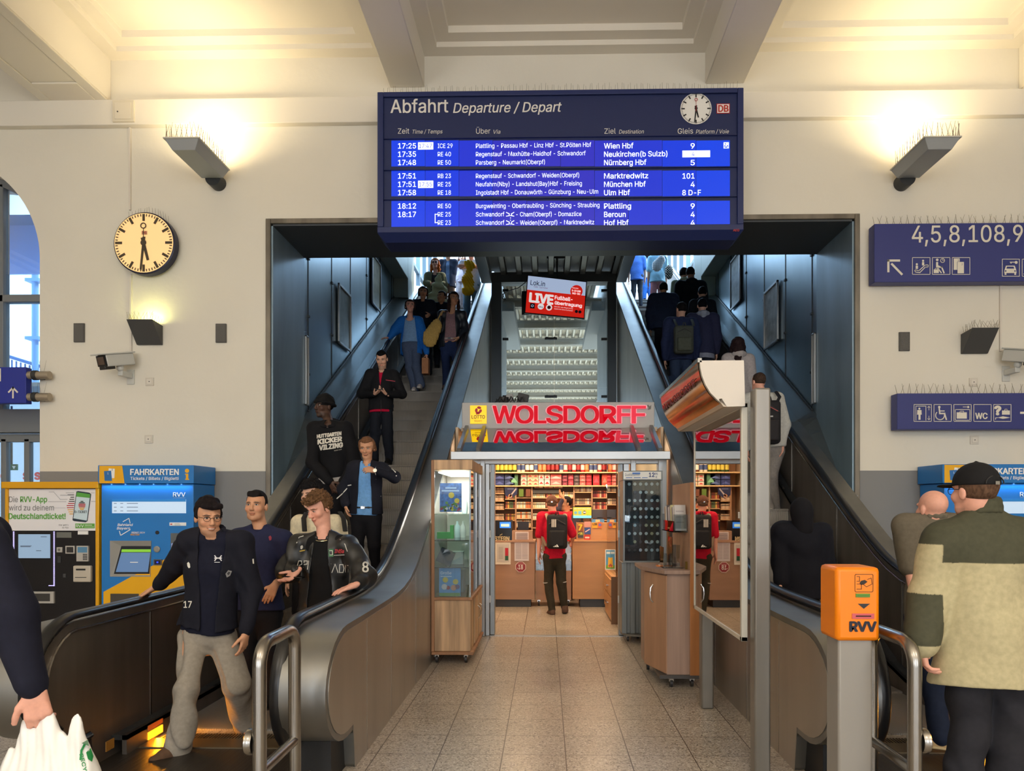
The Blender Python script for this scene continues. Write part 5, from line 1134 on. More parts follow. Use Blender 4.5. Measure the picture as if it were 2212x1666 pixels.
# ---------------------------------------------------------------- kiosk front: doors, canopy, sign
YD = 8.78
def shop_front():
    T = thing('shop_entrance', 'aluminium shop entrance with open doorway and slanted glass canopy', 'shop entrance', (0, YD, 0))
    def rail(nm, lst, bev=0.004):
        m = MB()
        for (x0, x1, Y0, Y1, z0, z1) in lst: m.box((x0, Y0, z0), (x1, Y1, z1))
        return part(T, nm, m, ALU, bevel=bev)
    zt0, zt1 = W(1200, 993, 8.5).z, W(1200, 976, 8.5).z; zd = W(1200, 1003, YD).z
    X0, X1 = -1.3, 1.3
    rail('header_rail', [(X0, X1, 8.45, 8.60, zt0, zt1)]); rail('door_rail', [(X0, X1, YD-0.06, YD+0.06, zd, zt0+0.01)])
    def px(a, Y=YD): return W(a, 1100, Y).x
    rail('post', [(px(1039), px(1048.5), YD-0.08, YD+0.08, 0, zt1-0.02)]); rail('post', [(px(1049.5), px(1058), YD-0.05, YD+0.06, 0, zd)])
    rail('post', [(px(1346), px(1358), YD-0.05, YD+0.06, 0, zd)]); rail('post', [(px(1361), px(1372), YD-0.08, YD+0.08, 0, zt1-0.02)]); rail('post', [(1.2, 1.3, YD-0.08, YD+0.08, 0, zt1-0.02)]); rail('post', [(-1.3, -1.24, YD-0.08, YD+0.08, 0, zt1-0.02)])
    HG = C((150, 156, 160), 0.4, metal=0.5)
    for xa, xb in ((px(1059), px(1069)), (px(1336), px(1345))):
        m = MB(); m.box((xa, YD-0.03, 0.01), (xb, YD+0.10, zd)); part(T, 'folded_door', m, HG, bevel=0.004)
        for z in (0.45, 1.25, 1.75, 2.05): part(T, 'hinge', MB().box((xa-0.012, YD-0.045, z-0.045), (xa+0.016, YD-0.03, z+0.045)), C((196, 198, 198), .4), bevel=0.002)
    part(T, 'side_pane', MB().box((px(1048.5), YD, 0.02), (px(1049.5), YD+0.01, zd)).box((px(1372), YD, 0.02), (1.2, YD+0.01, zt0)).box((-1.24, YD, 0.02), (px(1039), YD+0.01, zt0)), GLASS)
    part(T, 'threshold', MB().box((px(1059), YD-0.07, 0), (px(1345), YD+0.02, 0.006)), ALU)
    # canopy
    zb, ztp = W(1200, 975, 8.47).z, W(1200, 925, 9.1).z
    xl0, xr0, xl1, xr1 = W(986, 975, 8.47).x, W(1432, 975, 8.47).x, W(1004, 925, 9.1).x, W(1411, 925, 9.1).x
    def cp(s, t): a = Vector((xl0+(xr0-xl0)*s, 8.47, zb)); b = Vector((xl1+(xr1-xl1)*s, 9.1, ztp)); return a.lerp(b, t)
    m = MB(); m.prism([cp(0, 0), cp(1, 0), cp(1, 1), cp(0, 1)], (0, 0.008, -0.012)); part(T, 'canopy_pane', m, GLASSD)
    for s in (0.012, 0.105, 0.885, 0.988):
        m = MB(); d = Vector((0.022, 0, 0)); m.prism([cp(s, 0)-d, cp(s, 0)+d, cp(s, 1)+d, cp(s, 1)-d], (0, -0.02, 0.035)); part(T, 'canopy_rib', m, ALU, bevel=0.003)
    m = MB(); m.prism([cp(0, 0), cp(0, 0)+Vector((0, 0, -0.03)), cp(0, 1)+Vector((0, 0, -0.35)), cp(0, 1)], (0.01, 0, 0)); m.prism([cp(1, 0), cp(1, 0)+Vector((0, 0, -0.03)), cp(1, 1)+Vector((0, 0, -0.35)), cp(1, 1)], (-0.01, 0, 0)); part(T, 'canopy_cheek', m, GLASSD)
    m = MB(); m.box((-1.28, 9.3, 2.57), (1.28, 13.2, 2.62)); part(T, 'roof', m, C((212, 202, 186), .7))
    # illuminated sign
    Y = 9.13; a, b = W(998, 926, Y), W(1413.5, 868.5, Y)
    S = thing('shop_sign', 'grey fascia sign with big red glowing letters and a yellow lottery plate', 'sign', ((a.x+b.x)/2, Y, a.z))
    part(S, 'fascia', MB().box((a.x, Y, a.z), (b.x, Y+0.16, b.z)), C((162, 160, 158), .5, metal=0.3), bevel=0.005)
    RD = mat('red_letter_face', (186, 4, 30), 0.5, emit=0.42, ecol=(230, 4, 36), spec=.15); RH = mat('letter_halo', (226, 170, 180), 0.4, emit=0.3, ecol=(255, 170, 186))
    x = 1065; ws = [('W', 1065, 1114), ('O', 1114, 1151), ('L', 1154.5, 1179), ('S', 1181, 1214.5), ('D', 1218, 1252), ('O', 1255, 1292.5), ('R', 1296, 1330.5), ('F', 1334, 1361.5), ('F', 1365.5, 1393.5)]
    RP = mat('pale_letter_face', (214, 40, 62), 0.5, emit=0.42, ecol=(240, 70, 90), spec=.15)
    for i, (ch, xa, xb) in enumerate(ws):
        m = MB(); m.ptext(ch, xa, 914.5, 37, Y-0.012, RH, xb+0.5, bold=0.042, thick=0.01); m.ptext(ch, xa+0.5, 914.0, 36, Y-0.03, RD if i < 7 else RP, xb, bold=0.026, thick=0.018); part(S, 'letter', m)
    m = MB(); LY = mat('lotto_yellow', (250, 206, 0), 0.4, emit=0.5, ecol=(255, 204, 0)); m.pbox(1015.5, 876, 1051, 915.5, Y-0.025, 0.025, LY); K = C((120, 20, 20), .5); y = Y-0.027
    m.ptext('LOTTO', 1019, 904.5, 7.2, y, C((60, 20, 20), .5), 1047.5, bold=0.02); m.ptext('Bayern', 1025, 911.5, 4.2, y, C((150, 110, 20), .5), 1041)
    for dx, dy, an in ((-4, -1, 100), (2, -6.5, 10), (4.5, 1, -60), (-1, 5, 190)):
        c = W(1033+dx*0.9, 888+dy*0.8, y); m.tube([c, c+Vector((0.0, -0.001, 0.0001))], 0.001) if False else m.ppoly([(1033+dx+4.6*math.cos(t)*math.cos(R(an))-3*math.sin(t)*math.sin(R(an)), 887.5+dy+4.6*math.cos(t)*math.sin(R(an))+3*math.sin(t)*math.cos(R(an))) for t in [-2*math.pi*i/14 for i in range(14)]], y, C((190, 30, 30), .5))
    m.pline([(1033, 889), (1029, 897)], 1, y, C((150, 30, 30), .5)); part(S, 'lottery_plate', m)
    m = MB(); m.ppoly([(1397, 877), (1400, 874), (1403, 878), (1407, 875), (1406, 884), (1399, 886), (1401, 881)][::-1], Y-0.002, C((110, 106, 102), .6)); part(S, 'sticker', m)
    m = MB(); m.box((-0.9, Y+0.06, b.z-0.4), (-0.86, Y+0.1, a.z)) if False else None
    # clutter on the roof
    for lab, c0, c1, col, rot in (('black box lying on the shop roof behind the sign', (1112, 868), (1135, 851), (22, 22, 24), 12), ('grey box lying on the shop roof behind the sign', (1098, 868), (1113, 853), (150, 150, 150), -8), ('dark bundle of boxes on the shop roof at left', (1076, 868), (1098, 858), (34, 34, 36), 4)):
        p, q = W(*c0, 9.5), W(*c1, 9.5); m = MB(); m.box((p.x, 9.45, 2.622), (q.x, 9.65, q.z), C(col, .5), Matrix.Rotation(R(rot), 3, 'Y')); solo('roof_box', m, None, lab, 'box', bevel=0.004)
    m = MB(); rnd = random.Random(2); P = [W(1072+i*3.2, 862+6*math.sin(i*1.7), 9.42) for i in range(20)]; m.tube(P, 0.008, BLACK, 6); P = [W(1070+i*3, 866+4*math.sin(i*2.3+1), 9.4) for i in range(16)]; m.tube(P, 0.007, BLACK, 6); solo('cable_bundle', m, None, 'tangle of black cable on the shop roof behind the sign', 'cable')
shop_front()
# ---------------------------------------------------------------- hanging advert screen
def advert_screen():
    Y = 14.0; q = [W(1141, 596, Y), W(1266, 610, Y-0.05), W(1261, 687, Y-0.05), W(1135, 675, Y)]
    T = thing('advert_screen', 'tilted red and white advert screen hanging above the shop', 'screen', (q[0]+q[2])/2)
    def P(s, t): return (q[0].lerp(q[1], s)).lerp(q[3].lerp(q[2], s), t)
    u = (q[1]-q[0]).normalized(); v = (q[0]-q[3]).normalized(); n = u.cross(v).normalized(); k = 1/3.332
    def Q(x, y):  # zoomed picture coordinates to screen fraction
        X, Yp = 980+x*k, 540+y*k; s = (X-1141+ (Yp-596)*0.075)/(125.5); t = (Yp-596-s*13)/78.5; return s, t
    m = MB(); e = 0.02; m.prism([P(-.015, -.025), P(1.015, -.025), P(1.015, 1.03), P(-.015, 1.03)], (0, 0.05, 0)); part(T, 'housing', m, BLACK)
    o = n*0.006
    SW = mat('advert_pale', (170, 190, 220), 0.3, emit=0.55, ecol=(200, 220, 255)); SRD = mat('advert_red', (200, 30, 20), 0.3, emit=0.62, ecol=(226, 36, 22)); SWH = mat('advert_white', (250, 250, 250), 0.3, emit=0.6, ecol=(255, 250, 250)); SBL = mat('advert_navy', (24, 26, 60), 0.4)
    m = MB(); m.poly([P(0, .38)+o, P(1, .38)+o, P(1, 0)+o, P(0, 0)+o], SW); m.poly([P(0, 1)+o, P(1, 1)+o, P(1, .38)+o, P(0, .38)+o], SRD); sc_ = part(T, 'screen', m)
    H = (q[0]-q[3]).length; m = MB(); o2 = n*0.010
    def tx(s, x0, y0, x1, cap, mt, **kw):
        a, b = Q(x0, y0), Q(x1, y0); pa, pb = P(*a)+o2, P(*b)+o2; m.text(s, pa, u, v, cap*k/78.5*H, mt, (P(b[0], a[1])-P(*a)).length, **kw)
    tx('Lok.in', 553, 252, 657, 34, SBL, bold=0.01); tx('Café · Sportsbar', 577, 270, 678, 10, C((200, 60, 50), .5)); tx('LIVE', 547, 372, 712, 62, SWH, bold=0.05); tx('Fußball-', 727, 356, 853, 26, SWH, bold=0.03); tx('übertragung', 727, 392, 920, 22, SWH, bold=0.03)
    def dc(x, y, r, mt, dz=0.0): m.disc(P(*Q(x, y))+n*(0.009+dz), r*k/78.5*H, n, mt, 24)
    dc(882, 297, 44, SRD); m2 = SWH; o2 = n*0.013; tx('TÄGLICH', 850, 276, 895, 7, SWH, bold=0.02); tx('5-22 UHR', 850, 298, 912, 12, SWH, bold=0.03); tx('MO-SO', 852, 318, 908, 12, SWH, bold=0.03)
    dc(627, 407, 22, SWH); dc(686, 415, 22, SWH); dc(880, 445, 11, SBL); dc(905, 448, 11, SBL); tx('sky', 612, 414, 642, 12, C((40, 70, 180), .4), bold=0.02); a = Q(549, 420); b = Q(585, 386); m.poly([P(a[0], a[1])+o2, P(b[0], a[1])+o2, P(b[0], b[1])+o2, P(a[0], b[1])+o2], SBL); dc(567, 403, 9, SW, 0.006); dc(567, 403, 6, SBL, 0.007); dc(686, 415, 13, C((176, 30, 40), .4), 0.006)
    for y0 in (412, 428): tx('' if False else 'Alle SSV Jahn Regensburg' if y0 == 412 else 'Spiele live! Ohne Konferenz!', 722, y0, 855, 8, SWH)
    part(sc_, 'advert_print', m)
    m = MB(); m.prism([W(1127, 629, 14.2), W(1150, 629, 14.2), W(1150, 680, 14.2), W(1127, 680, 14.2)], (0, 0.05, 0)); part(T, 'rear_screen', m, BLACK)
    h = MB(); c = P(0.5, 0); h.tube([c+Vector((0, 0.06, -0.1)), Vector((c.x, c.y+0.06, 6.62))], 0.02); h.box((c.x-0.2, c.y+0.03, 6.45), (c.x+0.2, c.y+0.1, 6.6)); part(T, 'hanger', h, DARK)
    c = MB(); c.tube([W(1090, 629, 14.9), W(1085, 645, 14.9), W(1092, 648, 14.9), W(1086, 636, 14.9), W(1100, 628, 14.6), W(1120, 622, 14.3), W(1135, 610, 14.1)], 0.008); part(T, 'cable', c, BLACK)
advert_screen()
# ---------------------------------------------------------------- inside the shop
LAM = mat('beech_laminate', (196, 146, 98), 0.42, noise=(7, 0.12, (0.15, 1, 1), 6)); LAMD = mat('grey_beech', (170, 134, 108), 0.45, noise=(7, 0.14, (0.15, 1, 1), 6)); PLIN = C((62, 66, 72), .5)
YBk = 13.0
m = MB(); m.box((-1.32, YBk+0.25, 0), (1.32, YBk+0.33, 2.6)); m.box((-1.325, 9.1, 0), (-1.29, YBk+0.3, 2.6)); m.box((1.29, 9.1, 0), (1.325, YBk+0.3, 2.6)); struct('wall_shop', m, C((206, 180, 150), .7))
def fr(px, py, Y): return W(px, py, Y)
def shelf_unit():
    T = thing('shelf_unit', 'tall back wall shelving of the shop full of bottles and cigarette packs', 'shelving', (0, YBk, 0))
    for py in (1020, 1049): z = W(1200, py, YBk-0.2).z; part(T, 'shelf_board', MB().box((-1.28, YBk-0.25, z-0.022), (1.28, YBk+0.25, z)), C((226, 190, 140), .5), bevel=0.003)
    for px in (1068, 1114, 1149, 1240, 1279, 1328): x = W(px, 1100, YBk-0.2).x; part(T, 'upright', MB().box((x-0.012, YBk-0.18, 0), (x+0.012, YBk+0.24, W(px, 1049, YBk-0.2).z)), C((170, 130, 100), .5))
    part(T, 'back_board', MB().box((-1.28, YBk+0.22, 0.4), (1.28, YBk+0.24, 2.55)), C((186, 140, 104), .6))
    for (xa, xb, ys_) in ((1069, 1089, (1066, 1082, 1100, 1122)), (1091, 1114, (1078, 1098, 1124)), (1115, 1148, (1075, 1098, 1120, 1138)), (1150, 1240, (1075, 1098, 1122, 1140)), (1241, 1278, (1063, 1090)), (1280, 1328, (1075, 1100, 1124))):
        for py in ys_: a, b = W(xa, py, YBk-0.15), W(xb, py, YBk-0.15); part(T, 'rack_board', MB().box((a.x, YBk-0.15, a.z-0.015), (b.x, YBk+0.22, a.z)), C((214, 176, 132), .5))
    part(T, 'dark_flap', MB().pbox(1151, 1058, 1209, 1066, YBk-0.17, 0.04), C((60, 58, 58), .5))
shelf_unit()
# bottles on the top shelf
def bottles():
    rnd = random.Random(11); z = W(1200, 1020, YBk-0.2).z; x = W(1070, 1000, YBk-0.1).x; protos = {}
    kinds = [((34, 70, 34), (226, 206, 80), 'dark green bottle with a yellow label'), ((96, 50, 24), (230, 226, 214), 'brown spirit bottle with a white label'), ((206, 90, 40), (220, 140, 90), 'orange bottle'), ((44, 30, 28), (150, 30, 34), 'black bottle with a red label'), ((196, 40, 46), (230, 200, 196), 'red bottle with a pale label'), ((216, 204, 180), (60, 80, 130), 'clear bottle with a blue label')]
    order = [0, 0, 0, 0, 0, 5, 5, 1, 1, 5, 2, 2, 3, 3, 3, 5, 4, 3, 4, 3, 4, 2, 5, 5, 4, 3, 3, 4]
    x1 = W(1328, 1000, YBk-0.1).x
    for i, k in enumerate(order):
        p = Vector((x+(x1-x)*(i+0.5)/len(order), YBk-0.08, z+0.003))
        if k not in protos:
            T = thing('bottle', kinds[k][2] + ' on the top shelf of the shop', 'bottle', p, 'bottles on the top shelf'); protos[k] = T
            m = MB(); m.lathe([(0.033, 0), (0.036, 0.01), (0.036, 0.17), (0.03, 0.20), (0.014, 0.235), (0.013, 0.285)], p, (0, 0, 1), C(kinds[k][0], .12), 16); part(T, 'glass_body', m, smooth=True)
            m = MB(); m.lathe([(0.0368, 0.04), (0.0368, 0.13)], p, (0, 0, 1), C(kinds[k][1], .5), 16); part(T, 'paper_label', m, smooth=True); m = MB(); m.lathe([(0.0145, 0.27), (0.0145, 0.30)], p, (0, 0, 1), C((30, 26, 26), .4), 12); part(T, 'cap', m)
        else:
            T = protos[k]; dup(T, p)
bottles()
def cartons():
    Yc = YBk-0.15; ex = [(1069, 1089, (40, 54, 110), 2), (1090, 1112, (44, 60, 104), 2), (1101, 1119, (70, 116, 84), 1), (1125, 1138, (206, 196, 180), 3), (1139, 1151, (214, 190, 156), 3), (1151, 1163, (214, 190, 156), 3), (1163.5, 1175, (226, 206, 196), 2), (1176, 1188, (226, 206, 196), 2), (1189, 1213, (236, 110, 110), 2), (1214.5, 1226, (110, 34, 50), 3), (1227, 1239, (150, 40, 56), 2), (1240, 1251, (70, 56, 60), 3), (1252, 1265, (190, 90, 84), 3), (1266, 1278, (186, 30, 42), 3), (1281, 1295, (180, 30, 44), 1), (1300, 1313, (196, 70, 52), 1), (1315, 1326, (160, 60, 60), 2)]
    nm = {2: 'two-high', 3: 'three-high', 1: 'single'}
    for (xa, xb, c, n) in ex:
        for k in range(n):
            ya, yb = 1049-24.5*(k+1)/n, 1049-24.5*k/n; m = MB(); a, b = W(xa+0.3, yb-.4, Yc), W(xb-0.3, ya+0.6, Yc); m.box((a.x, Yc, a.z), (b.x, Yc+0.3, b.z), C(c, .45))
            c2 = tuple(min(255, int(v*1.25+30)) for v in c); c3 = (186, 40, 48) if c[0] > 200 and c[1] > 180 else c2; m.ppoly([(xa+1, ya+(yb-ya)*.75), (xb-1, ya+(yb-ya)*.75), ((xa+xb)/2, ya+(yb-ya)*.3)], Yc-0.002, C(c3, .5))
            col = 'blue' if c[2] > c[0]+30 else 'green' if c[1] > c[0]+20 else 'cream' if c[1] > 180 else 'red' if c[0] > 140 else 'dark'
            solo('carton', m, None, '%s carton in a %s pile on the upper shop shelf' % (col, nm[n]), 'carton', 'cartons on the upper shop shelf')
cartons()
def packs():
    rnd = random.Random(4); protos = {}
    rows = [(1070, 1088, 7, (1066, 1082, 1100, 1122), [(214, 190, 160), (196, 160, 130)], 11), (1116, 1147, 8, (1098, 1120, 1138), [(216, 120, 70), (226, 196, 150), (230, 220, 200)], 13), (1151, 1178, 7, (1075, 1098, 1122), [(226, 196, 150), (206, 216, 190), (240, 226, 200)], 12), (1180, 1239, 15, (1075,), [(220, 120, 110), (236, 200, 120), (230, 216, 190)], 11), (1092, 1113, 5, (1078, 1098, 1124), [(150, 70, 50), (206, 160, 80), (90, 110, 70)], 13), (1242, 1277, 8, (1063, 1090), [(206, 180, 140), (150, 120, 100), (220, 214, 200)], 12), (1281, 1327, 10, (1075, 1100), [(196, 90, 70), (206, 170, 140), (120, 30, 40)], 14)]
    nm = {(214, 190, 160): 'beige', (196, 160, 130): 'tan'}
    for ri, (xa, xb, n, ys_, cs, hp) in enumerate(rows):
        where = ['far left rack', 'rack left of the customer', 'rack behind the customer', 'narrow top rack', 'rack under the navy pennant', 'rack above the monitor', 'rack at the right end'][ri]
        for py in ys_:
            for i in range(n):
                c = cs[rnd.randrange(len(cs))]; k = (ri, c, hp); w_ = (xb-xa)/n; p = W(xa+w_*(i+0.5), py, YBk-0.12); p.y = YBk-0.12; p.z += .003
                if k in protos: o = protos[k].copy(); COL.objects.link(o); o.location = p
                else:
                    m = MB(); hw = w_*0.44*p.y/F; h = hp*p.y/F; m.box(p+Vector((-hw, 0, 0)), p+Vector((hw, 0.15, h)), C(c, .45)); m.poly([p+Vector((-hw, -0.001, h*.55)), p+Vector((hw, -0.001, h*.55)), p+Vector((hw, -0.001, h*.85)), p+Vector((-hw, -0.001, h*.85))], C(tuple(max(0, int(v*.55)) for v in c), .5))
                    cn = 'pale' if min(c) > 130 else 'orange' if c[0] > 200 else 'red' if c[0] > 140 else 'dark'
                    protos[k] = solo('cigarette_pack', m, None, 'small %s pack in the %s of the shop' % (cn, where), 'pack', 'packs in the %s' % where, origin=p)
packs()
def counters():
    Yc = 11.2
    # left counter
    a, b = W(1060, 1312, Yc), W(1155, 1168, Yc); T = thing('shop_counter', 'left beech shop counter with notices and a round-cornered age sign', 'counter', ((a.x+b.x)/2, Yc, 0)); x0 = -1.28
    part(T, 'front', MB().box((x0, Yc, 0.12), (b.x, Yc+0.6, b.z-0.03)), LAMD); part(T, 'plinth', MB().box((x0, Yc+0.04, 0), (b.x-0.06, Yc+0.55, 0.12)), PLIN); part(T, 'worktop', MB().box((x0, Yc-0.02, b.z-0.03), (b.x+0.01, Yc+0.62, b.z)), LAMD, bevel=0.003)
    y = Yc-0.005
    def flat(nm, lab, cat, q, c, fn=None, th=0.01):
        m = MB(); m.pbox(*q, y-th, th, C(c, .5) if isinstance(c, tuple) else c)
        if fn: fn(m, y-th-0.002)
        return solo(nm, m, None, lab, cat)
    def f1(m, t):
        m.prect(1073, 1214, 1100, 1176, t, C((196, 194, 190), .5)); m.prect(1091, 1201, 1098, 1184, t-0.001, C((190, 30, 50), .5)); m.prect(1091, 1211, 1098, 1201, t-0.001, C((40, 90, 60), .5))
        for i in range(9): m.prect(1077, 1183+3*i, 1087, 1182+3*i, t-0.001, C((150, 146, 142), .5))
    flat('framed_notice', 'white framed notice with a red and green strip on the left counter', 'notice', (1070, 1172, 1103, 1219.5), (226, 222, 210), f1)
    def f2(m, t):
        for i in range(11): m.prect(1114, 1176+3.1*i, 1126, 1174.6+3.1*i, t, C((170, 164, 170), .5)); m.prect(1128, 1176+3.1*i, 1140, 1174.6+3.1*i, t, C((176, 170, 176), .5))
    flat('paper_notice', 'crumpled white paper notices taped to the left counter', 'notice', (1111.5, 1169.5, 1142.5, 1212), (216, 212, 216), f2, 0.004)
    m = MB(); c = W(1124.7, 1225, y); s = 12.4*Yc/F
    for r, col, d in ((1, (226, 206, 196), 0), (0.88, (150, 44, 52), 0.002)): m.add([c+Vector((math.cos(R(22.5+45*i))*s*r, -0.003-d, math.sin(R(22.5+45*i))*s*r)) for i in range(8)], [tuple(range(7, -1, -1))], C(col, .5))
    m.ptext('18', 1120, 1230, 9, y-0.007, WHITE, 1129.5, bold=0.02); m.ptext('unter', 1116.5, 1229, 2.6, y-0.007, WHITE, 1120); 
    for i in range(2): m.prect(1119, 1218.6+2*i, 1131, 1217.6+2*i, y-0.007, C((206, 150, 150), .5))
    solo('age_sticker', m, None, 'octagonal red age 18 sticker on the left counter', 'sticker')
    # things standing on the left counter
    z = b.z; a2, b2 = W(1106, 1168, Yc+0.05), W(1150, 1147, Yc+0.05)
    m = MB(); m.box((a2.x, Yc+0.05, z), (b2.x, Yc+0.3, b2.z), LAMD); m.prect(1113, 1166, 1142, 1149, Yc+0.046, C((216, 206, 206), .5))
    for i in range(6): m.prect(1115, 1153+2.4*i, 1140, 1151.8+2.4*i, Yc+0.044, C((120, 110, 116), .5))
    solo('notice_box', m, None, 'wooden box with a handwritten white notice on the left counter', 'box')
    m = MB(); m.box((x0+0.02, Yc+0.1, z), (W(1105, 1160, Yc).x, Yc+0.4, W(1100, 1125, Yc).z), C((16, 16, 22), .3)); T2 = solo('till', m, None, 'black till with a small lit screen on the left counter', 'till')
    m = MB(); m.pbox(1079.5, 1128, 1103, 1141, Yc+0.09, 0.01, mat('till_screen', (40, 110, 220), .3, emit=0.7, ecol=(60, 150, 250))); m.prect(1082, 1138, 1100, 1132, Yc+0.088, mat('till_window', (190, 220, 200), .3, emit=0.6, ecol=(190, 220, 200))); part(T2, 'lit_screen', m)
    m = MB(); m.ptext('STERN', 1069, 1168, 8.5, Yc+0.02, C((206, 190, 150), .5), 1100, bold=0.03, thick=0.02); m.tube([W(1080, 1158, Yc+0.02), W(1081, 1155, Yc+0.02), W(1084, 1156, Yc+0.02), W(1084.5, 1153, Yc+0.02)], 0.004, C((206, 190, 150), .5), 6); solo('wooden_lettering', m, None, 'cream cut-out letters standing on the left counter', 'lettering')
    m = MB(); m.pbox(1118, 1127, 1142, 1145, Yc+0.55, 0.1, C((30, 26, 30), .4)); solo('card_terminal', m, None, 'dark box behind the notice box on the left counter', 'box')
    # middle glass counter on castors
    a, b = W(1157.5, 1300, Yc+0.1), W(1234, 1170, Yc+0.1); T = thing('glass_counter', 'low glass fronted counter on castors behind the customer', 'counter', ((a.x+b.x)/2, Yc+0.1, 0)); Y = Yc+0.1; zg = W(1200, 1233, Y).z
    part(T, 'wooden_base', MB().box((a.x, Y, 0.1), (b.x, Y+0.5, zg)), LAMD); part(T, 'glass_case', MB().box((a.x, Y, zg), (b.x, Y+0.006, b.z)).box((a.x, Y, b.z-0.006), (b.x, Y+0.5, b.z)), GLASS); part(T, 'back_board', MB().box((a.x, Y+0.48, zg), (b.x, Y+0.5, b.z)), LAM); part(T, 'shelf', MB().box((a.x, Y+0.02, W(1200, 1212, Y).z), (b.x, Y+0.46, W(1200, 1212, Y).z+0.01)), LAM)
    for px in (1164, 1228): castor(T, W(px, 1300, Y).x, Y+0.06, 0.045)
    rnd = random.Random(8)
    for px, py, c in ((1160, 1210, (226, 220, 210)), (1166, 1208, (206, 150, 120)), (1222, 1208, (150, 60, 50)), (1229, 1210, (226, 206, 190)), (1161, 1231, (120, 90, 80)), (1169, 1231, (200, 190, 180)), (1221, 1231, (90, 84, 90)), (1229, 1231, (190, 170, 160))):
        p = W(px, py, Y+0.15); zz = W(1200, 1212, Y).z+0.012 if py < 1220 else zg+0.002; m = MB(); m.box((p.x-0.025, Y+0.12, zz), (p.x+0.025, Y+0.18, zz+0.09), C(c, .4)); solo('packet', m, None, 'small packet inside the glass counter beside the customer', 'packet', 'packets in the glass counter', bevel=0.004)
    # right counter with upper part
    a, b = W(1237, 1305, Yc), W(1307, 1168, Yc); T = thing('shop_counter', 'right beech shop counter with a raised back and lottery posters', 'counter', ((a.x+b.x)/2, Yc, 0)); 
    part(T, 'front', MB().box((a.x, Yc, 0.13), (1.28, Yc+0.5, b.z-0.02)), LAM); part(T, 'plinth', MB().box((a.x+0.12, Yc+0.04, 0), (1.28, Yc+0.5, 0.13)), PLIN); part(T, 'worktop', MB().box((a.x-0.02, Yc-0.015, b.z-0.02), (1.28, Yc+0.5, b.z)), LAM)
    zt = W(1290, 1129, Yc+0.25).z; xl = W(1246, 1150, Yc+0.25).x; part(T, 'raised_back', MB().box((xl, Yc+0.25, b.z), (1.28, Yc+0.5, zt)), LAM, bevel=0.003)
    Yp = Yc+0.245
    def post(lab, q, c, fn=None):
        m = MB(); m.pbox(*q, Yp-0.006, 0.006, C(c, .4))
        if fn: fn(m, Yp-0.008)
        solo('lottery_poster', m, None, lab, 'poster')
    post('dark poster with a yellow seven on the raised right counter', (1247.5, 1131, 1260, 1148), (150, 90, 40), lambda m, t: m.ptext('7', 1250, 1145.5, 12, t, C((250, 200, 40), .4), 1257, bold=0.05))
    post('pink small poster above the blue one on the right counter', (1262, 1127, 1276, 1139.5), (206, 150, 140)); post('blue small poster with a white streak on the right counter', (1262.5, 1140, 1276, 1154), (50, 80, 150), lambda m, t: m.pline([(1265, 1149), (1273, 1144)], 2, t, C((236, 200, 210), .4)))
    post('yellow and dark small poster at the foot of the raised counter', (1248, 1149.5, 1260, 1162), (60, 56, 60), lambda m, t: (m.prect(1249, 1156, 1259, 1150.5, t, C((160, 170, 60), .4)), m.pline([(1250, 1155), (1256, 1151.5)], 1.6, t, C((250, 220, 120), .4))))
    post('red small poster with white ovals at the foot of the raised counter', (1262, 1156, 1275, 1167), (196, 44, 34), lambda m, t: [m.disc(W(1265.5+3*i, 1161.5, t), 0.014, (0, -1, 0), C((240, 226, 220), .4), 14) for i in range(3)])
    post('yellow poster reading LOS at the top of the right counter', (1279, 1129, 1291, 1141), (240, 170, 30), lambda m, t: m.ptext('LOS', 1280.5, 1134.5, 4, t, C((30, 30, 30), .4), 1289.5, bold=0.03)); post('purple and orange poster beside the yellow one on the right counter', (1291.5, 1128, 1300, 1141), (216, 110, 60), lambda m, t: m.disc(W(1296, 1134, t), 0.024, (0, -1, 0), C((110, 110, 190), .4), 16))
    # monitor on the raised back
    m = MB(); m.pbox(1236.5, 1094.5, 1279, 1120.5, Yc+0.3, 0.04, BLACK); px, q = W(1257, 1130, Yc+0.32), W(1260, 1120, Yc+0.32); m.box((px.x-0.02, Yc+0.31, zt-0.01), (px.x+0.02, Yc+0.34, q.z)); m.box((px.x-0.08, Yc+0.27, zt), (px.x+0.08, Yc+0.4, zt+0.01)); T = solo('monitor', m, None, 'monitor with a yellow and blue lottery picture on the right counter', 'monitor')
    t = Yc+0.297; m = MB(); m.prect(1238, 1114, 1277.5, 1096, t, mat('monitor_yellow', (190, 176, 20), .3, emit=0.6, ecol=(196, 180, 30))); m.prect(1238, 1119.5, 1277.5, 1114, t, mat('monitor_cyan', (110, 200, 230), .3, emit=0.6, ecol=(120, 210, 236))); m.ptext('UND GEHT’S NUR HIER!', 1240, 1101, 3, t-0.002, WHITE, 1275, bold=0.02); m.disc(W(1243.5, 1108, t-0.002), 0.025, (0, -1, 0), C((110, 190, 220), .4), 16); m.prect(1249, 1111.5, 1256, 1104, t-0.002, C((120, 200, 230), .4)); m.disc(W(1262.5, 1107, t-0.002), 0.026, (0, -1, 0), C((40, 50, 60), .4), 16); m.prect(1260, 1108.5, 1265.5, 1105.5, t-0.003, C((230, 240, 244), .4)); m.ptext('21', 1267.5, 1112.5, 8.5, t-0.002, C((190, 240, 60), .4), 1275, bold=0.04); part(T, 'lit_picture', m)
    m = MB(); m.pbox(1279, 1101, 1312, 1119, Yc+0.42, 0.06, C((70, 58, 54), .3)); m.box((W(1290, 1119, Yc+0.42).x, Yc+0.42, zt), (W(1302, 1119, Yc+0.42).x, Yc+0.48, W(1290, 1118, Yc+0.42).z), C((60, 50, 48), .4)); solo('coffee_machine', m, None, 'dark machine right of the monitor on the shop counter', 'machine')
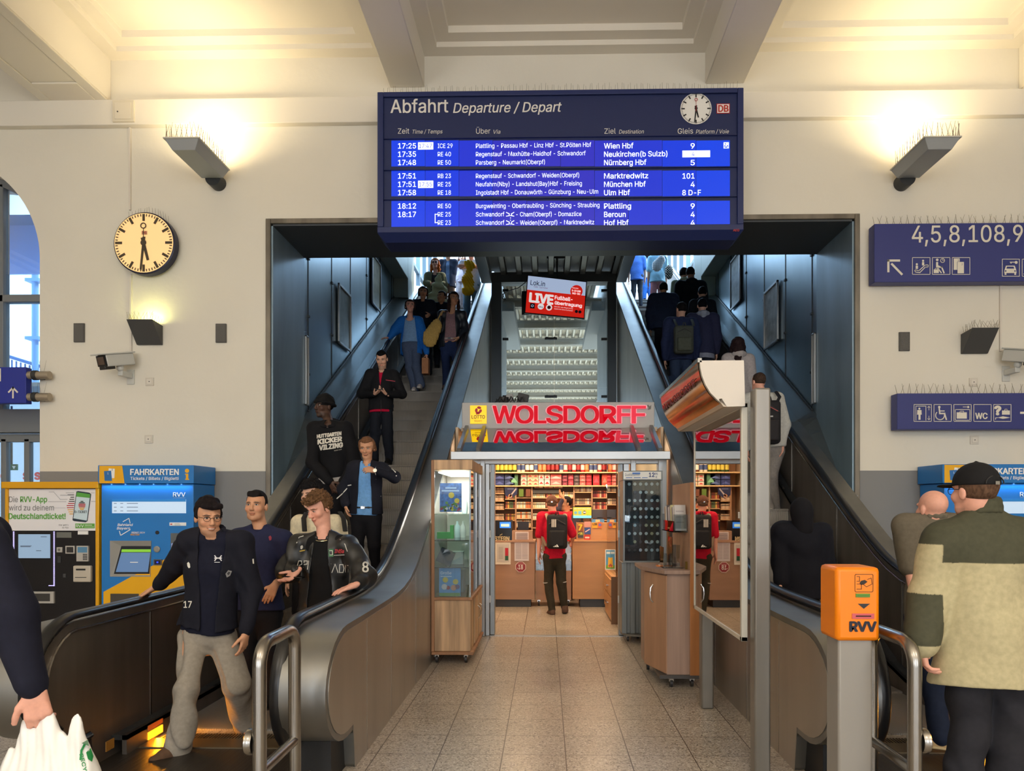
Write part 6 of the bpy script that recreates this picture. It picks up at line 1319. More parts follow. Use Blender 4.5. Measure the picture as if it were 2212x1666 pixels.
    m = MB(); p = W(1278, 1129, Yc+0.35); m.box((p.x, Yc+0.3, zt), (p.x+0.2, Yc+0.42, zt+0.05), C((90, 150, 206), .4)); m.box((p.x+0.06, Yc+0.295, zt+0.005), (p.x+0.13, Yc+0.30, zt+0.045), C((240, 200, 140), .4)); solo('leaflet_tray', m, None, 'blue leaflet tray on top of the raised right counter', 'tray')
    # low drawer cabinet by the door at right
    xa = W(1307, 1233, 10.75).x; T = thing('drawer_cabinet', 'narrow beech drawer cabinet at the right inside the shop', 'cabinet', (xa+0.07, 10.2, 0)); z1 = W(1312, 1232, 10.7).z; x1 = xa+0.16
    part(T, 'carcass', MB().box((xa, 9.62, 0.02), (x1, 10.75, z1)), LAM, bevel=0.003); part(T, 'end_panel', MB().box((xa-0.01, 9.60, 0.0), (x1, 9.62, z1+0.01)), C((110, 78, 50), .5))
    for z in (z1-0.26, z1-0.5):
        d = part(T, 'drawer', MB().box((xa-0.015, 9.68, z), (xa, 10.7, z+0.22)), LAM); part(d, 'handle', MB().box((xa-0.04, 10.05, z+0.1), (xa-0.015, 10.3, z+0.115)), CHROME)
    m = MB(); Y = 10.5; z0 = W(1308, 1231, Y).z; m.pbox(1307.5, 1187.5, 1326, 1231, Y, 0.02, WHITE); m.prect(1309, 1229, 1324.5, 1189, Y-0.002, C((90, 160, 200), .4)); m.prect(1309, 1229, 1324.5, 1221, Y-0.003, C((110, 170, 60), .4)); m.ppoly([(1313, 1226), (1320, 1226), (1321, 1206), (1314, 1204)], Y-0.004, C((250, 190, 40), .4)); m.ppoly([(1314, 1222), (1323, 1214), (1324, 1218), (1316, 1226)], Y-0.005, C((206, 90, 60), .4)); m.prect(1310, 1197, 1318, 1192, Y-0.004, C((230, 240, 236), .4)); m.prect(1319, 1204, 1323, 1193, Y-0.004, C((60, 120, 180), .4)); solo('poster_stand', m, None, 'bright framed poster standing on the drawer cabinet inside the shop', 'poster')
    # glass side wall with a light strip
    m = MB(); xg = W(1330, 1200, 9.7).x; m.box((xg, 9.66, 0.02), (xg+0.008, 11.1, 2.3)); struct('window_3', m, glass_material('shop_side_glass', (240, 238, 232), 0.3))
    m = MB(); m.tube([W(1310, 1047, 12.2), W(1328, 1104, 12.2)], 0.012); solo('light_strip', m, mat('led_strip_white', (255, 250, 240), .4, emit=5, ecol=(255, 246, 236)), 'slanting white light strip at the right of the shop shelves', 'light')
    # hanging things
    Y = 11.9; m = MB(); m.prism([W(1090, 1053, Y), W(1118, 1054, Y), W(1117, 1068, Y), W(1103, 1078, Y), W(1091, 1070, Y)], (0, 0.012, 0), C((40, 50, 96), .5)); m.pline([(1102, 1072), (1114, 1057)], 3, Y-0.002, C((206, 196, 200), .5)); m.disc(W(1102, 1072, Y-0.002), 0.035, (0, -1, 0), C((200, 150, 120), .5), 16); m.prect(1096, 1058, 1110, 1055, Y-0.002, C((96, 106, 150), .5)); m.tube([W(1104, 1053, Y), Vector((W(1104, 1053, Y).x, Y, 2.565))], 0.003, DARK, 5); solo('pennant', m, None, 'navy pennant hanging at the left inside the shop', 'pennant')
    for i, (xa_, c) in enumerate(((1155, (230, 200, 170)), (1176, (226, 180, 150)), (1197, (220, 196, 170)))):
        m = MB(); m.pbox(xa_, 1050.5, xa_+18, 1054.5, YBk-0.18, 0.008, C(c, .5)); m.prect(xa_+2, 1053.6, xa_+10, 1051.6, YBk-0.183, C((196, 80, 60), .5)); solo('shelf_strip', m, None, 'pale price strip under the upper shop shelf', 'price strip', 'price strips under the upper shop shelf')
    # second row of notices: green posters in the rack
    for q, c, lab in (((1121, 1056, 1131, 1073), (90, 116, 40), 'small green poster in the rack near the pennant'), ((1136, 1057, 1146, 1073), (110, 60, 36), 'small brown poster in the rack near the pennant')):
        m = MB(); m.pbox(*q, YBk-0.2, 0.01, C(c, .5)); solo('rack_poster', m, None, lab, 'poster')
    m = MB(); 
    for py in (1066,): m.pbox(1125, 1103, 1178, 1130, 12.0, 0.01, mat('blue_film', (110, 170, 216), .2)); 
    solo('magazine_display', m, None, 'pale blue slanted display left of the customer in the shop', 'display') if False else None
counters()
# ---------------------------------------------------------------- figures: every body and garment is one smooth blended surface
def V3(v): return np.array((v[0], v[1], v[2]), dtype=np.float32)
def unit(v): v = np.asarray(v, dtype=np.float32); return v/max(1e-6, np.linalg.norm(v))
class Solid:
    """a list of blended rounded shapes; mesh() turns them into one closed surface"""
    def __init__(s): s.p = []; s.c = []; s.noise = None
    def rc(s, a, b, ra, rb, k=0.02, fwd=None, ratio=1.0): s.p.append(('rc', V3(a), V3(b), ra, rb, k, None if fwd is None else unit(fwd), ratio)); return s
    def el(s, c, r, axes=None, k=0.02): s.p.append(('el', V3(c), np.array(r, np.float32), np.eye(3, dtype=np.float32) if axes is None else np.array(axes, np.float32), 0, k, None, 1)); return s
    def cut(s, fn): s.c.append(fn); return s
    def chain(s, pts, rr, k=0.02, **kw):
        for i in range(len(pts)-1): s.rc(pts[i], pts[i+1], rr[i], rr[i+1], k, **kw)
        return s
    def bounds(s):
        lo = np.full(3, 1e9); hi = np.full(3, -1e9)
        for q in s.p:
            if q[0] == 'cut': continue
            l, h = s.bb(q); lo = np.minimum(lo, l); hi = np.maximum(hi, h)
        return lo, hi
    def bb(s, q):
        if q[0] == 'rc': m = max(q[3], q[4]); return np.minimum(q[1], q[2])-m, np.maximum(q[1], q[2])+m
        m = q[2].max(); return q[1]-m, q[1]+m
    def field(s, v, pad=0.02):
        lo, hi = s.bounds(); lo = lo-pad; hi = hi+pad
        n = np.ceil((hi-lo)/v).astype(int)+2
        ax = [(lo[i]+v*np.arange(n[i])).astype(np.float32) for i in range(3)]
        Fd = np.full(n, 0.5, np.float32)
        for q in s.p:
            if q[0] == 'cut':
                Fd = np.maximum(Fd, q[1](ax[0][:, None, None], ax[1][None, :, None], ax[2][None, None, :])); continue
            k = q[5]; l, h = s.bb(q); m = k+2.5*v
            i0 = np.maximum(0, ((l-m-lo)/v).astype(int)); i1 = np.minimum(n, ((h+m-lo)/v).astype(int)+2)
            X = ax[0][i0[0]:i1[0], None, None]; Y = ax[1][None, i0[1]:i1[1], None]; Z = ax[2][None, None, i0[2]:i1[2]]
            if q[0] == 'rc':
                a, b, ra, rb, _, fw, ratio = q[1:]
                d = b-a; px, py, pz = X-a[0], Y-a[1], Z-a[2]
                t = np.clip((px*d[0]+py*d[1]+pz*d[2])/max(1e-8, float(d@d)), 0, 1)
                qx, qy, qz = px-t*d[0], py-t*d[1], pz-t*d[2]
                if fw is not None:
                    f = (qx*fw[0]+qy*fw[1]+qz*fw[2])*(1/ratio-1); qx, qy, qz = qx+f*fw[0], qy+f*fw[1], qz+f*fw[2]
                D = np.sqrt(qx*qx+qy*qy+qz*qz)-(ra+(rb-ra)*t)
                if fw is not None: D = D*((1+ratio)/2)
            else:
                c, r, A = q[1:4]; px, py, pz = X-c[0], Y-c[1], Z-c[2]
                u = [(px*A[i][0]+py*A[i][1]+pz*A[i][2])/r[i] for i in range(3)]
                k0 = np.sqrt(u[0]**2+u[1]**2+u[2]**2); k1 = np.sqrt((u[0]/r[0])**2+(u[1]/r[1])**2+(u[2]/r[2])**2)+1e-6
                D = k0*(k0-1)/k1
            sl = Fd[i0[0]:i1[0], i0[1]:i1[1], i0[2]:i1[2]]
            hh = np.clip(0.5+0.5*(sl-D)/k, 0, 1); sl[...] = sl+(D-sl)*hh-k*hh*(1-hh)
        X = ax[0][:, None, None]; Y = ax[1][None, :, None]; Z = ax[2][None, None, :]
        if s.noise: Fd += s.noise(X, Y, Z)
        for c in s.c: Fd = np.maximum(Fd, c(X, Y, Z))
        Fd[0] = Fd[-1] = 1; Fd[:, 0] = Fd[:, -1] = 1; Fd[:, :, 0] = Fd[:, :, -1] = 1
        return Fd, lo
    def mesh(s, v):
        Fd, lo = s.field(v); ins = Fd < 0
        c = sum(ins[i:Fd.shape[0]-1+i, j:Fd.shape[1]-1+j, k:Fd.shape[2]-1+k].astype(np.int8) for i in (0, 1) for j in (0, 1) for k in (0, 1))
        mix = (c > 0) & (c < 8); I = np.stack(np.nonzero(mix), 1); idx = np.full(mix.shape, -1, np.int32); idx[mix] = np.arange(len(I))
        acc = np.zeros((len(I), 3), np.float32); cnt = np.zeros(len(I), np.float32)
        cor = [(i, j, k) for i in (0, 1) for j in (0, 1) for k in (0, 1)]; val = {q: Fd[I[:, 0]+q[0], I[:, 1]+q[1], I[:, 2]+q[2]] for q in cor}
        for q in cor:
            for a in range(3):
                if q[a] == 0:
                    r = list(q); r[a] = 1; r = tuple(r); fa, fb = val[q], val[r]; m = (fa < 0) != (fb < 0)
                    t = np.where(m, fa/np.where(m, fa-fb, 1), 0); p = np.array(q, np.float32)[None]+t[:, None]*(np.array(r)-np.array(q))[None]
                    acc[m] += p[m]; cnt[m] += 1
        vs = lo+v*(I+acc/np.maximum(cnt, 1)[:, None]); fs = []
        for a in range(3):
            b, d = [(1, 2), (2, 0), (0, 1)][a]
            sl0 = [slice(None)]*3; sl1 = [slice(None)]*3; sl0[a] = slice(0, -1); sl1[a] = slice(1, None)
            x0, x1 = ins[tuple(sl0)], ins[tuple(sl1)]; e = np.stack(np.nonzero(x0 != x1), 1)
            e = e[(e[:, b] > 0) & (e[:, d] > 0) & (e[:, b] < mix.shape[b]) & (e[:, d] < mix.shape[d])]
            up = x0[e[:, 0], e[:, 1], e[:, 2]]
            def cell(db, dd):
                r = e.copy(); r[:, b] += db; r[:, d] += dd; return idx[r[:, 0], r[:, 1], r[:, 2]]
            qd = np.stack([cell(-1, -1), cell(0, -1), cell(0, 0), cell(-1, 0)], 1); qd[~up] = qd[~up][:, ::-1]; fs.append(qd)
        return vs.astype(np.float32), np.concatenate(fs)
def np_object(name, vs, fs, base, parent, m, col=None, label=None):
    me = bpy.data.meshes.new(name); b = np.array(base, np.float32)
    me.vertices.add(len(vs)); me.vertices.foreach_set('co', (vs-b).ravel())
    me.loops.add(fs.size); me.loops.foreach_set('vertex_index', fs.ravel().astype(np.int32)); me.polygons.add(len(fs)); me.polygons.foreach_set('loop_start', np.arange(0, fs.size, fs.shape[1], dtype=np.int32))
    me.update(calc_edges=True); me.validate(); me.polygons.foreach_set('use_smooth', [True]*len(me.polygons)); me.materials.append(m)
    if col is not None:
        a = me.color_attributes.new('Col', 'FLOAT_COLOR', 'POINT'); a.data.foreach_set('color', np.concatenate([col, np.ones((len(vs), 1), np.float32)], 1).astype(np.float32).ravel())
    o = bpy.data.objects.new(name, me); link(o, parent); BASE[o.name] = Vector(base)
    if parent is None: o.location = base
    if label: o['label'] = label
    return o
def solid_part(parent, name, S, v, m, colfn=None, label=None):
    vs, fs = S.mesh(v); 
    o = np_object(name, vs, fs, base_of(parent), parent, m, None if colfn is None else colfn(vs).astype(np.float32), label); o['_'] = 0; del o['_']
    return o, vs, fs
SKIN = mat('skin', (220, 170, 140), 0.55, attr='Col', noise=(60, 0.06)); CLOTHC = mat('woven_cloth', (100, 100, 100), 0.85, attr='Col', noise=(40, 0.14), spec=0.25); LEATHC = mat('leather_cloth', (30, 30, 30), 0.42, attr='Col', noise=(25, 0.25))
def lc(c): return np.array(lin(c), np.float32)
def folds(seed, amp, freq=9.0):
    rnd = np.random.RandomState(seed); ks = [(rnd.normal(size=3)*freq*(0.6+0.5*i), rnd.uniform(0, 6.28), 1/(1+0.5*i)) for i in range(4)]
    def f(X, Y, Z):
        w = 0.04*np.sin(Z*11+X*7+seed)
        return amp*sum(g*np.sin((X+w)*k[0]+(Y-w)*k[1]+Z*k[2]*0.6+p) for k, p, g in ks)
    return f
def curls(seed, amp, freq):
    rnd = np.random.RandomState(seed); ks = [(unit(rnd.normal(size=3))*freq*rnd.uniform(0.7, 1.5), rnd.uniform(0, 6.28)) for i in range(6)]
    return lambda X, Y, Z: amp*sum(np.sin(X*k[0]+Y*k[1]+Z*k[2]+p) for k, p in ks)/2.2
SKINS = {'light': (222, 172, 146), 'tan': (206, 152, 118), 'olive': (190, 138, 104), 'dark': (78, 52, 40), 'pink': (226, 166, 144)}
class Fig: pass
def hand(S, w, d, n, right, s=1.0, curl=0.45, spread=0.0, thumb=None, seed=0):
    """palm and five fingers: w wrist, d finger direction, n palm normal"""
    d = unit(d); n = unit(n-d*float(np.dot(n, d))); lat = np.cross(d, n) if right else np.cross(n, d)      # towards the thumb
    k0 = w+d*0.088*s
    off = [0.030, 0.010, -0.011, -0.031]; ln = [0.072, 0.081, 0.075, 0.058]; bk = [0.0, 0.004, 0.0, -0.008]
    S.rc(w-d*0.02, w+d*0.03*s, 0.026*s, 0.027*s, 0.012, n, 0.72)
    for i in range(4):
        kn = k0+lat*off[i]*s+d*bk[i]*s
        S.rc(w+d*0.012+lat*off[i]*0.5*s, kn, 0.0165*s, 0.0115*s, 0.012)
        a = curl*(0.75+0.16*i); p = kn; dd = unit(d+lat*(off[i]*spread*12))
        for j, f in enumerate((0.46, 0.31, 0.25)):
            a_ = a*(0.55+0.5*j) if j == 0 else a
            dd = unit(dd*math.cos(a_)+n*math.sin(a_)); q = p+dd*ln[i]*f*s; S.rc(p, q, (0.0098-0.0008*j)*s, (0.0092-0.0009*j)*s, 0.004); p = q
    t0 = w+d*0.022*s+lat*0.022*s; td = unit(d*0.62+lat*0.72+n*0.32) if thumb is None else unit(thumb); t1 = t0+td*0.04*s; td2 = unit(td+d*0.55+n*curl*0.35); t2 = t1+td2*0.032*s; t3 = t2+unit(td2+d*0.2+n*curl*0.3)*0.026*s
    S.rc(t0, t1, 0.0155*s, 0.0125*s, 0.012); S.rc(t1, t2, 0.0118*s, 0.0105*s, 0.005); S.rc(t2, t3, 0.0105*s, 0.009*s, 0.004)
def person(label, D, top, zf, face=0, J=None, h=None, sex='m', v=0.008, gv=None, hy=None, hp=0, ht=0, skin='light', hair=None, hcol=(30, 24, 22), upper=None, inner=None, pants=None, shoes=None, stubble=0.0, hands=None, feet=None, bulk=1.0, category='person', extra=None, head_scale=1.0, seed=1, brow=None, facial=True, smile=0):
    zf = zf+.004; J = J or {}; hands = hands or {}; feet = feet or {}; gv = gv or max(v, 0.009)
    Ht = V3(W(top[0], top[1], D)); Ht_z = Ht[2]
    H = float(Ht[2]-zf) if h is None else h; s = H/1.75
    a = R(face); Fd = np.array((math.sin(a), -math.cos(a), 0), np.float32); Lt = np.array((math.cos(a), math.sin(a), 0), np.float32); U = np.array((0, 0, 1), np.float32)
    z0 = Ht_z-H; base = np.array((Ht[0], Ht[1], z0), np.float32)
    def loc(l, f, z): return base+Lt*l*H+Fd*f*H+U*z*H
    sw = (0.104 if sex == 'm' else 0.094)*bulk
    j = {'pel': loc(0, 0, .53), 'nek': loc(0, -.008, .825)}
    sides = ('L', 'R'); img = {}
    order = sorted(((float((Lt*sg)[0]), sd) for sg, sd in ((1, 'L'), (-1, 'R')))); img['iL'], img['iR'] = order[0][1], order[1][1]
    def px(k): 
        x, y, dy = J[k] if len(J[k]) == 3 else (*J[k], 0); return V3(W(x, y, D+dy))
    for k in ('pel', 'nek'):
        if k in J: j[k] = px(k)
    dn = j['nek']-loc(0, -.008, .825); dp = j['pel']-loc(0, 0, .53)
    for sg, sd in ((1, 'L'), (-1, 'R')):
        j['sho'+sd] = loc(sg*sw, -.005, .805)+dn; j['elb'+sd] = loc(sg*(sw+.028), -.012, .625)+dn*0.8+dp*.2; j['wri'+sd] = loc(sg*(sw+.03), .025, .485)+dn*.5+dp*.5
        j['hip'+sd] = loc(sg*.048, 0, .515)+dp; j['kne'+sd] = loc(sg*.055, .012, .285)+dp*.5; j['ank'+sd] = loc(sg*.06, -.012, .048)
    for im in ('iL', 'iR'):
        for p in ('sho', 'elb', 'wri', 'hip', 'kne', 'ank'):
            if im+p in J: j[p+img[im]] = px(im+p)
    pel, nek = j['pel'], j['nek']; wai = pel+(nek-pel)*.30; che = pel+(nek-pel)*.66
    lat = unit(j['shoL']-j['shoR']); spn = unit(nek-pel); fw = unit(np.cross(lat, spn)); fw = fw if np.dot(fw, Fd) > 0 else -fw
    # head frame
    ya = R(face if hy is None else hy); hs = 0.238*(H/1.75)**0.4*head_scale; q = hs/0.235
    hF = np.array((math.sin(ya), -math.cos(ya), 0), np.float32); hL = np.array((math.cos(ya), math.sin(ya), 0), np.float32)
    pa = R(hp); hU = U*math.cos(pa)+hF*math.sin(pa); hF = hF*math.cos(pa)-U*math.sin(pa); ta = R(ht); hL, hU = hL*math.cos(ta)+hU*math.sin(ta), hU*math.cos(ta)-hL*math.sin(ta)
    hair_t = {'bald': 0, 'short': .010, 'buzz': .004}.get(hair, .014)
    hc = np.array(Ht)-U*(hs*0.5+hair_t) + (U-hU)*(hs*.25)
    def hd(l, f, u): return hc+(hL*l+hF*f+hU*u)*q
    ax = [hL, hF, hU]
    T = thing('person', label, category, (float(base[0]), float(base[1]), float(z0)))
    # ---- body
    B = Solid(); f_ = 1.0 if sex == 'm' else .9; bk = bulk
    B.el(hd(0, -.014, .034), np.array((.075, .094, .083))*q, ax, .02); jw = 1.0 if sex == 'm' else .9; B.el(hd(0, .020, -.034), np.array((.059*jw, .068, .080))*q, ax, .03); B.rc(hd(-.030*jw, .045, -.085), hd(.030*jw, .045, -.085), .020*q*jw, .020*q*jw, .03); B.el(hd(0, .066, -.098), np.array((.024, .02, .02))*q, ax, .02)
    if facial:
        for sg in (-1, 1):
            B.el(hd(sg*.040, .056, -.024), np.array((.026, .024, .024))*q, ax, .02); B.el(hd(sg*.0105, .098, -.032), np.array((.0085, .010, .008))*q, ax, .006)
            B.rc(hd(sg*.014, .083, .030), hd(sg*.048, .068, .028), .009*q, .008*q, .012)
        B.rc(hd(0, .084, .014), hd(0, .108, -.026), .008*q, .012*q, .010); B.el(hd(0, .0885, -.0575), np.array((.022, .0085, .0055))*q, ax, .006); B.el(hd(0, .0865, -.0675), np.array((.019, .0090, .0065))*q, ax, .006)
    for sg in (-1, 1): B.el(hd(sg*.0765, -.010, -.008), np.array((.011, .019, .031))*q, ax, .006)
    B.rc(hd(0, -.022, -.055), nek, .052*s*f_, .058*s*f_, .03)
    B.rc(j['shoL']*.88+j['shoR']*.12, j['shoR']*.88+j['shoL']*.12, .048*s, .048*s, .05, fw, .8)
    B.rc(wai, che, .125*s*f_*bk, .150*s*f_*bk, .05, fw, .66); B.rc(pel, wai, .150*s*bk, .122*s*f_*bk, .05, fw, .70)
    for sd in sides:
        rt = sd == 'R'; sh, el, wr = j['sho'+sd], j['elb'+sd], j['wri'+sd]
        B.rc(sh, el, .052*s*f_, .040*s*f_, .03); B.rc(el, wr, .040*s*f_, .027*s*f_, .015)
        im = 'iL' if img['iL'] == sd else 'iR'; ho = hands.get(im, {})
        fa = unit(wr-el); dd = V3(W(*ho['to'][:2], D+ho['to'][2]))-wr if 'to' in ho else np.array(ho['d'], np.float32) if 'd' in ho else fa*.8+np.array((0, 0, -.2))
        nn = np.array(ho['n'], np.float32) if 'n' in ho else (lat*(-1 if sd == 'L' else 1)+Fd*-.2)
        if not ho.get('off'): hand(B, wr+fa*0.01, dd, nn, rt, s*.98*(1 if sex == 'm' else .92)*ho.get('s', 1), ho.get('curl', .32), ho.get('spread', .1), None if 'thumb' not in ho else np.array(ho['thumb'], np.float32))
        hp_, kn, an = j['hip'+sd], j['kne'+sd], j['ank'+sd]; fd = R(feet.get(im, face)); ff = np.array((math.sin(fd), -math.cos(fd), 0), np.float32)
        B.rc(hp_, kn, .078*s, .052*s, .03); B.rc(kn, an, .052*s, .036*s, .02); B.rc(an, an+ff*.07*s-U*.035*s, .030*s, .020*s, .02)
    if facial:
        sock = [hd(sg*.031, .106, .008) for sg in (-1, 1)]
        B.cut(lambda X, Y, Z: .019*q-np.minimum(*[np.sqrt((X-c[0])**2+(Y-c[1])**2+(Z-c[2])**2) for c in sock]))
    sk = lc(SKINS.get(skin, (220, 170, 145)) if isinstance(skin, str) else skin); dk = lc(brow or hcol)
    def skincol(vs):
        r = (vs-hc)/q; l, f, u = r@hL, r@hF, r@hU; c = np.tile(sk, (len(vs), 1)); isf = (f > .055) & (np.abs(u) < .13)
        def mixin(m, col, w):
            nonlocal c
            w_ = np.clip(np.asarray(m, np.float32), 0, 1)[:, None]*w; c = c*(1-w_)+np.asarray(col)[None]*w_
        mixin(isf*np.exp(-((np.abs(l)-.042)**2/.0004+(u+.026)**2/.0004)), sk*np.array((1.05, .78, .74)), .5)
        mixin(isf*(f > .07)*np.clip(1.4-((l/(.026+.004*(smile > 0)))**2+((u+.0625-smile*6*l*l)/.0105)**2), 0, 1), sk*np.array((.86, .52, .52)), .75)
        um = -.0635+smile*6*l*l
        mixin(isf*(np.abs(u-um) < (.0022 if not smile else .003))*(np.abs(l) < (.024 if not smile else .030))*(f > .055), sk*.22, .75)
        if smile: mixin(isf*(np.abs(u-um) < .0024)*(np.abs(l) < .019)*(f > .06), (.72, .66, .60), .9)
        if stubble: mixin(((u < -.04)*(f > .0)*(np.abs(u+.0625) > .011)*(u > -.125)).astype(np.float32)*np.clip((-.035-u)/.03, 0, 1), dk, stubble)
        mixin(isf*np.clip(1.6-((np.abs(l)-.032)/.019)**2-((u-.027+((np.abs(l)-.030)**2)*6)/.0055)**2, 0, 1), dk, .88)
        mixin((np.abs(np.abs(l)-.009) < .004)*(np.abs(u+.040) < .003)*(f > .08)*1.0, sk*.3, .6)
        hd_ = (np.abs(l) < .1)*(u > -.17)
        return c
    bo, bvs, bfs = solid_part(T, 'body', B, v, SKIN, skincol)
    if facial and abs(((hy if hy is not None else face)+180) % 360-180) < 110:
        for sg in (-1, 1):
            e = MB(); c0 = hd(sg*.031, .0775, .008); n = 14; lidz = .35 if hp > 12 else .62
            ring = lambda r, dz: [c0+(hL*(math.cos(t)*.0150*r)+hU*(math.sin(t)*.0062*r*(1 if math.sin(t) < 0 else lidz+.38))+hF*dz)*q for t in [2*math.pi*i/n for i in range(n)]]
            vs = ring(1, 0)+ring(.75, .0045)+ring(.3, .0065)+[c0+hF*.007*q]; fs = [(i, (i+1) % n, n+(i+1) % n, n+i) for i in range(n)]+[(n+i, n+(i+1) % n, 2*n+(i+1) % n, 2*n+i) for i in range(n)]+[(2*n+i, 2*n+(i+1) % n, 3*n) for i in range(n)]
            e.add([Vector(p) for p in vs], fs, C((226, 218, 210), .3))
            e.disc(Vector(c0+(hF*.0072)*q), .0062*q*(.8 if hp > 12 else 1), Vector(hF), C((36, 24, 20), .6), 14)
            lid = [Vector(c0+(hL*(math.cos(t)*.0158)+hU*(math.sin(t)*.0066)+hF*(.0035+.004*math.sin(t)))*q) for t in [math.pi*i/8 for i in range(9)]]; e.tube(lid, .0014*q, C((40, 28, 24), .6), 5)
            part(T, 'eye', e, smooth=False)
    ctx = Fig(); ctx.__dict__.update(dict(T=T, j=j, H=H, s=s, hd=hd, ax=ax, q=q, Fd=Fd, Lt=Lt, U=U, fw=fw, lat=lat, spn=spn, pel=pel, nek=nek, wai=wai, che=che, D=D, v=v, gv=gv, hc=hc, hL=hL, hF=hF, hU=hU, f_=f_, bk=bk, img=img, z0=z0, base=base, bvh={}, face=face, sides=sides, seed=seed, feet=feet))
    if hair and hair != 'bald': make_hair(ctx, hair, hcol, seed)
    if inner: make_top(ctx, dict(inner, layer=0))
    if pants: make_pants(ctx, pants)
    if upper: make_top(ctx, dict(upper, layer=1))
    if shoes is not False: make_shoes(ctx, shoes or {})
    if extra: extra(ctx)
    return ctx
def make_hair(c, kind, col, seed):
    q, hd, ax = c.q, c.hd, c.ax; S = Solid(); hc, hL, hF, hU = c.hc, c.hL, c.hF, c.hU
    tt = {'buzz': (.004, .004), 'short': (.012, .007), 'fade': (.016, .004), 'curly': (.030, .016), 'afro': (.045, .034), 'mop': (.034, .011), 'long': (.014, .016), 'bun': (.010, .009), 'pony': (.012, .011), 'wavy': (.018, .02)}[kind]
    r = np.array((.075+tt[1], .094+tt[1], .083+tt[0]))*q
    S.el(hd(0, -.014, .034), r, ax, .02)
    if kind == 'mop': S.rc(hd(-.045, .075, .080), hd(.045, .078, .082), .026*q, .026*q, .02)
    if kind == 'curly': S.rc(hd(-.04, .07, .085), hd(.045, .068, .088), .028*q, .028*q, .02)
    if kind in ('fade',): S.rc(hd(-.035, .05, .098), hd(.035, .05, .098), .02*q, .02*q, .02)
    if kind in ('pony', 'bun', 'long', 'wavy'):
        for sg in (-1, 1): S.rc(hd(sg*.066, .0, .06), hd(sg*.074, -.03, -.025), .022*q, .026*q, .03)
    lowz = {'buzz': -.03, 'short': -.035, 'fade': -.015, 'curly': -.03, 'afro': -.04, 'mop': -.02}.get(kind, -.09)
    hl = {'mop': .060, 'curly': .056, 'afro': .058, 'fade': .066, 'buzz': .066}.get(kind, .064)
    def loc(X, Y, Z):
        x, y, z = X-hc[0], Y-hc[1], Z-hc[2]; return [(x*a[0]+y*a[1]+z*a[2])/q for a in (hL, hF, hU)]
    def facecut(X, Y, Z):
        l, f, u = loc(X, Y, Z)
        a = np.minimum(np.minimum(f-(.012+.0*u), hl+.012*np.abs(l)/.06-u), .074-np.abs(l)*.0)*q      # front below the hairline
        b = np.minimum((lowz+.30*np.maximum(0, f+.03))-u, .2)*q                                          # below the nape line
        return np.maximum(np.minimum(a, np.minimum(.2, (f-.012)*q)), b)
    S.cut(facecut)
    amp = {'curly': .0075, 'afro': .006, 'wavy': .005, 'mop': .003, 'long': .003}.get(kind, .0012); S.noise = curls(seed, amp*q, 260 if kind in ('curly', 'afro') else 120)
    o = solid_part(c.T, 'hair', S, min(c.v, .0065) if c.v < .009 else c.v, hair_mat(col))[0]
    if kind in ('long', 'wavy', 'pony', 'bun'):
        L = Solid(); dn = -c.U
        if kind in ('long', 'wavy'):
            ln = .27 if kind == 'long' else .2
            for sg in (-1, 1):
                p = hd(sg*.066, -.008, .05); L.chain([p, hd(sg*.083, -.004, -.03), hd(sg*.086, -.002, -.03)+dn*.10, hd(sg*.085, .006, -.03)+dn*ln], [.022, .026, .03, .016], .03)
            L.chain([hd(0, -.085, .02), hd(0, -.10, -.06), hd(0, -.10, -.06)+dn*(ln*.8)], [.05, .062, .04], .04, fwd=hF, ratio=.6)
        elif kind == 'pony': L.chain([hd(0, -.10, .03), hd(.0, -.135, -.01), hd(.01, -.13, -.13), hd(.015, -.11, -.24)], [.026, .03, .026, .012], .02)
        else: L.el(hd(.0, -.115, .01), np.array((.034, .03, .034))*q, ax)
        L.noise = curls(seed+3, .005 if kind != 'bun' else .002, 110); solid_part(o, 'hair_length', L, max(.007, c.v), hair_mat(col))
def hair_mat(col):
    return mat('hair_%02x%02x%02x' % tuple(col), col, 0.7, noise=(90, 0.5, (1, 1, 0.4)), spec=0.12)
def col_of(c): return (lambda vs: np.tile(lc(c), (len(vs), 1)))
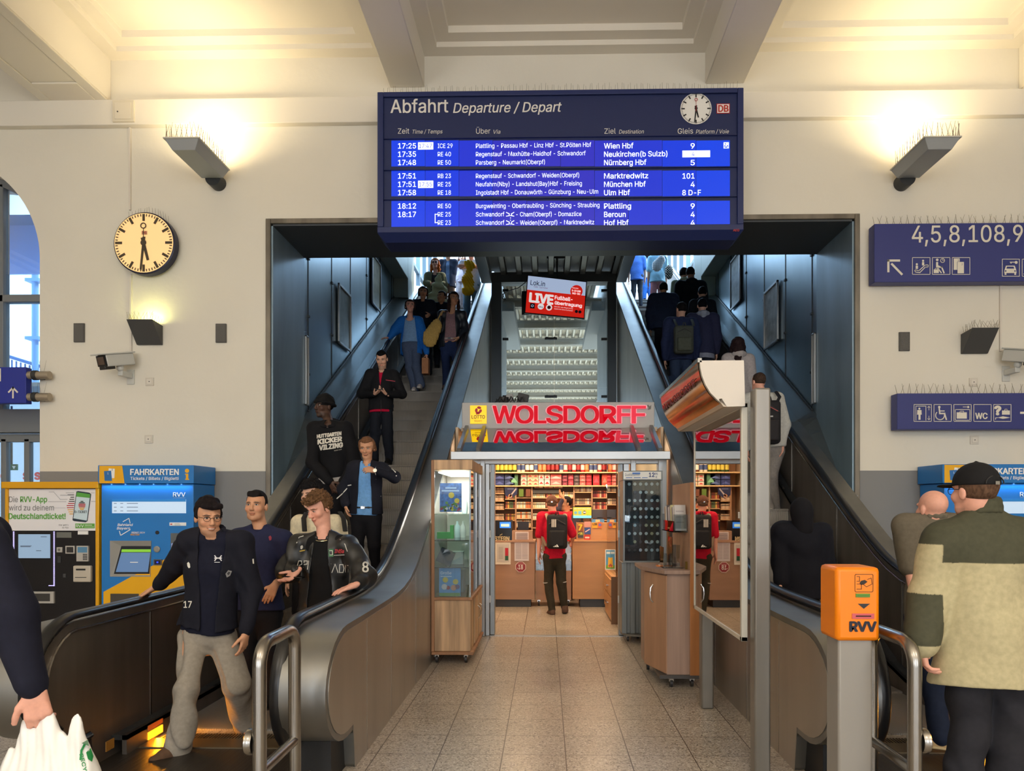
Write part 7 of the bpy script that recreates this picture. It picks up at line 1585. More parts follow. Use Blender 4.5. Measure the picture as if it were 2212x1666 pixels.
def make_top(c, g):
    """g: name, col, fit, sleeve (fraction of the arm), hem (height fraction), open (half width), collar"""
    s, j, f_, bk = c.s, c.j, c.f_, c.bk; ft = g.get('fit', .014); S = Solid(); fw = c.fw; U = c.U; hem = g.get('hem', .47)
    S.rc(j['shoL']*.90+j['shoR']*.10, j['shoR']*.90+j['shoL']*.10, .052*s+ft, .052*s+ft, .05, fw, .85)
    for sd in c.sides: S.rc(j['sho'+sd], c.nek+U*.004, .044*s+ft*.6, .046*s+ft*.4, .04)
    S.rc(c.wai, c.che, (.128*f_*s*bk+ft), (.153*f_*s*bk+ft), .06, fw, .70)
    hz = c.z0+hem*c.H; hemp = c.pel+(c.pel-c.wai)*((c.pel[2]-hz)/max(.02, c.wai[2]-c.pel[2])); rh = .160*s*bk+ft*g.get('flare', 1.1)
    S.rc(c.pel*.5+c.wai*.5, c.wai, .140*s*bk+ft, .128*f_*s*bk+ft, .05, fw, .72); S.rc(hemp, c.pel*.5+c.wai*.5, rh, .142*s*bk+ft, .05, fw, .74)
    up_ = unit(c.wai-c.pel); h0 = hemp
    S.p.append(('cut', lambda X, Y, Z: -((X-h0[0])*up_[0]+(Y-h0[1])*up_[1]+(Z-h0[2])*up_[2])))
    sl = g.get('sleeve', 1.0)
    for sd in c.sides:
        sh, el, wr = j['sho'+sd], j['elb'+sd], j['wri'+sd]; ra, rb, rw = .055*s*f_+ft, .042*s*f_+ft*g.get('sfit', 1.0), .030*s*f_+ft*g.get('cuff', .55)
        if sl <= 0: continue
        if sl < .95:
            t = sl*2; e2 = sh+(el-sh)*min(1, t); S.rc(sh, e2, ra, rb+.004, .03)
        else: S.rc(sh, el, ra, rb, .035); S.rc(el, el+(wr-el)*.93, rb, rw, .03); S.rc(el+(wr-el)*.93, el+(wr-el)*.985, rw*.96, rw*.9, .006)
    n1 = folds(g.get('seed', c.seed), g.get('fold', .0045), g.get('ffreq', 11)); S.noise = n1
    if g.get('quilt'):
        qz = g['quilt']; S.noise = lambda X, Y, Z: n1(X, Y, Z)-.007*np.abs(np.sin(Z*math.pi/qz))
    nk, hc = c.nek, c.hd(0, -.015, -.06); r0 = g.get('neck', .062)*s
    a_, b_ = V3(nk)+U*.028, V3(hc)+U*.08; fr_ = V3(nk)+fw*(.055*s)+U*.02
    def neckcut(X, Y, Z):
        d = b_-a_; px, py, pz = X-a_[0], Y-a_[1], Z-a_[2]; t = np.clip((px*d[0]+py*d[1]+pz*d[2])/float(d@d), 0, 1)
        return np.maximum(r0-np.sqrt((px-t*d[0])**2+(py-t*d[1])**2+(pz-t*d[2])**2), g.get('dip', .045)*s-np.sqrt((X-fr_[0])**2+(Y-fr_[1])**2+(Z-fr_[2])**2))
    if not g.get('hoodup'): S.cut(neckcut)
    if g.get('open'):
        w0, w1 = g['open']; off = g.get('open_off', 0); ce = c.che; top_ = c.nek
        def opencut(X, Y, Z):
            x, y, z = X-ce[0], Y-ce[1], Z-ce[2]; l = x*c.lat[0]+y*c.lat[1]+z*c.lat[2]; f = x*fw[0]+y*fw[1]+z*fw[2]; u = x*c.spn[0]+y*c.spn[1]+z*c.spn[2]
            t = np.clip((.16*s-u)/(.45*s), 0, 1); return np.minimum(w0+(w1-w0)*t-np.abs(l-off), f-.02)
        S.cut(opencut)
    cf = g.get('colfn'); base_c = g['col']
    colf = (lambda vs: cf(c, vs)) if cf else col_of(base_c)
    o, vs, fs = solid_part(c.T, g.get('name', 'shirt'), S, c.gv, g.get('mat') or CLOTHC, colf); c.bvh[g.get('name', 'shirt')] = (vs, fs, o)
    ck = g.get('collar')
    if ck:
        K = Solid(); rr = {'stand': .070, 'hood': .098, 'polo': .066, 'flat': .068, 'ring': .063, 'open': .085}[ck]*s; th = {'stand': .013, 'hood': .034, 'polo': .011, 'flat': .012, 'ring': .009, 'open': .012}[ck]*s
        rng = {'stand': 140, 'hood': 165, 'polo': 150, 'flat': 140, 'ring': 180, 'open': 125}[ck]; n = 11; P0 = []; P1 = []
        for i in range(n+1):
            t = R(-rng+2*rng*i/n); bk_ = -math.cos(t); dirv = c.lat*math.sin(t)-fw*math.cos(t); drop = -.022*s*(1+math.cos(t+math.pi))
            p = V3(nk)+U*((.022 if ck != 'hood' else .040)*s)+dirv*rr+U*drop; P0.append(p); P1.append(p+U*(.05*s if ck == 'stand' else .022*s)+dirv*(-.006 if ck == 'stand' else .004)*s)
        if ck == 'hood':
            K.chain(P0, [th*(.55+.6*max(0, math.cos(R(-rng+2*rng*i/n)))) for i in range(n+1)], .02); K.rc(V3(nk)-fw*.085*s+U*.02, V3(nk)-fw*.09*s-U*.10*s, .055*s, .02*s, .03, fw, .6)
        else:
            K.chain(P0, [th]*(n+1), .008)
            if ck != 'ring': K.chain(P1, [th*.9]*(n+1), .016); K.chain([(a+b)/2 for a, b in zip(P0, P1)], [th*.9]*(n+1), .016)
        solid_part(o, 'collar' if ck != 'hood' else 'hood', K, max(.006, c.gv*.8), g.get('mat') or CLOTHC, col_of(g.get('ccol', base_c)))
    if g.get('hem_band'):
        hb = MB(); 
    return o
def make_pants(c, g):
    s, j = c.s, c.j; ft = g.get('fit', .014); S = Solid(); r1, r2, r3 = .074*s+ft*.9, .056*s+ft*g.get('kfit', 1), .040*s+ft*g.get('afit', 1)
    S.rc(c.pel, c.wai*.6+c.pel*.4, .148*s*c.bk+ft*.4, .132*s*c.f_*c.bk+ft*.3, .05, c.fw, .72)
    for sd in c.sides:
        hp, kn, an = j['hip'+sd], j['kne'+sd], j['ank'+sd]; S.rc(hp, kn, r1, r2, .03); e = kn+(an-kn)*g.get('len', .97); S.rc(kn, e, r2, r3, .025)
        S.rc(e, e+unit(an-kn)*.012, r3*1.03, r3*1.03, .008)
    S.rc(j['hipL'], j['hipR'], .078*s+ft*.6, .078*s+ft*.6, .04); S.noise = folds(g.get('seed', c.seed+20), g.get('fold', .005), g.get('ffreq', 13))
    cf = g.get('colfn'); colf = (lambda vs: cf(c, vs)) if cf else col_of(g['col'])
    o, vs, fs = solid_part(c.T, g.get('name', 'trousers'), S, c.gv, g.get('mat') or CLOTHC, colf); c.bvh['trousers'] = (vs, fs, o)
    if g.get('belt'):
        K = Solid(); ctr = c.wai*.5+c.pel*.5; P = [ctr+c.lat*math.sin(t)*(.148*s*c.bk+ft*.3)+c.fw*math.cos(t)*(.148*s*c.bk*.74+ft*.3) for t in [R(-180+20*i) for i in range(19)]]; K.chain(P, [.014]*19, .004); b = solid_part(o, 'belt', K, .006, C(g['belt'], .4))[0]
        m = MB(); p = Vector(P[9]); m.box(p+Vector((-.024, -.02, -.016)), p+Vector((.024, -.008, .016)), CHROME); part(o, 'belt_buckle', m, bevel=.003)
def make_shoes(c, g):
    s, j = c.s, c.j
    for sd in c.sides:
        an = j['ank'+sd]; im = 'iL' if c.img['iL'] == sd else 'iR'; fd = R(c.feet.get(im, c.face)); ff = np.array((math.sin(fd), -math.cos(fd), 0), np.float32); pit = g.get('pitch', {}).get(im, 0); ff = ff*math.cos(R(pit))-c.U*math.sin(R(pit)); up = c.U*math.cos(R(pit))+np.array((math.sin(fd), -math.cos(fd), 0), np.float32)*math.sin(R(pit)); si = np.cross(ff, up)
        bt = an-up*.048*c.H; S = Solid(); hl = bt-ff*.035*s; to = bt+ff*.185*s
        S.rc(hl+up*.034*s, bt+ff*.05*s+up*.036*s, .038*s, .042*s, .02); S.rc(bt+ff*.05*s+up*.032*s, to-ff*.03+up*.022*s, .042*s, .036*s, .02, up, .8); S.rc(hl+up*.05*s, an+up*.012, .040*s, .045*s, .02); S.rc(an, bt+ff*.10*s+up*.045*s, .042*s, .034*s, .03)
        S.rc(hl+up*.010, to-ff*.03+up*.010, .042*s, .042*s, .008, up, .28)
        p0 = bt; S.cut(lambda X, Y, Z: -((X-p0[0])*up[0]+(Y-p0[1])*up[1]+(Z-p0[2])*up[2])-.0)
        cu, cs = lc(g.get('col', (30, 28, 28))), lc(g.get('sole', (60, 56, 54)))
        def cf(vs): u = (vs-p0)@up; return np.where((u < .020)[:, None], cs[None], cu[None])
        o = solid_part(c.T, 'shoe', S, max(.006, c.v), CLOTHC, cf)[0]
        if g.get('lace'):
            m = MB()
            for i in range(4): q_ = bt+ff*(.05+.022*i)*s+up*(.080-.009*i)*s; m.tube([Vector(q_-si*.024), Vector(q_+up*.004), Vector(q_+si*.024)], .0035, C(g['lace'], .6), 5)
            part(o, 'laces', m)
def decal(c, garment, build, name='print', m=None, lift=.004, label=None):
    """flat print laid onto a garment: build(mb) draws it on a plane before the figure, then it is laid onto the cloth surface"""
    vs, fs, o = c.bvh[garment]; key = 'tree_'+garment
    if key not in c.bvh: c.bvh[key] = BVHTree.FromPolygons([tuple(map(float, p)) for p in vs], [tuple(map(int, f)) for f in fs])
    t = c.bvh[key]; mb = MB(); build(mb); out = []
    for p in mb.v:
        d = (Vector(p)-CAM).normalized(); hit = t.ray_cast(CAM, d)
        out.append(tuple((hit[0] if hit[0] is not None else Vector(p))-d*lift))
    mb.v = out; return part(o, name, mb, m, label=label)
def glasses(c, col=(30, 26, 26), dark=False):
    q, hd = c.q, c.hd; m = MB()
    for sg in (-1, 1):
        P = [Vector(hd(sg*.033+.021*math.cos(t), .098-.006*abs(math.cos(t)), .004+.016*math.sin(t))) for t in [2*math.pi*i/18 for i in range(18)]]; m.tube(P, .0016*q, C(col, .3), 5, closed=True); m.tube([Vector(hd(sg*.054, .093, .010)), Vector(hd(sg*.074, .06, .012)), Vector(hd(sg*.082, -.012, .010))], .0018*q, C(col, .3), 5)
        if dark: m.poly(P, C((16, 14, 16), .1))
    m.tube([Vector(hd(-.012, .098, .008)), Vector(hd(0, .101, .012)), Vector(hd(.012, .098, .008))], .0016*q, C(col, .3), 5); part(c.T, 'glasses', m)

def cap(c, col, brim=True, beanie=False):
    q, hd, ax = c.q, c.hd, c.ax; S = Solid()
    if beanie:
        S.el(hd(0, -.016, .045), np.array((.090, .108, .098))*q, ax, .02); S.chain([hd(.088*math.sin(R(20*i)), -.014+.104*math.cos(R(20*i)), .052-.018*math.cos(R(20*i))*-1-.02) for i in range(19)], [.016*q]*19, .008)
        hc = hd(0, 0, .025); S.cut(lambda X, Y, Z: -((X-hc[0])*c.hU[0]+(Y-hc[1])*c.hU[1]+(Z-hc[2])*c.hU[2])-.02); S.noise = folds(3, .003, 40)
    else:
        S.el(hd(0, -.012, .040), np.array((.086, .106, .096))*q, ax, .02); hc = hd(0, 0, .030)
        S.p.append(('cut', lambda X, Y, Z: -((X-hc[0])*c.hU[0]+(Y-hc[1])*c.hU[1]+(Z-hc[2])*c.hU[2])))
        if brim: S.rc(hd(-.035, .10, .032), hd(.035, .10, .032), .05*q, .05*q, .01, c.hU, .14); S.rc(hd(-.02, .13, .026), hd(.02, .13, .026), .045*q, .045*q, .02, c.hU, .14)
        S.el(hd(0, -.012, .137), np.array((.008, .008, .006))*q, ax, .003)
    o = solid_part(c.T, 'cap' if not beanie else 'beanie', S, min(c.v, .007), CLOTHC, col_of(col))[0]
    if not beanie:
        m = MB(); m.tube([Vector(hd(.05*math.cos(R(i*15)), -.105-.004, .035+.035*math.sin(R(i*15)))) for i in range(13)], .003*q, C((20, 20, 20), .6), 5); m.box(Vector(hd(-.01, -.118, .03)), Vector(hd(.01, -.122, .045)), CHROME) if abs(c.hU[2]) > .9 else None; part(o, 'strap', m)
    return o
def backpack(label, px0, py0, px1, py1, Y, dep, col, pocket=None, straps=None, scol=None, mark=None, group=None):
    a, b = W(px0, py1, Y), W(px1, py0, Y); T = thing('backpack', label, 'backpack', ((a.x+b.x)/2, Y+dep, a.z), group); w = b.x-a.x; h = b.z-a.z; m = CLOTHB(col)
    o = part(T, 'main_compartment', MB().box((a.x, Y+.05, a.z), (b.x, Y+.05+dep, b.z)), m, bevel=min(w, dep)*.28)
    o.modifiers[0].segments = 4
    p = part(T, 'front_pocket', MB().box((a.x+w*.12, Y, a.z+h*.06), (b.x-w*.12, Y+.06, a.z+h*.55)), CLOTHB(pocket or col), bevel=.03); p.modifiers[0].segments = 4
    z = MB(); z.tube([Vector((a.x+w*.1, Y+.045, a.z+h*.72)), Vector(((a.x+b.x)/2, Y+.03, a.z+h*.86)), Vector((b.x-w*.1, Y+.045, a.z+h*.72))], .005, C((60, 58, 60), .5), 6); z.tube([Vector((a.x+w*.42, Y+.07, b.z-.01)), Vector((a.x+w*.46, Y+.07, b.z+.04)), Vector((a.x+w*.54, Y+.07, b.z+.04)), Vector((a.x+w*.58, Y+.07, b.z-.01))], .008, m, 6); part(T, 'zip_and_handle', z)
    if straps:
        for P in straps:
            s = MB(); s.tube([W(x, y, Y+.06+d) for x, y, d in P], (.022, .006), C(scol or col, .7), 8); part(T, 'shoulder_strap', s, smooth=True)
    if mark: k = MB(); mark(k, Y-.002); part(T, 'emblem', k)
    return T
def CLOTHB(c): return mat('bag_cloth_%02x%02x%02x' % tuple(c), c, .8, noise=(30, .18))
def at_step(n, f=.5): return Y0S+PITCH*(n+f), tread(n)
BLK = (22, 22, 26); NVY = (26, 28, 46)
# ---- man in glasses stepping off the escalator
def jacket_marks(c):
    glasses(c, (40, 30, 24))
    def b(mb):
        Wt = C((226, 224, 214), .6)
        mb.ptext('17', 397, 1313, 14, 4.1, Wt, 414, bold=.02)
        mb.ppoly([(404, 1217), (407, 1214), (410, 1218), (411, 1226), (408, 1228), (405, 1224)][::-1], 4.1, Wt); mb.ppoly([(545, 1208), (548, 1207), (549, 1218), (546, 1218)], 4.1, Wt)
        mb.ppoly([(487, 1240), (493, 1232), (501, 1234), (497, 1244), (490, 1248)], 4.1, C((150, 150, 150), .6)); mb.ppoly([(490, 1240), (494, 1235), (498, 1237), (494, 1243)], 4.09, C((60, 60, 64), .6))
    decal(c, 'jacket', b, 'emblem')
    def d(mb):
        Wt = C((226, 226, 230), .6); mb.pline([(464, 1201), (467, 1205), (467, 1207), (464, 1211)], 2.2, 4.1, Wt); mb.pline([(478, 1201), (475, 1205), (475, 1207), (478, 1211)], 2.2, 4.1, Wt); mb.pline([(464, 1206), (478, 1206)], 2.4, 4.1, Wt); mb.prect(463, 1215.6, 475, 1214.4, 4.1, Wt)
    decal(c, 'tshirt', d, 'emblem')
person('smiling man in glasses, black jacket and faded grey jeans stepping off the escalator', 4.68, (451, 1076), 0.0, face=10, v=.0055, gv=.007, hy=40, hp=8, smile=1, skin='tan', hair='mop', hcol=(30, 24, 26), stubble=.35, bulk=1.08, seed=3,
    J={'nek': (462, 1160, .02), 'pel': (448, 1368, .07), 'iLsho': (408, 1168, .0), 'iRsho': (521, 1172, .04), 'iLelb': (382, 1222, .10), 'iLwri': (341, 1266, .22), 'iRelb': (545, 1276, .08), 'iRwri': (531, 1366, -.02), 'iLhip': (420, 1376, .05), 'iRhip': (477, 1376, .10), 'iLkne': (402, 1490, -.12), 'iLank': (385, 1610, -.15), 'iRkne': (508, 1478, .05), 'iRank': (535, 1567, .32)},
    hands={'iL': dict(to=(306, 1286, .26), n=(.1, 0, -1), curl=.12, spread=.12), 'iR': dict(d=(-.12, -.1, -1), n=(-1, .2, 0), curl=.5)}, feet={'iL': -42, 'iR': 14},
    inner=dict(name='tshirt', col=(20, 22, 40), fit=.010, sleeve=.4, hem=.46, collar='ring'), upper=dict(name='jacket', col=(24, 25, 36), fit=.030, hem=.478, open_off=.022, open=(.085, .045), collar='stand', sfit=1.1, cuff=.5, fold=.007),
    pants=dict(name='jeans', col=(150, 142, 130), fit=.026, kfit=1.15, afit=1.35, fold=.011, ffreq=17), shoes=dict(col=(92, 68, 50), sole=(48, 40, 34), pitch={'iR': 38}, lace=(30, 28, 28)), extra=jacket_marks)
# ---- man in the navy t-shirt behind him
def polo(c): decal(c, 'tshirt', lambda mb: mb.ppoly([(580, 1160), (584, 1157), (587, 1161), (586, 1167), (582, 1168)], 4.8, C((140, 40, 60), .6)), 'emblem')
person('short haired man in a navy T-shirt behind the man in glasses', 5.62, (554, 1058), 0.0, face=6, v=.006, gv=.008, hy=2, hp=-3, skin='tan', hair='fade', hcol=(28, 24, 24), stubble=.12, bulk=1.1, seed=5,
    J={'nek': (562, 1140, .02), 'pel': (560, 1320, .05), 'iLsho': (513, 1163, 0), 'iRsho': (612, 1165, 0), 'iRelb': (627, 1232, .06), 'iRwri': (596, 1262, -.08), 'iLelb': (497, 1230, .02)},
    hands={'iR': dict(to=(581, 1292, -.10), n=(-.3, .9, -.1), curl=.3)}, inner=dict(name='tshirt', col=(36, 40, 70), fit=.014, sleeve=.46, hem=.45, collar='ring', fold=.006), pants=dict(name='jeans', col=(26, 26, 32), fit=.02), shoes=dict(col=(26, 26, 28)), extra=polo)
# ---- young man in the leather jacket looking at his phone
def racing(c):
    def b(mb):
        Y = 4.6; Wt = C((200, 198, 190), .5); G = C((60, 120, 76), .5)
        mb.pline([(641, 1227), (645, 1212), (651, 1212), (652, 1219), (646, 1222)], 1.6, Y, Wt); mb.pline([(655, 1226), (657, 1212), (664, 1212), (663, 1219), (657, 1220)], 1.6, Y, Wt); mb.pline([(667, 1212), (664, 1230)], 1.6, Y, Wt)
        mb.pline([(703, 1236), (703, 1218), (707, 1236), (709, 1218)], 1.5, Y, Wt); mb.pline([(709, 1219), (721, 1219)], 1.5, Y, Wt); mb.pline([(715, 1219), (713, 1237)], 1.5, Y, Wt); mb.pline([(717, 1237), (724, 1219), (730, 1237)], 1.5, Y, Wt); mb.pline([(734, 1220), (741, 1220), (743, 1228), (741, 1237), (733, 1237), (734, 1220)], 1.5, Y, Wt); mb.pline([(746, 1222), (752, 1222), (752, 1236), (746, 1236), (746, 1222)], 1.5, Y, Wt)
        mb.prect(710, 1203, 720, 1186, Y, G); mb.pline([(712, 1190), (718, 1190), (718, 1199), (713, 1199)], 1.2, Y-.01, C((220, 226, 210), .5)); mb.ptext('IMSa', 723, 1195, 8, Y, C((190, 70, 80), .5), 743, bold=.03, shear=.2); mb.pline([(722, 1200), (743, 1199)], 2, Y, C((150, 150, 150), .5))
        mb.ppoly([(649, 1180), (653, 1178), (655, 1182), (652, 1187), (649, 1186)][::-1], Y, Wt); mb.pline([(648, 1191), (658, 1189)], 2, Y, C((200, 170, 70), .5))
        mb.ptext('8', 783, 1236, 22, Y, Wt, 796, bold=.02)
        mb.pline([(641, 1173), (646, 1161), (655, 1158)], 1.6, Y, Wt); mb.pline([(735, 1166), (745, 1176), (750, 1191)], 1.6, Y, Wt)
    decal(c, 'jacket', b, 'emblem'); S = Solid(); n = 12
    P = [V3(c.nek)+c.U*(.03*c.s)+c.lat*math.sin(R(-110+220*i/n))*.075*c.s+c.fw*math.cos(R(-110+220*i/n))*.085*c.s-c.U*.045*c.s*(1+math.cos(R(-110+220*i/n)))*.6 for i in range(n+1)]; m = MB(); m.tube([Vector(p) for p in P], .0035, C((200, 190, 150), .3, metal=.9), 6); part(c.T, 'necklace', m)
person('curly haired young man in a black leather racing jacket looking at his phone', 5.5, (684, 1063), 0.0, face=-8, v=.0055, gv=.007, hy=-32, hp=24, skin='pink', hair='curly', hcol=(104, 76, 52), bulk=1.08, seed=8,
    J={'nek': (699, 1160, .03), 'pel': (700, 1330, .08), 'iLsho': (650, 1178, 0), 'iRsho': (751, 1178, .02), 'iLelb': (620, 1232, -.05), 'iLwri': (640, 1234, -.22), 'iRelb': (788, 1244, -.12), 'iRwri': (766, 1264, -.34)},
    hands={'iL': dict(to=(622, 1250, -.27), n=(.1, -.3, 1), curl=.5, spread=.05), 'iR': dict(to=(735, 1275, -.38), n=(0, .1, -1), curl=.18, spread=.12)},
    inner=dict(name='tshirt', col=(16, 16, 18), fit=.010, sleeve=.4, hem=.44, collar='ring'), upper=dict(name='jacket', col=(34, 35, 36), mat=LEATHC, fit=.036, hem=.46, open=(.052, .10), collar='flat', sfit=1.15, cuff=.55, fold=.010, ffreq=14), pants=dict(name='jeans', col=(30, 30, 36), fit=.022), shoes=dict(col=(30, 30, 30)), extra=racing)
def phone():
    a = W(634, 1246, 5.25); m = MB(); m.box(a+Vector((-.078, -.035, -.005)), a+Vector((.075, .04, .004)), C((16, 14, 18), .2), Matrix.Rotation(R(5), 3, 'Y')); solo('smartphone', m, None, 'black smartphone in the hand of the leather jacket man', 'phone', bevel=.003)
phone()
# ---- the rest of the people riding down
def esc(label, n, top, f=.5, **k):
    Y, z = at_step(n, f); return person(label, Y, top, z, **k)
esc('person with puffy black hair and cream shirt, behind the man in the leather jacket', -8, (672, 1040), v=.007, gv=.009, hy=-24, hp=4, hair='afro', hcol=(24, 22, 24), bulk=1.05, seed=11, J={'nek': (690, 1124, 0)},
    inner=dict(name='shirt', col=(226, 214, 184), fit=.022, hem=.45, collar='polo', fold=.007), pants=dict(col=(30, 30, 36)), shoes={})
backpack('black backpack whose straps cross the cream shirt', 640, 1150, 740, 1290, 6.80, .12, (26, 26, 28), None, [[(658, 1148, -.46), (656, 1120, -.38), (662, 1108, -.2)], [(746, 1148, -.46), (742, 1120, -.38), (734, 1106, -.2)]])
def kicker(c):
    def b(mb):
        Y, Wt = 8.2, C((222, 216, 204), .6)
        def row(t, x0, x1, y0, y1, cap): o, e = W(x0, y0, Y), W(x1, y1, Y); mb.text(t, o, e-o, (0, 0, 1), cap*Y/F, Wt, (e-o).length, bold=.06)
        row('HUTTGARTEN', 685, 737, 947, 940, 7.5); row('KICKER', 687, 738, 960, 953, 10); row('VILZING', 690, 740, 973, 966, 10); o, e = W(722, 975, Y), W(738, 972, Y); mb.text('KICKER-CAMP', o, e-o, (0, 0, 1), .012, Wt, (e-o).length)
    decal(c, 'hoodie', b, 'chest_lettering', lift=.006); o = cap(c, (20, 20, 22), beanie=True); m = MB(); m.prect(690, 876, 693, 873, Y0S-1.2, WHITE)
esc('man in a black beanie and black hoodie with white block lettering', -3, (700, 854), f=.1, v=.007, gv=.009, head_scale=1.1, hy=-38, skin='dark', hair='buzz', hcol=(16, 14, 14), stubble=.4, seed=13, J={'nek': (712, 920, -.12), 'pel': (720, 1046, -.02), 'iLelb': (676, 1000, -.22), 'iLwri': (712, 1040, -.28), 'iRelb': (766, 1002, -.06), 'iRwri': (740, 1040, -.22)}, hands={'iL': dict(d=(.5, -.3, -.8), n=(.4, .6, 0)), 'iR': dict(d=(-.5, -.3, -.8), n=(-.4, .6, 0))},
    inner=dict(name='tshirt', col=(216, 208, 200), fit=.012, hem=.415, collar='ring'), upper=dict(name='hoodie', col=(20, 20, 24), fit=.03, hem=.455, collar='hood', fold=.007), pants=dict(col=(24, 24, 28), fit=.02), shoes=dict(col=(30, 30, 32)), extra=kicker)
def rail_staff(c):
    def b(mb):
        Y = 7.5; Wt = C((226, 226, 220), .5); mb.pline([(797, 1070), (822, 1072)], 2, Y, Wt); mb.pline([(728, 1077), (738, 1068), (749, 1056)], 2, Y, Wt); mb.pline([(752, 1049), (758, 1048)], 2, Y, Wt); mb.pline([(846, 1013), (854, 1020), (856, 1028)], 2.4, Y, Wt); mb.pline([(796, 1042), (800, 1048), (812, 1036)], 1.6, Y, C((150, 150, 150), .5))
    decal(c, 'jacket', b, 'piping'); m = MB(); w = Vector(c.j['wriR' if c.img['iR'] == 'R' else 'wriL']); m.tube([w+Vector((.0, .034*math.cos(t), .034*math.sin(t))) for t in [R(30*i) for i in range(12)]], (.011, .004), C((190, 186, 176), .3, metal=.7), 6, closed=True); m.lathe([(.02, 0), (.02, .01)], w+Vector((0, -.034, .004)), (0, -1, .2), C((210, 206, 196), .3, metal=.6), 14); part(c.T, 'wristwatch', m)
esc('woman in a light blue polo and navy jacket checking her wristwatch', -5, (792, 942), f=.6, sex='f', v=.006, gv=.008, hp=16, hair='bun', hcol=(120, 84, 60), skin='tan', seed=14, bulk=1.12, J={'nek': (794, 1004, .02), 'pel': (790, 1112, .04), 'iLsho': (765, 1014, 0), 'iRsho': (827, 1014, 0), 'iLelb': (742, 1058, .03), 'iLwri': (746, 1090, -.10), 'iRelb': (852, 1030, -.10), 'iRwri': (812, 1018, -.30)}, hands={'iR': dict(to=(790, 1014, -.34), n=(-.2, .8, -.6), curl=.85), 'iL': dict(d=(.2, 0, -1), curl=.5)},
    inner=dict(name='polo_shirt', col=(112, 166, 226), fit=.012, hem=.47, collar='polo', fold=.004), upper=dict(name='jacket', col=(26, 28, 40), fit=.032, hem=.475, open=(.058, .080), collar='flat', cuff=.7, fold=.006), pants=dict(col=(24, 24, 30), fit=.018, belt=(20, 18, 18)), shoes=dict(col=(28, 28, 28)), extra=rail_staff)
def red_zip(c):
    def b(mb): R_ = C((190, 60, 80), .6); mb.pline([(834, 821), (853, 824)], 1.4, 9.9, R_); mb.pline([(823, 863), (823, 892)], 1.2, 9.9, C((50, 50, 56), .5))
    decal(c, 'jacket', b, 'piping')
esc('man in a black jacket over a crimson shirt looking down at his phone', 2, (824, 757), v=.007, gv=.009, hp=28, hair='short', hcol=(16, 16, 18), skin='light', stubble=.45, seed=15, J={'nek': (826, 805, .02), 'iLelb': (783, 850, .02), 'iLwri': (808, 852, -.25), 'iRelb': (868, 852, .02), 'iRwri': (836, 852, -.25)}, hands={'iL': dict(to=(822, 842, -.30), n=(.3, -.2, .9), curl=.5), 'iR': dict(to=(824, 843, -.28), n=(-.3, -.2, .9), curl=.5)},
    inner=dict(name='shirt', col=(190, 16, 60), fit=.016, hem=.455, collar='ring'), upper=dict(name='jacket', col=(24, 24, 28), fit=.032, hem=.475, open=(.030, -.03), collar='flat', cuff=.7, fold=.007), pants=dict(name='jeans', col=(26, 30, 40), fit=.020, fold=.006), shoes=dict(col=(24, 24, 26)), extra=red_zip)
m_ = MB(); p_ = W(822, 843, 9.85); m_.box(p_+Vector((-.07, -.04, 0)), p_+Vector((.07, .035, .009)), C((30, 28, 32), .2)); solo('smartphone', m_, None, 'phone held in both hands by the man in the crimson shirt', 'phone', bevel=.003)
esc('woman in a bright blue cardigan and blue jeans holding the handrail', 9, (886, 646), sex='f', v=.009, gv=.010, hy=14, hair='pony', hcol=(52, 38, 34), skin='pink', seed=16, J={'nek': (886, 690, .02), 'pel': (888, 745, 0), 'iLelb': (855, 712, 0), 'iLwri': (841, 729, -.05), 'iRelb': (915, 722, .02), 'iRwri': (922, 764, -.03), 'iLkne': (885, 792, -.05), 'iLank': (896, 838, -.05), 'iRkne': (900, 795, -.1), 'iRank': (908, 832, -.15)}, hands={'iL': dict(d=(-.8, -.4, -.1), n=(0, 0, -1)), 'iR': dict(d=(0, -.1, -1), curl=.7)},
    inner=dict(name='top', col=(130, 166, 206), fit=.010, sleeve=0, hem=.53, neck=.085, dip=.075), upper=dict(name='cardigan', col=(30, 106, 190), fit=.034, hem=.40, open=(.085, .14), sfit=1.3, cuff=.9, fold=.008, flare=1.6), pants=dict(name='jeans', col=(78, 90, 116), fit=.022, afit=2.0, kfit=1.3), shoes=dict(col=(200, 190, 186), sole=(210, 205, 200)))
def paper_bag():
    T = thing('paper_bag', 'brown paper carrier bag hanging from the hand of the woman in blue', 'bag', W(919, 808, 12.38)); a, b = W(912, 808, 12.35), W(926, 774, 12.35); part(T, 'bag_body', MB().box((a.x, 12.31, a.z), (b.x, 12.48, b.z)), mat('kraft_paper', (176, 120, 80), .8, noise=(12, .15))); m = MB(); m.tube([Vector((a.x+.02, 12.35, b.z)), Vector(((a.x+b.x)/2, 12.37, b.z+.06)), Vector((b.x-.02, 12.35, b.z))], .004, C((190, 150, 110), .7), 6); part(T, 'handle', m)
paper_bag()
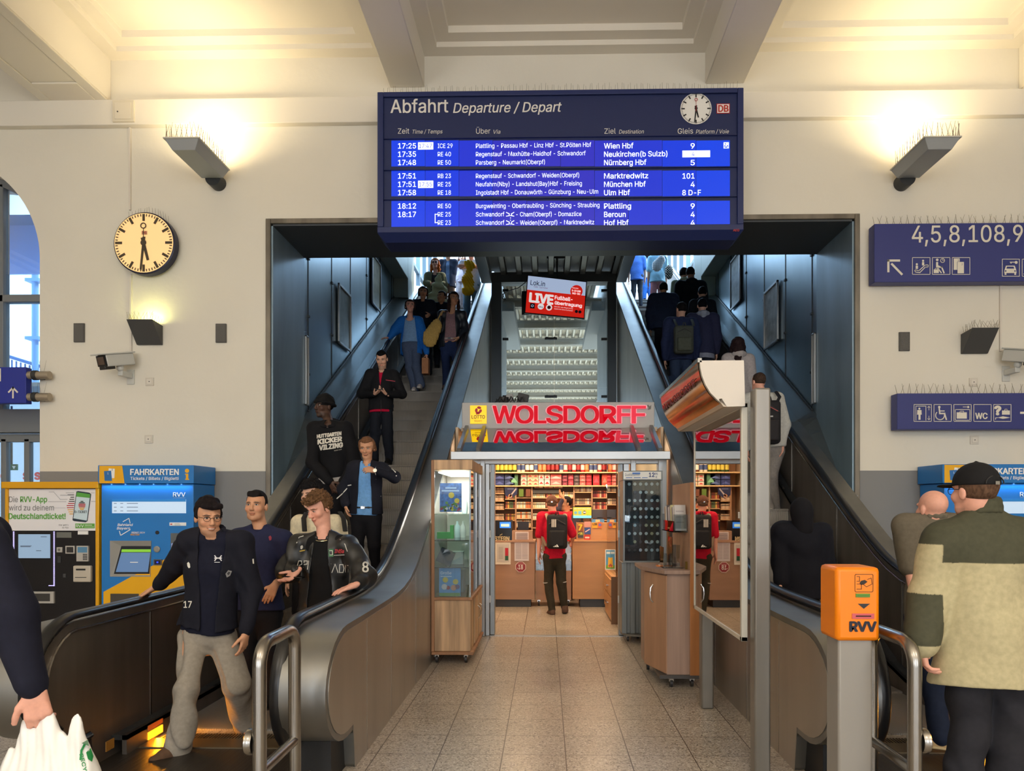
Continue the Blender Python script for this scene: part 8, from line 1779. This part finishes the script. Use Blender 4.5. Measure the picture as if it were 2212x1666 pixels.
esc('long haired woman in a black leather jacket over a dusty pink top', 9, (980, 630), f=.7, sex='f', v=.009, gv=.010, hy=28, hair='wavy', hcol=(56, 40, 36), skin='tan', seed=17, bulk=1.1, J={'nek': (976, 676, .02), 'pel': (972, 745, .02), 'iLelb': (950, 712, -.02), 'iLwri': (951, 684, -.12), 'iRelb': (1006, 712, .02), 'iRwri': (992, 728, -.12), 'iLank': (962, 835, 0), 'iRank': (975, 826, .1)}, hands={'iL': dict(d=(.3, .2, .9), n=(.6, .5, 0), curl=1.0), 'iR': dict(d=(-.6, .1, -.6), curl=.6)},
    inner=dict(name='top', col=(150, 116, 120), fit=.014, hem=.5, neck=.075, dip=.06), upper=dict(name='leather_jacket', col=(30, 34, 42), mat=LEATHC, fit=.028, hem=.44, open=(.075, .10), collar='open', fold=.007), pants=dict(name='jeans', col=(34, 48, 84), fit=.016, belt=(190, 180, 170)), shoes=dict(col=(110, 84, 76)))
def tote(label, px, py, w, h, Y, col, name='shoulder_bag', cat='bag', strap=None):
    T = thing(name, label, cat, W(px, py+h, Y)); S = Solid(); c = V3(W(px, py, Y)); k = Y/F; S.rc(c+np.array((w*.28*k, 0, h*.3*k)), c+np.array((-w*.12*k, 0, -h*.22*k)), w*.34*k, w*.44*k, .04, (0, 1, 0), .5); S.rc(c+np.array((w*.3*k, 0, h*.5*k)), c+np.array((-w*.2*k, 0, 0)), w*.16*k, w*.3*k, .04, (0, 1, 0), .5); S.noise = lambda X, Y_, Z: .006*np.sin((X+Z)*75)*np.sin((X-Z)*75)
    solid_part(T, 'bag_body', S, .01, CLOTHC, col_of(col)); 
    if strap: m = MB(); m.tube([W(x, y, Y+d) for x, y, d in strap], .012, C(col, .7), 6); part(T, 'strap', m)
tote('mustard quilted shoulder bag carried by the woman in the leather jacket', 933, 722, 36, 56, 12.43, (196, 160, 90), strap=[(942, 698, 0), (950, 682, .05), (957, 672, .1)])
esc('dark clothed woman standing behind the woman in the blue cardigan', 11, (914, 618), sex='f', v=.010, gv=.011, hy=12, hair='pony', hcol=(60, 44, 36), skin='tan', seed=18, J={'iRelb': (938, 680, 0), 'iRwri': (928, 680, -.2)}, upper=dict(name='jacket', col=(26, 30, 40), fit=.024, hem=.46, collar='stand'), pants=dict(col=(28, 32, 44)), shoes=dict(col=(40, 40, 44), sole=(200, 200, 200)))
esc('dark haired person half hidden behind the woman in the leather jacket', 12, (954, 628), v=.010, gv=.011, hy=-30, hair='short', hcol=(22, 20, 22), skin='olive', seed=19, upper=dict(name='jacket', col=(30, 32, 42), fit=.024, collar='stand'), pants=dict(col=(34, 38, 50)), shoes={})
def shades(c): glasses(c, (24, 18, 18), dark=True)
esc('red haired woman in sunglasses and an olive shirt carrying a pale coat', 18, (940, 557), sex='f', v=.010, gv=.011, hair='long', hcol=(196, 104, 44), skin='pink', seed=20, bulk=1.05, J={'nek': (940, 593, .02), 'iLelb': (921, 612, -.05), 'iLwri': (936, 614, -.28), 'iRelb': (962, 614, -.05), 'iRwri': (946, 612, -.3)}, hands={'iL': dict(d=(.9, -.2, .1), n=(0, .4, -1)), 'iR': dict(d=(-.9, -.2, .1), n=(0, .4, -1))}, inner=dict(name='top', col=(40, 38, 42), fit=.01, sleeve=0, hem=.55, neck=.08, dip=.07), upper=dict(name='overshirt', col=(116, 116, 92), fit=.03, hem=.44, open=(.06, .07), collar='flat'), pants=dict(col=(120, 116, 96), fit=.03), shoes={}, extra=shades)
def draped(label, pts, rr, Y, col, name, seed):
    S = Solid(); S.chain([V3(W(x, y, Y+d)) for x, y, d in pts], rr, .05, fwd=(0, 1, 0), ratio=.5); S.noise = folds(seed, .026, 24); vs, fs = S.mesh(.011); o = np_object(name, vs, fs, Vector(W(pts[-1][0], pts[-1][1], Y)), None, CLOTHC, np.tile(lc(col), (len(vs), 1)).astype(np.float32)); tag(o, label, 'coat')
draped('pale olive coat draped over the arms of the red haired woman', [(948, 608, -.1), (947, 632, 0), (941, 660, 0)], [.10, .15, .16], 15.39, (206, 202, 158), 'draped_coat', 5)
esc('man in a dark checked jacket behind the red haired woman', 21, (968, 538), v=.011, gv=.012, hair='short', seed=21, skin='tan', J={'iRelb': (980, 590, 0), 'iRwri': (978, 614, 0)}, upper=dict(name='jacket', col=(40, 46, 64), fit=.03, hem=.44, collar='open', open=(.04, .05)), inner=dict(name='shirt', col=(90, 110, 140), fit=.012), pants=dict(col=(110, 84, 66), fit=.02), shoes={})
esc('person in a white T-shirt and jeans with folded arms at the top of the stairs', 19, (1018, 536), v=.011, gv=.012, seed=22, hair='short', skin='pink', bulk=1.15, J={'iLelb': (996, 577, -.05), 'iLwri': (1026, 576, -.3), 'iRelb': (1038, 577, -.05), 'iRwri': (1004, 574, -.28)}, hands={'iL': dict(d=(.9, .2, 0)), 'iR': dict(d=(-.9, .2, 0))}, inner=dict(name='tshirt', col=(200, 214, 236), fit=.024, sleeve=.42, hem=.44), pants=dict(name='jeans', col=(104, 136, 166), fit=.026), shoes={})
draped('yellow jacket hanging over the folded arms at the top of the stairs', [(1014, 572, 0), (1010, 602, .05), (1011, 628, .05)], [.10, .12, .10], 15.82, (222, 164, 20), 'draped_jacket', 9)
esc('person in pale pink clothes at the top behind the yellow jacket', 23, (998, 548), sex='f', v=.012, gv=.013, seed=23, hair='long', hcol=(90, 60, 50), inner=dict(name='shirt', col=(206, 186, 192), fit=.02), pants=dict(col=(196, 180, 180), fit=.03), shoes={})
# ---- people riding up, seen from behind
def up(label, n, top, f=.5, **k):
    Y, z = at_step(n, f); k.setdefault('face', 180); k.setdefault('facial', False); return person(label, Y, top, z, **k)
up('person in a royal blue T-shirt and dark trousers at the top of the ascending stairs', 23, (1376, 534), v=.011, gv=.012, hair='short', seed=31, inner=dict(name='tshirt', col=(70, 110, 186), fit=.030, sleeve=.42, hem=.45), pants=dict(col=(58, 62, 70), fit=.012), shoes=dict(col=(30, 34, 50)))
up('person in pink trousers and a pale blue top at the top of the ascending stairs', 21, (1420, 530), sex='f', v=.011, gv=.012, hair='short', seed=32, inner=dict(name='tshirt', col=(150, 200, 226), fit=.03, sleeve=.42, hem=.48), pants=dict(col=(206, 146, 156), fit=.018, afit=1.6), shoes=dict(col=(210, 210, 210)))
tote('white shoulder bag on the back of the person in pink trousers', 1422, 570, 24, 28, 16.53, (214, 216, 220), 'shoulder_bag')
def dotted():
    T = thing('dotted_bag', 'black and white dotted bag carried by the person in pink trousers', 'bag', W(1445, 605, 16.63)); S = Solid(); S.el(V3(W(1445, 588, 16.63)), (.10, .06, .17)); b_ = lc((30, 30, 34)); w_ = lc((214, 214, 206))
    solid_part(T, 'bag_body', S, .011, CLOTHC, lambda vs: np.where(((np.sin(vs[:, 0]*110)*np.sin(vs[:, 2]*110)) > .1)[:, None], w_[None], b_[None])); m = MB(); m.tube([W(1439, 575, 16.63), W(1440, 560, 16.63), W(1436, 553, 16.63)], .008, BLACK, 5); part(T, 'handle', m)
dotted()
up('person in bright blue trousers further up between the two others', 25, (1398, 548), v=.012, gv=.013, hair='short', seed=33, inner=dict(name='shirt', col=(206, 206, 200), fit=.02), pants=dict(col=(60, 120, 200), fit=.02), shoes={})
up('man in a dark navy puffer jacket on the left of the ascending stairs', 12, (1433, 610), v=.009, gv=.010, hair='short', hcol=(18, 16, 18), bulk=1.12, seed=34, skin='olive', upper=dict(name='puffer_jacket', col=(38, 48, 72), fit=.052, hem=.46, collar='stand', quilt=.085, sfit=1.2, cuff=.8), pants=dict(col=(26, 28, 36), fit=.02), shoes=dict(col=(26, 26, 30), sole=(200, 190, 180)))
up('curly haired person in a pale green hoodie half hidden behind the man in black', 15, (1477, 580), v=.010, gv=.011, hair='curly', hcol=(26, 24, 24), seed=35, upper=dict(name='hoodie', col=(176, 186, 156), fit=.03, hem=.46, collar='hood'), pants=dict(col=(60, 66, 90)), shoes={})
up('man in a plain black jacket and dark cap of hair near the right wall', 13, (1492, 577), f=.9, v=.010, gv=.011, hair='short', hcol=(30, 30, 28), seed=36, bulk=1.1, skin='olive', hy=150, upper=dict(name='jacket', col=(24, 28, 30), fit=.04, hem=.46, collar='hood'), pants=dict(col=(30, 32, 40)), shoes={})
up('short haired person with dark straps in front of the man in black', 11, (1517, 619), v=.010, gv=.011, hair='short', hcol=(20, 18, 20), seed=37, upper=dict(name='jacket', col=(30, 34, 40), fit=.03, hem=.46, collar='hood'), pants=dict(col=(30, 34, 44)), shoes={})
up('person in a dark coat with a pale grey hood lying over the shoulders', 8, (1517, 645), f=.9, v=.009, gv=.010, hair='short', hcol=(22, 20, 24), seed=38, bulk=1.08, upper=dict(name='coat', col=(50, 52, 80), fit=.038, hem=.46, collar='hood', ccol=(150, 156, 172)), inner=dict(name='shirt', col=(150, 152, 168), fit=.03, hem=.415), pants=dict(col=(30, 36, 50), fit=.02), shoes={})
up('man with an olive roll top backpack and navy jacket on the ascending stairs', 7, (1471, 653), f=.7, v=.008, gv=.010, hy=205, hair='short', hcol=(28, 24, 24), seed=39, bulk=1.08, J={'iRank': (1462, 812, .2), 'iLank': (1440, 822, -.1)}, upper=dict(name='jacket', col=(40, 50, 84), fit=.034, hem=.46, collar='flat'), pants=dict(name='jeans', col=(44, 58, 84), fit=.024), shoes=dict(col=(40, 40, 46), sole=(206, 196, 186)))
backpack('olive roll top backpack on the man in the navy jacket', 1459, 700, 1501, 761, 11.46, .16, (66, 70, 62), (74, 78, 66), [[(1462, 704, .1), (1459, 697, .2), (1456, 690, .34)], [(1498, 704, .1), (1497, 697, .2), (1494, 690, .34)]])
up('woman with long dark hair and a pale grey hooded jacket at the right handrail', 3, (1594, 728), sex='f', v=.008, gv=.010, hair='long', hcol=(44, 30, 32), seed=40, skin='pink', hy=165, upper=dict(name='hooded_jacket', col=(176, 168, 168), fit=.03, hem=.45, collar='hood'), pants=dict(col=(40, 44, 60)), shoes={})
up('man in a pale shirt and grey trousers carrying a black backpack', -1, (1638, 805), v=.007, gv=.009, hair='buzz', hcol=(70, 54, 46), seed=41, skin='pink', hy=200, J={'nek': (1648, 856, 0), 'iRelb': (1695, 918, 0), 'iRwri': (1690, 960, -.05), 'iLank': (1662, 1098, 0), 'iRank': (1674, 1100, .15), 'pel': (1664, 968, 0)}, upper=dict(name='shirt', col=(190, 190, 186), fit=.026, hem=.45, sleeve=1, collar='flat'), pants=dict(col=(140, 134, 130), fit=.024), shoes=dict(col=(196, 190, 186), sole=(214, 210, 206)))
backpack('black backpack with red trim on the man in the pale shirt', 1640, 862, 1692, 958, 8.62, .18, (24, 22, 28), (28, 26, 32), [[(1678, 870, .1), (1684, 858, .2), (1676, 846, .34)], [(1646, 870, .1), (1640, 858, .2), (1644, 846, .34)]], mark=lambda m, y: (m.pline([(1650, 884), (1662, 878), (1680, 888)], 1.6, y, C((150, 60, 60), .5)), m.prect(1662, 901, 1670, 898, y, C((170, 170, 170), .5))))
def hooded(c):
    S = Solid(); hd, q = c.hd, c.q; S.el(hd(0, -.02, .03), np.array((.098, .115, .105))*q, c.ax); S.rc(hd(0, -.04, -.03), V3(c.nek)-c.fw*.03, .09*q, .085, .04); S.noise = folds(4, .004, 20); solid_part(c.T, 'hood', S, .008, CLOTHC, col_of((26, 26, 32)))
person('dark figure with a raised black hood stepping onto the ascending escalator', 6.45, (1730, 1078), tread(-9), face=176, facial=False, v=.008, gv=.010, seed=42, hair='buzz', bulk=1.05, J={'nek': (1732, 1142, 0), 'iLelb': (1688, 1215, .02), 'iLwri': (1686, 1256, -.05), 'iRelb': (1782, 1214, .02), 'iRwri': (1780, 1266, -.05)}, upper=dict(name='hoodie', col=(24, 26, 36), fit=.036, hem=.46, fold=.008), pants=dict(col=(22, 22, 28), fit=.02), shoes={}, extra=hooded)
# ---- shop: customer and clerk
def customer(c): cap(c, (110, 72, 58), brim=True)
person('customer in a red T-shirt and brown cap standing at the shop counter', 10.5, (1192, 1072), 0.0, face=180, facial=False, v=.007, gv=.009, hair='buzz', hcol=(120, 96, 80), seed=43, skin='pink', bulk=.94, J={'nek': (1196, 1112, .0), 'iLelb': (1165, 1160, .02), 'iLwri': (1164, 1194, 0), 'iRelb': (1238, 1158, .05), 'iRwri': (1236, 1168, .30), 'pel': (1198, 1200, 0), 'iLkne': (1184, 1258, .02), 'iRkne': (1213, 1258, .02), 'iLank': (1192, 1318, -.02), 'iRank': (1220, 1312, .06)}, feet={'iL': 196, 'iR': 172},
    inner=dict(name='tshirt', col=(206, 22, 54), fit=.020, sleeve=.44, hem=.47, collar='flat', fold=.006), pants=dict(col=(60, 56, 46), fit=.016, afit=.7, fold=.006), shoes=dict(col=(96, 74, 64), sole=(60, 50, 46)), extra=lambda c: (customer(c), [part(c.T, 'reflective_band', (lambda m: (m.tube([Vector(V3(c.j['kne'+sd])+np.array((.072*math.cos(t), .072*math.sin(t), .0+.01*math.cos(t)))) for t in [R(20*i) for i in range(18)]], (.004, .007), C((200, 200, 200), .4), 6, closed=True), m)[1])(MB())) for sd in 'LR']))
def three(m, y):
    for i in range(3): m.ppoly([(1191.5+3.6*i, 1122), (1194+3.6*i, 1122), (1194+3.6*i, 1139), (1191.5+3.6*i, 1139)][::-1], y, C((206, 200, 190), .5))
    for i in range(3): m.ppoly([(1197+3.6*i, 1182), (1200+3.6*i, 1182), (1198.6+3.4*i-1.6, 1180.5-2*i), (1196+3.4*i-1.6, 1181.5-2*i)], y, WHITE)
backpack('black and khaki sports backpack on the customer in red', 1181, 1112, 1226, 1187, 10.16, .17, (28, 28, 34), (24, 24, 30), [[(1184, 1124, .1), (1180, 1112, .2), (1186, 1106, .32)], [(1222, 1124, .1), (1222, 1112, .2), (1212, 1106, .32)], [(1180, 1180, .1), (1172, 1160, .2), (1174, 1190, .2)]], (150, 124, 104), three)
person('shop clerk in a red vest behind the right counter', 12.15, (1222, 1072), 0.0, face=-40, hy=-70, v=.009, gv=.010, hair='short', hcol=(30, 26, 28), seed=44, skin='tan', J={'iLelb': (1206, 1098, -.1), 'iLwri': (1216, 1078, -.15)}, hands={'iL': dict(d=(-.5, 0, .8))}, inner=dict(name='shirt', col=(80, 76, 96), fit=.014), upper=dict(name='vest', col=(206, 44, 48), fit=.03, sleeve=0, hem=.5, open=(.03, .02)), pants=dict(col=(40, 40, 50)), shoes={})
# ---- right foreground
person('bald man in a grey brown polo shirt and dark jeans walking onto the ascending escalator', 4.62, (2013, 1060), 0.0, face=170, hy=192, v=.006, gv=.008, hair='bald', seed=45, skin='pink', bulk=1.05, stubble=.15, hcol=(150, 130, 120), J={'nek': (2019, 1125, 0), 'iLelb': (1968, 1232, .0), 'iLwri': (1982, 1320, -.1), 'pel': (2022, 1330, 0), 'iLkne': (2018, 1470, .0), 'iLank': (2030, 1590, -.06), 'iRkne': (2050, 1460, .15), 'iRank': (2086, 1580, .25)}, feet={'iL': -120, 'iR': 178},
    inner=dict(name='polo_shirt', col=(106, 98, 84), fit=.024, sleeve=.46, hem=.46, collar='polo', fold=.006), pants=dict(name='jeans', col=(34, 42, 62), fit=.022, afit=1.3, fold=.006), shoes=dict(col=(214, 180, 130), sole=(226, 200, 150), lace=(206, 170, 120)))
def outdoor(c, vs):
    z = vs[:, 2]; l = np.abs((vs-c.che)@c.lat); b = lc((184, 174, 138)); g = lc((74, 74, 58)); arm = l > .232*c.s
    m = ((z > 1.335) & ~(arm & (z < 1.42))) | (arm & (z < 1.19) & (z > .955) & (((vs-c.che)@c.fw) < .03+(z-1.07)*.3)); return np.where(m[:, None], g[None], b[None])
def capman(c):
    cap(c, (26, 26, 28)); glasses(c, (30, 28, 28))
person('man in a black cap and a beige and olive outdoor jacket at the right edge', 3.4, (2104, 1003), 0.0, face=184, hy=196, v=.006, hair='short', hcol=(96, 72, 56), seed=46, skin='pink', gv=.0055, bulk=1.04, stubble=.2, J={'nek': (2122, 1112, 0), 'pel': (2128, 1400, .0), 'iLsho': (2038, 1168, 0), 'iRsho': (2206, 1164, 0), 'iLelb': (2008, 1286, .02), 'iLwri': (1990, 1392, -.05), 'iLkne': (2098, 1560, 0), 'iRkne': (2180, 1560, 0)}, hands={'iL': dict(d=(.25, .1, -1), curl=.9)},
    upper=dict(name='jacket', col=(184, 174, 138), colfn=outdoor, fit=.043, hem=.435, collar='stand', ccol=(74, 74, 58), sfit=.95, cuff=.75, flare=1.5, fold=.010, ffreq=12), pants=dict(name='jeans', col=(40, 40, 46), fit=.03, afit=1.4, fold=.007), shoes=dict(col=(40, 36, 34)), extra=capman)
# ---- left foreground: passer-by with a carrier bag
person('passer-by in a dark navy jacket at the left edge carrying a white plastic bag', 2.72, (-124, 985), 0.0, face=-85, facial=True, v=.007, gv=.008, hair='short', hcol=(50, 40, 34), seed=47, skin='pink', bulk=1.05, J={'iRsho': (-34, 1176, -.12), 'iRelb': (28, 1330, -.16), 'iRwri': (74, 1484, -.18), 'pel': (-120, 1420, 0), 'nek': (-110, 1140, 0)}, hands={'iR': dict(d=(.12, .0, -1), n=(-.35, .9, -.1), curl=1.15, s=1.1, thumb=(-.5, -.3, -.8))},
    upper=dict(name='jacket', col=(24, 26, 42), fit=.028, hem=.45, collar='stand', cuff=.9, fold=.008), pants=dict(name='jeans', col=(24, 32, 46), fit=.02), shoes=dict(col=(40, 38, 38)))
def carrier_bag():
    Y = 2.56; T = thing('carrier_bag', 'white plastic carrier bag with a green recycling mark held at the left edge', 'bag', W(100, 1700, Y)); S = Solid(); q = lambda x, y, d=0: V3(W(x, y, Y+d)); f = (0, 1, 0)
    S.rc(q(66, 1534), q(58, 1650), .008, .07, .03, f, .5); S.rc(q(104, 1526), q(112, 1650), .008, .085, .03, f, .5); S.rc(q(170, 1532), q(164, 1650), .005, .055, .025, f, .5); S.rc(q(24, 1622), q(40, 1680), .006, .06, .03, f, .5); S.rc(q(62, 1700), q(150, 1705), .12, .115, .04, f, .6)
    S.noise = folds(12, .006, 30); PL = mat('white_plastic', (236, 234, 230), .35, noise=(10, .06), trans=0.0); vs, fs = S.mesh(.006); o = np_object('bag_body', vs, fs, base_of(T), T, PL); c = Fig(); c.bvh = {'bag': (vs, fs, o)}; c.T = T
    G = C((30, 140, 70), .5)
    def b(mb):
        mb.pline([(174, 1640), (176, 1622), (184, 1606)], 5, 2.2, G); mb.ppoly([(176, 1606), (190, 1598), (192, 1612)], 2.2, G); mb.ppoly([(186, 1626), (196, 1616), (202, 1634), (199, 1646), (190, 1640)], 2.2, G)
        u = (W(182, 1676, 2.2)-W(172, 1636, 2.2)); mb.text('RECYC', W(172, 1630, 2.2), u, Vector((-u.z, 0, u.x)), .011, G, .07, bold=.02)
    decal(c, 'bag', b, 'recycling_mark'); h = MB(); h.tube([W(64, 1530, Y), W(72, 1508, Y), W(84, 1504, Y), W(96, 1508, Y), W(103, 1520, Y)], (.012, .004), PL, 8); part(T, 'handle', h)
carrier_bag()
# ---------------------------------------------------------------- light and camera
def area(name, loc, rot, sx, sy, power, col, spread=None):
    l = bpy.data.lights.new(name, 'AREA'); l.shape = 'RECTANGLE'; l.size = sx; l.size_y = sy; l.energy = power; l.color = lin(col)
    if spread: l.spread = R(spread)
    o = bpy.data.objects.new(name, l); o.location = loc; o.rotation_euler = rot; COL.objects.link(o); return o
def spot_point(name, loc, power, col, r=0.05):
    l = bpy.data.lights.new(name, 'POINT'); l.energy = power; l.color = lin(col); l.shadow_soft_size = r
    o = bpy.data.objects.new(name, l); o.location = loc; COL.objects.link(o); return o
wd = bpy.data.worlds.new('daylight'); SC.world = wd; wd.use_nodes = True
bg = wd.node_tree.nodes['Background']; bg.inputs[0].default_value = (*lin((205, 232, 255)), 1); bg.inputs[1].default_value = 3.2
s = bpy.data.lights.new('sun', 'SUN'); s.energy = 5; s.angle = R(1); s.color = lin((255, 240, 214))
so = bpy.data.objects.new('sun', s); so.rotation_euler = Vector((-0.55, -0.25, -0.62)).to_track_quat('-Z', 'Y').to_euler(); COL.objects.link(so)
# uplighters on the front wall and, out of frame, along the hall
WARM = (255, 232, 184)
for px in (426, 2003):
    p = W(px, 330, 8.0); area('uplighter_tube', (p.x, 7.9, 5.60), (math.pi-R(12), 0, 0), 0.26, 0.5, 20, WARM, 145)
for x in (-9, -3.6, 0.2, 4.0, 9):
    for y in (-7, -1.5): area('uplighter_tube', (x, y, 5.2), (math.pi, 0, 0), 0.4, 0.8, 90, (255, 236, 206))
area('upper_daylight_fill', (0, 21.5, 11.2), (R(-48), 0, 0), 8, 3, 750, (178, 218, 255))  # added lamp out of view, brightens the escalator shaft with cool daylight
for sd in (-1, 1): area('side_daylight_fill', (sd*3.3, 15.5, 9.0), (0, R(62)*sd, 0), 2.0, 5, 460, (170, 214, 255))  # added cool lamps on both sides of the shaft, no windows there
# added fill lamps: daylight at the unseen rear windows, and under the ceiling
for x in (-6.5, 0, 6.5): area('rear_daylight_fill', (x, -10.9, 3.3), (R(90), 0, 0), 2.8, 4.6, 260, (250, 248, 246))
for x in (-5, 0, 5): area('ceiling_fill', (x, -3, 6.2), (0, 0, 0), 1.6, 1.6, 120, (255, 246, 232))
# shop: ceiling lamps
for x, y in ((-0.6, 9.6), (0.6, 9.6), (-0.6, 10.9), (0.6, 10.9)): area('shop_downlight', (x, y, 2.52), (0, 0, 0), 0.35, 0.35, 20, (255, 220, 178))
area('shelf_lamp', (0, 12.15, 2.5), (R(28), 0, 0), 2.2, 0.1, 36, (255, 226, 190))
cam = bpy.data.cameras.new('camera'); co = bpy.data.objects.new('camera', cam); COL.objects.link(co)
co.location = CAM; co.rotation_euler = (R(90), 0, PSI)
cam.sensor_width = 36; cam.lens = F/2212*36; cam.shift_x = (1106-CX)/2212; cam.shift_y = (CY-833)/2212
cam.clip_start = 0.05; cam.clip_end = 300
SC.camera = co
SC.view_settings.view_transform = 'Standard'; SC.view_settings.look = 'None'; SC.view_settings.exposure = 0.0; SC.view_settings.gamma = 1.0
SC.view_settings.use_curve_mapping = False
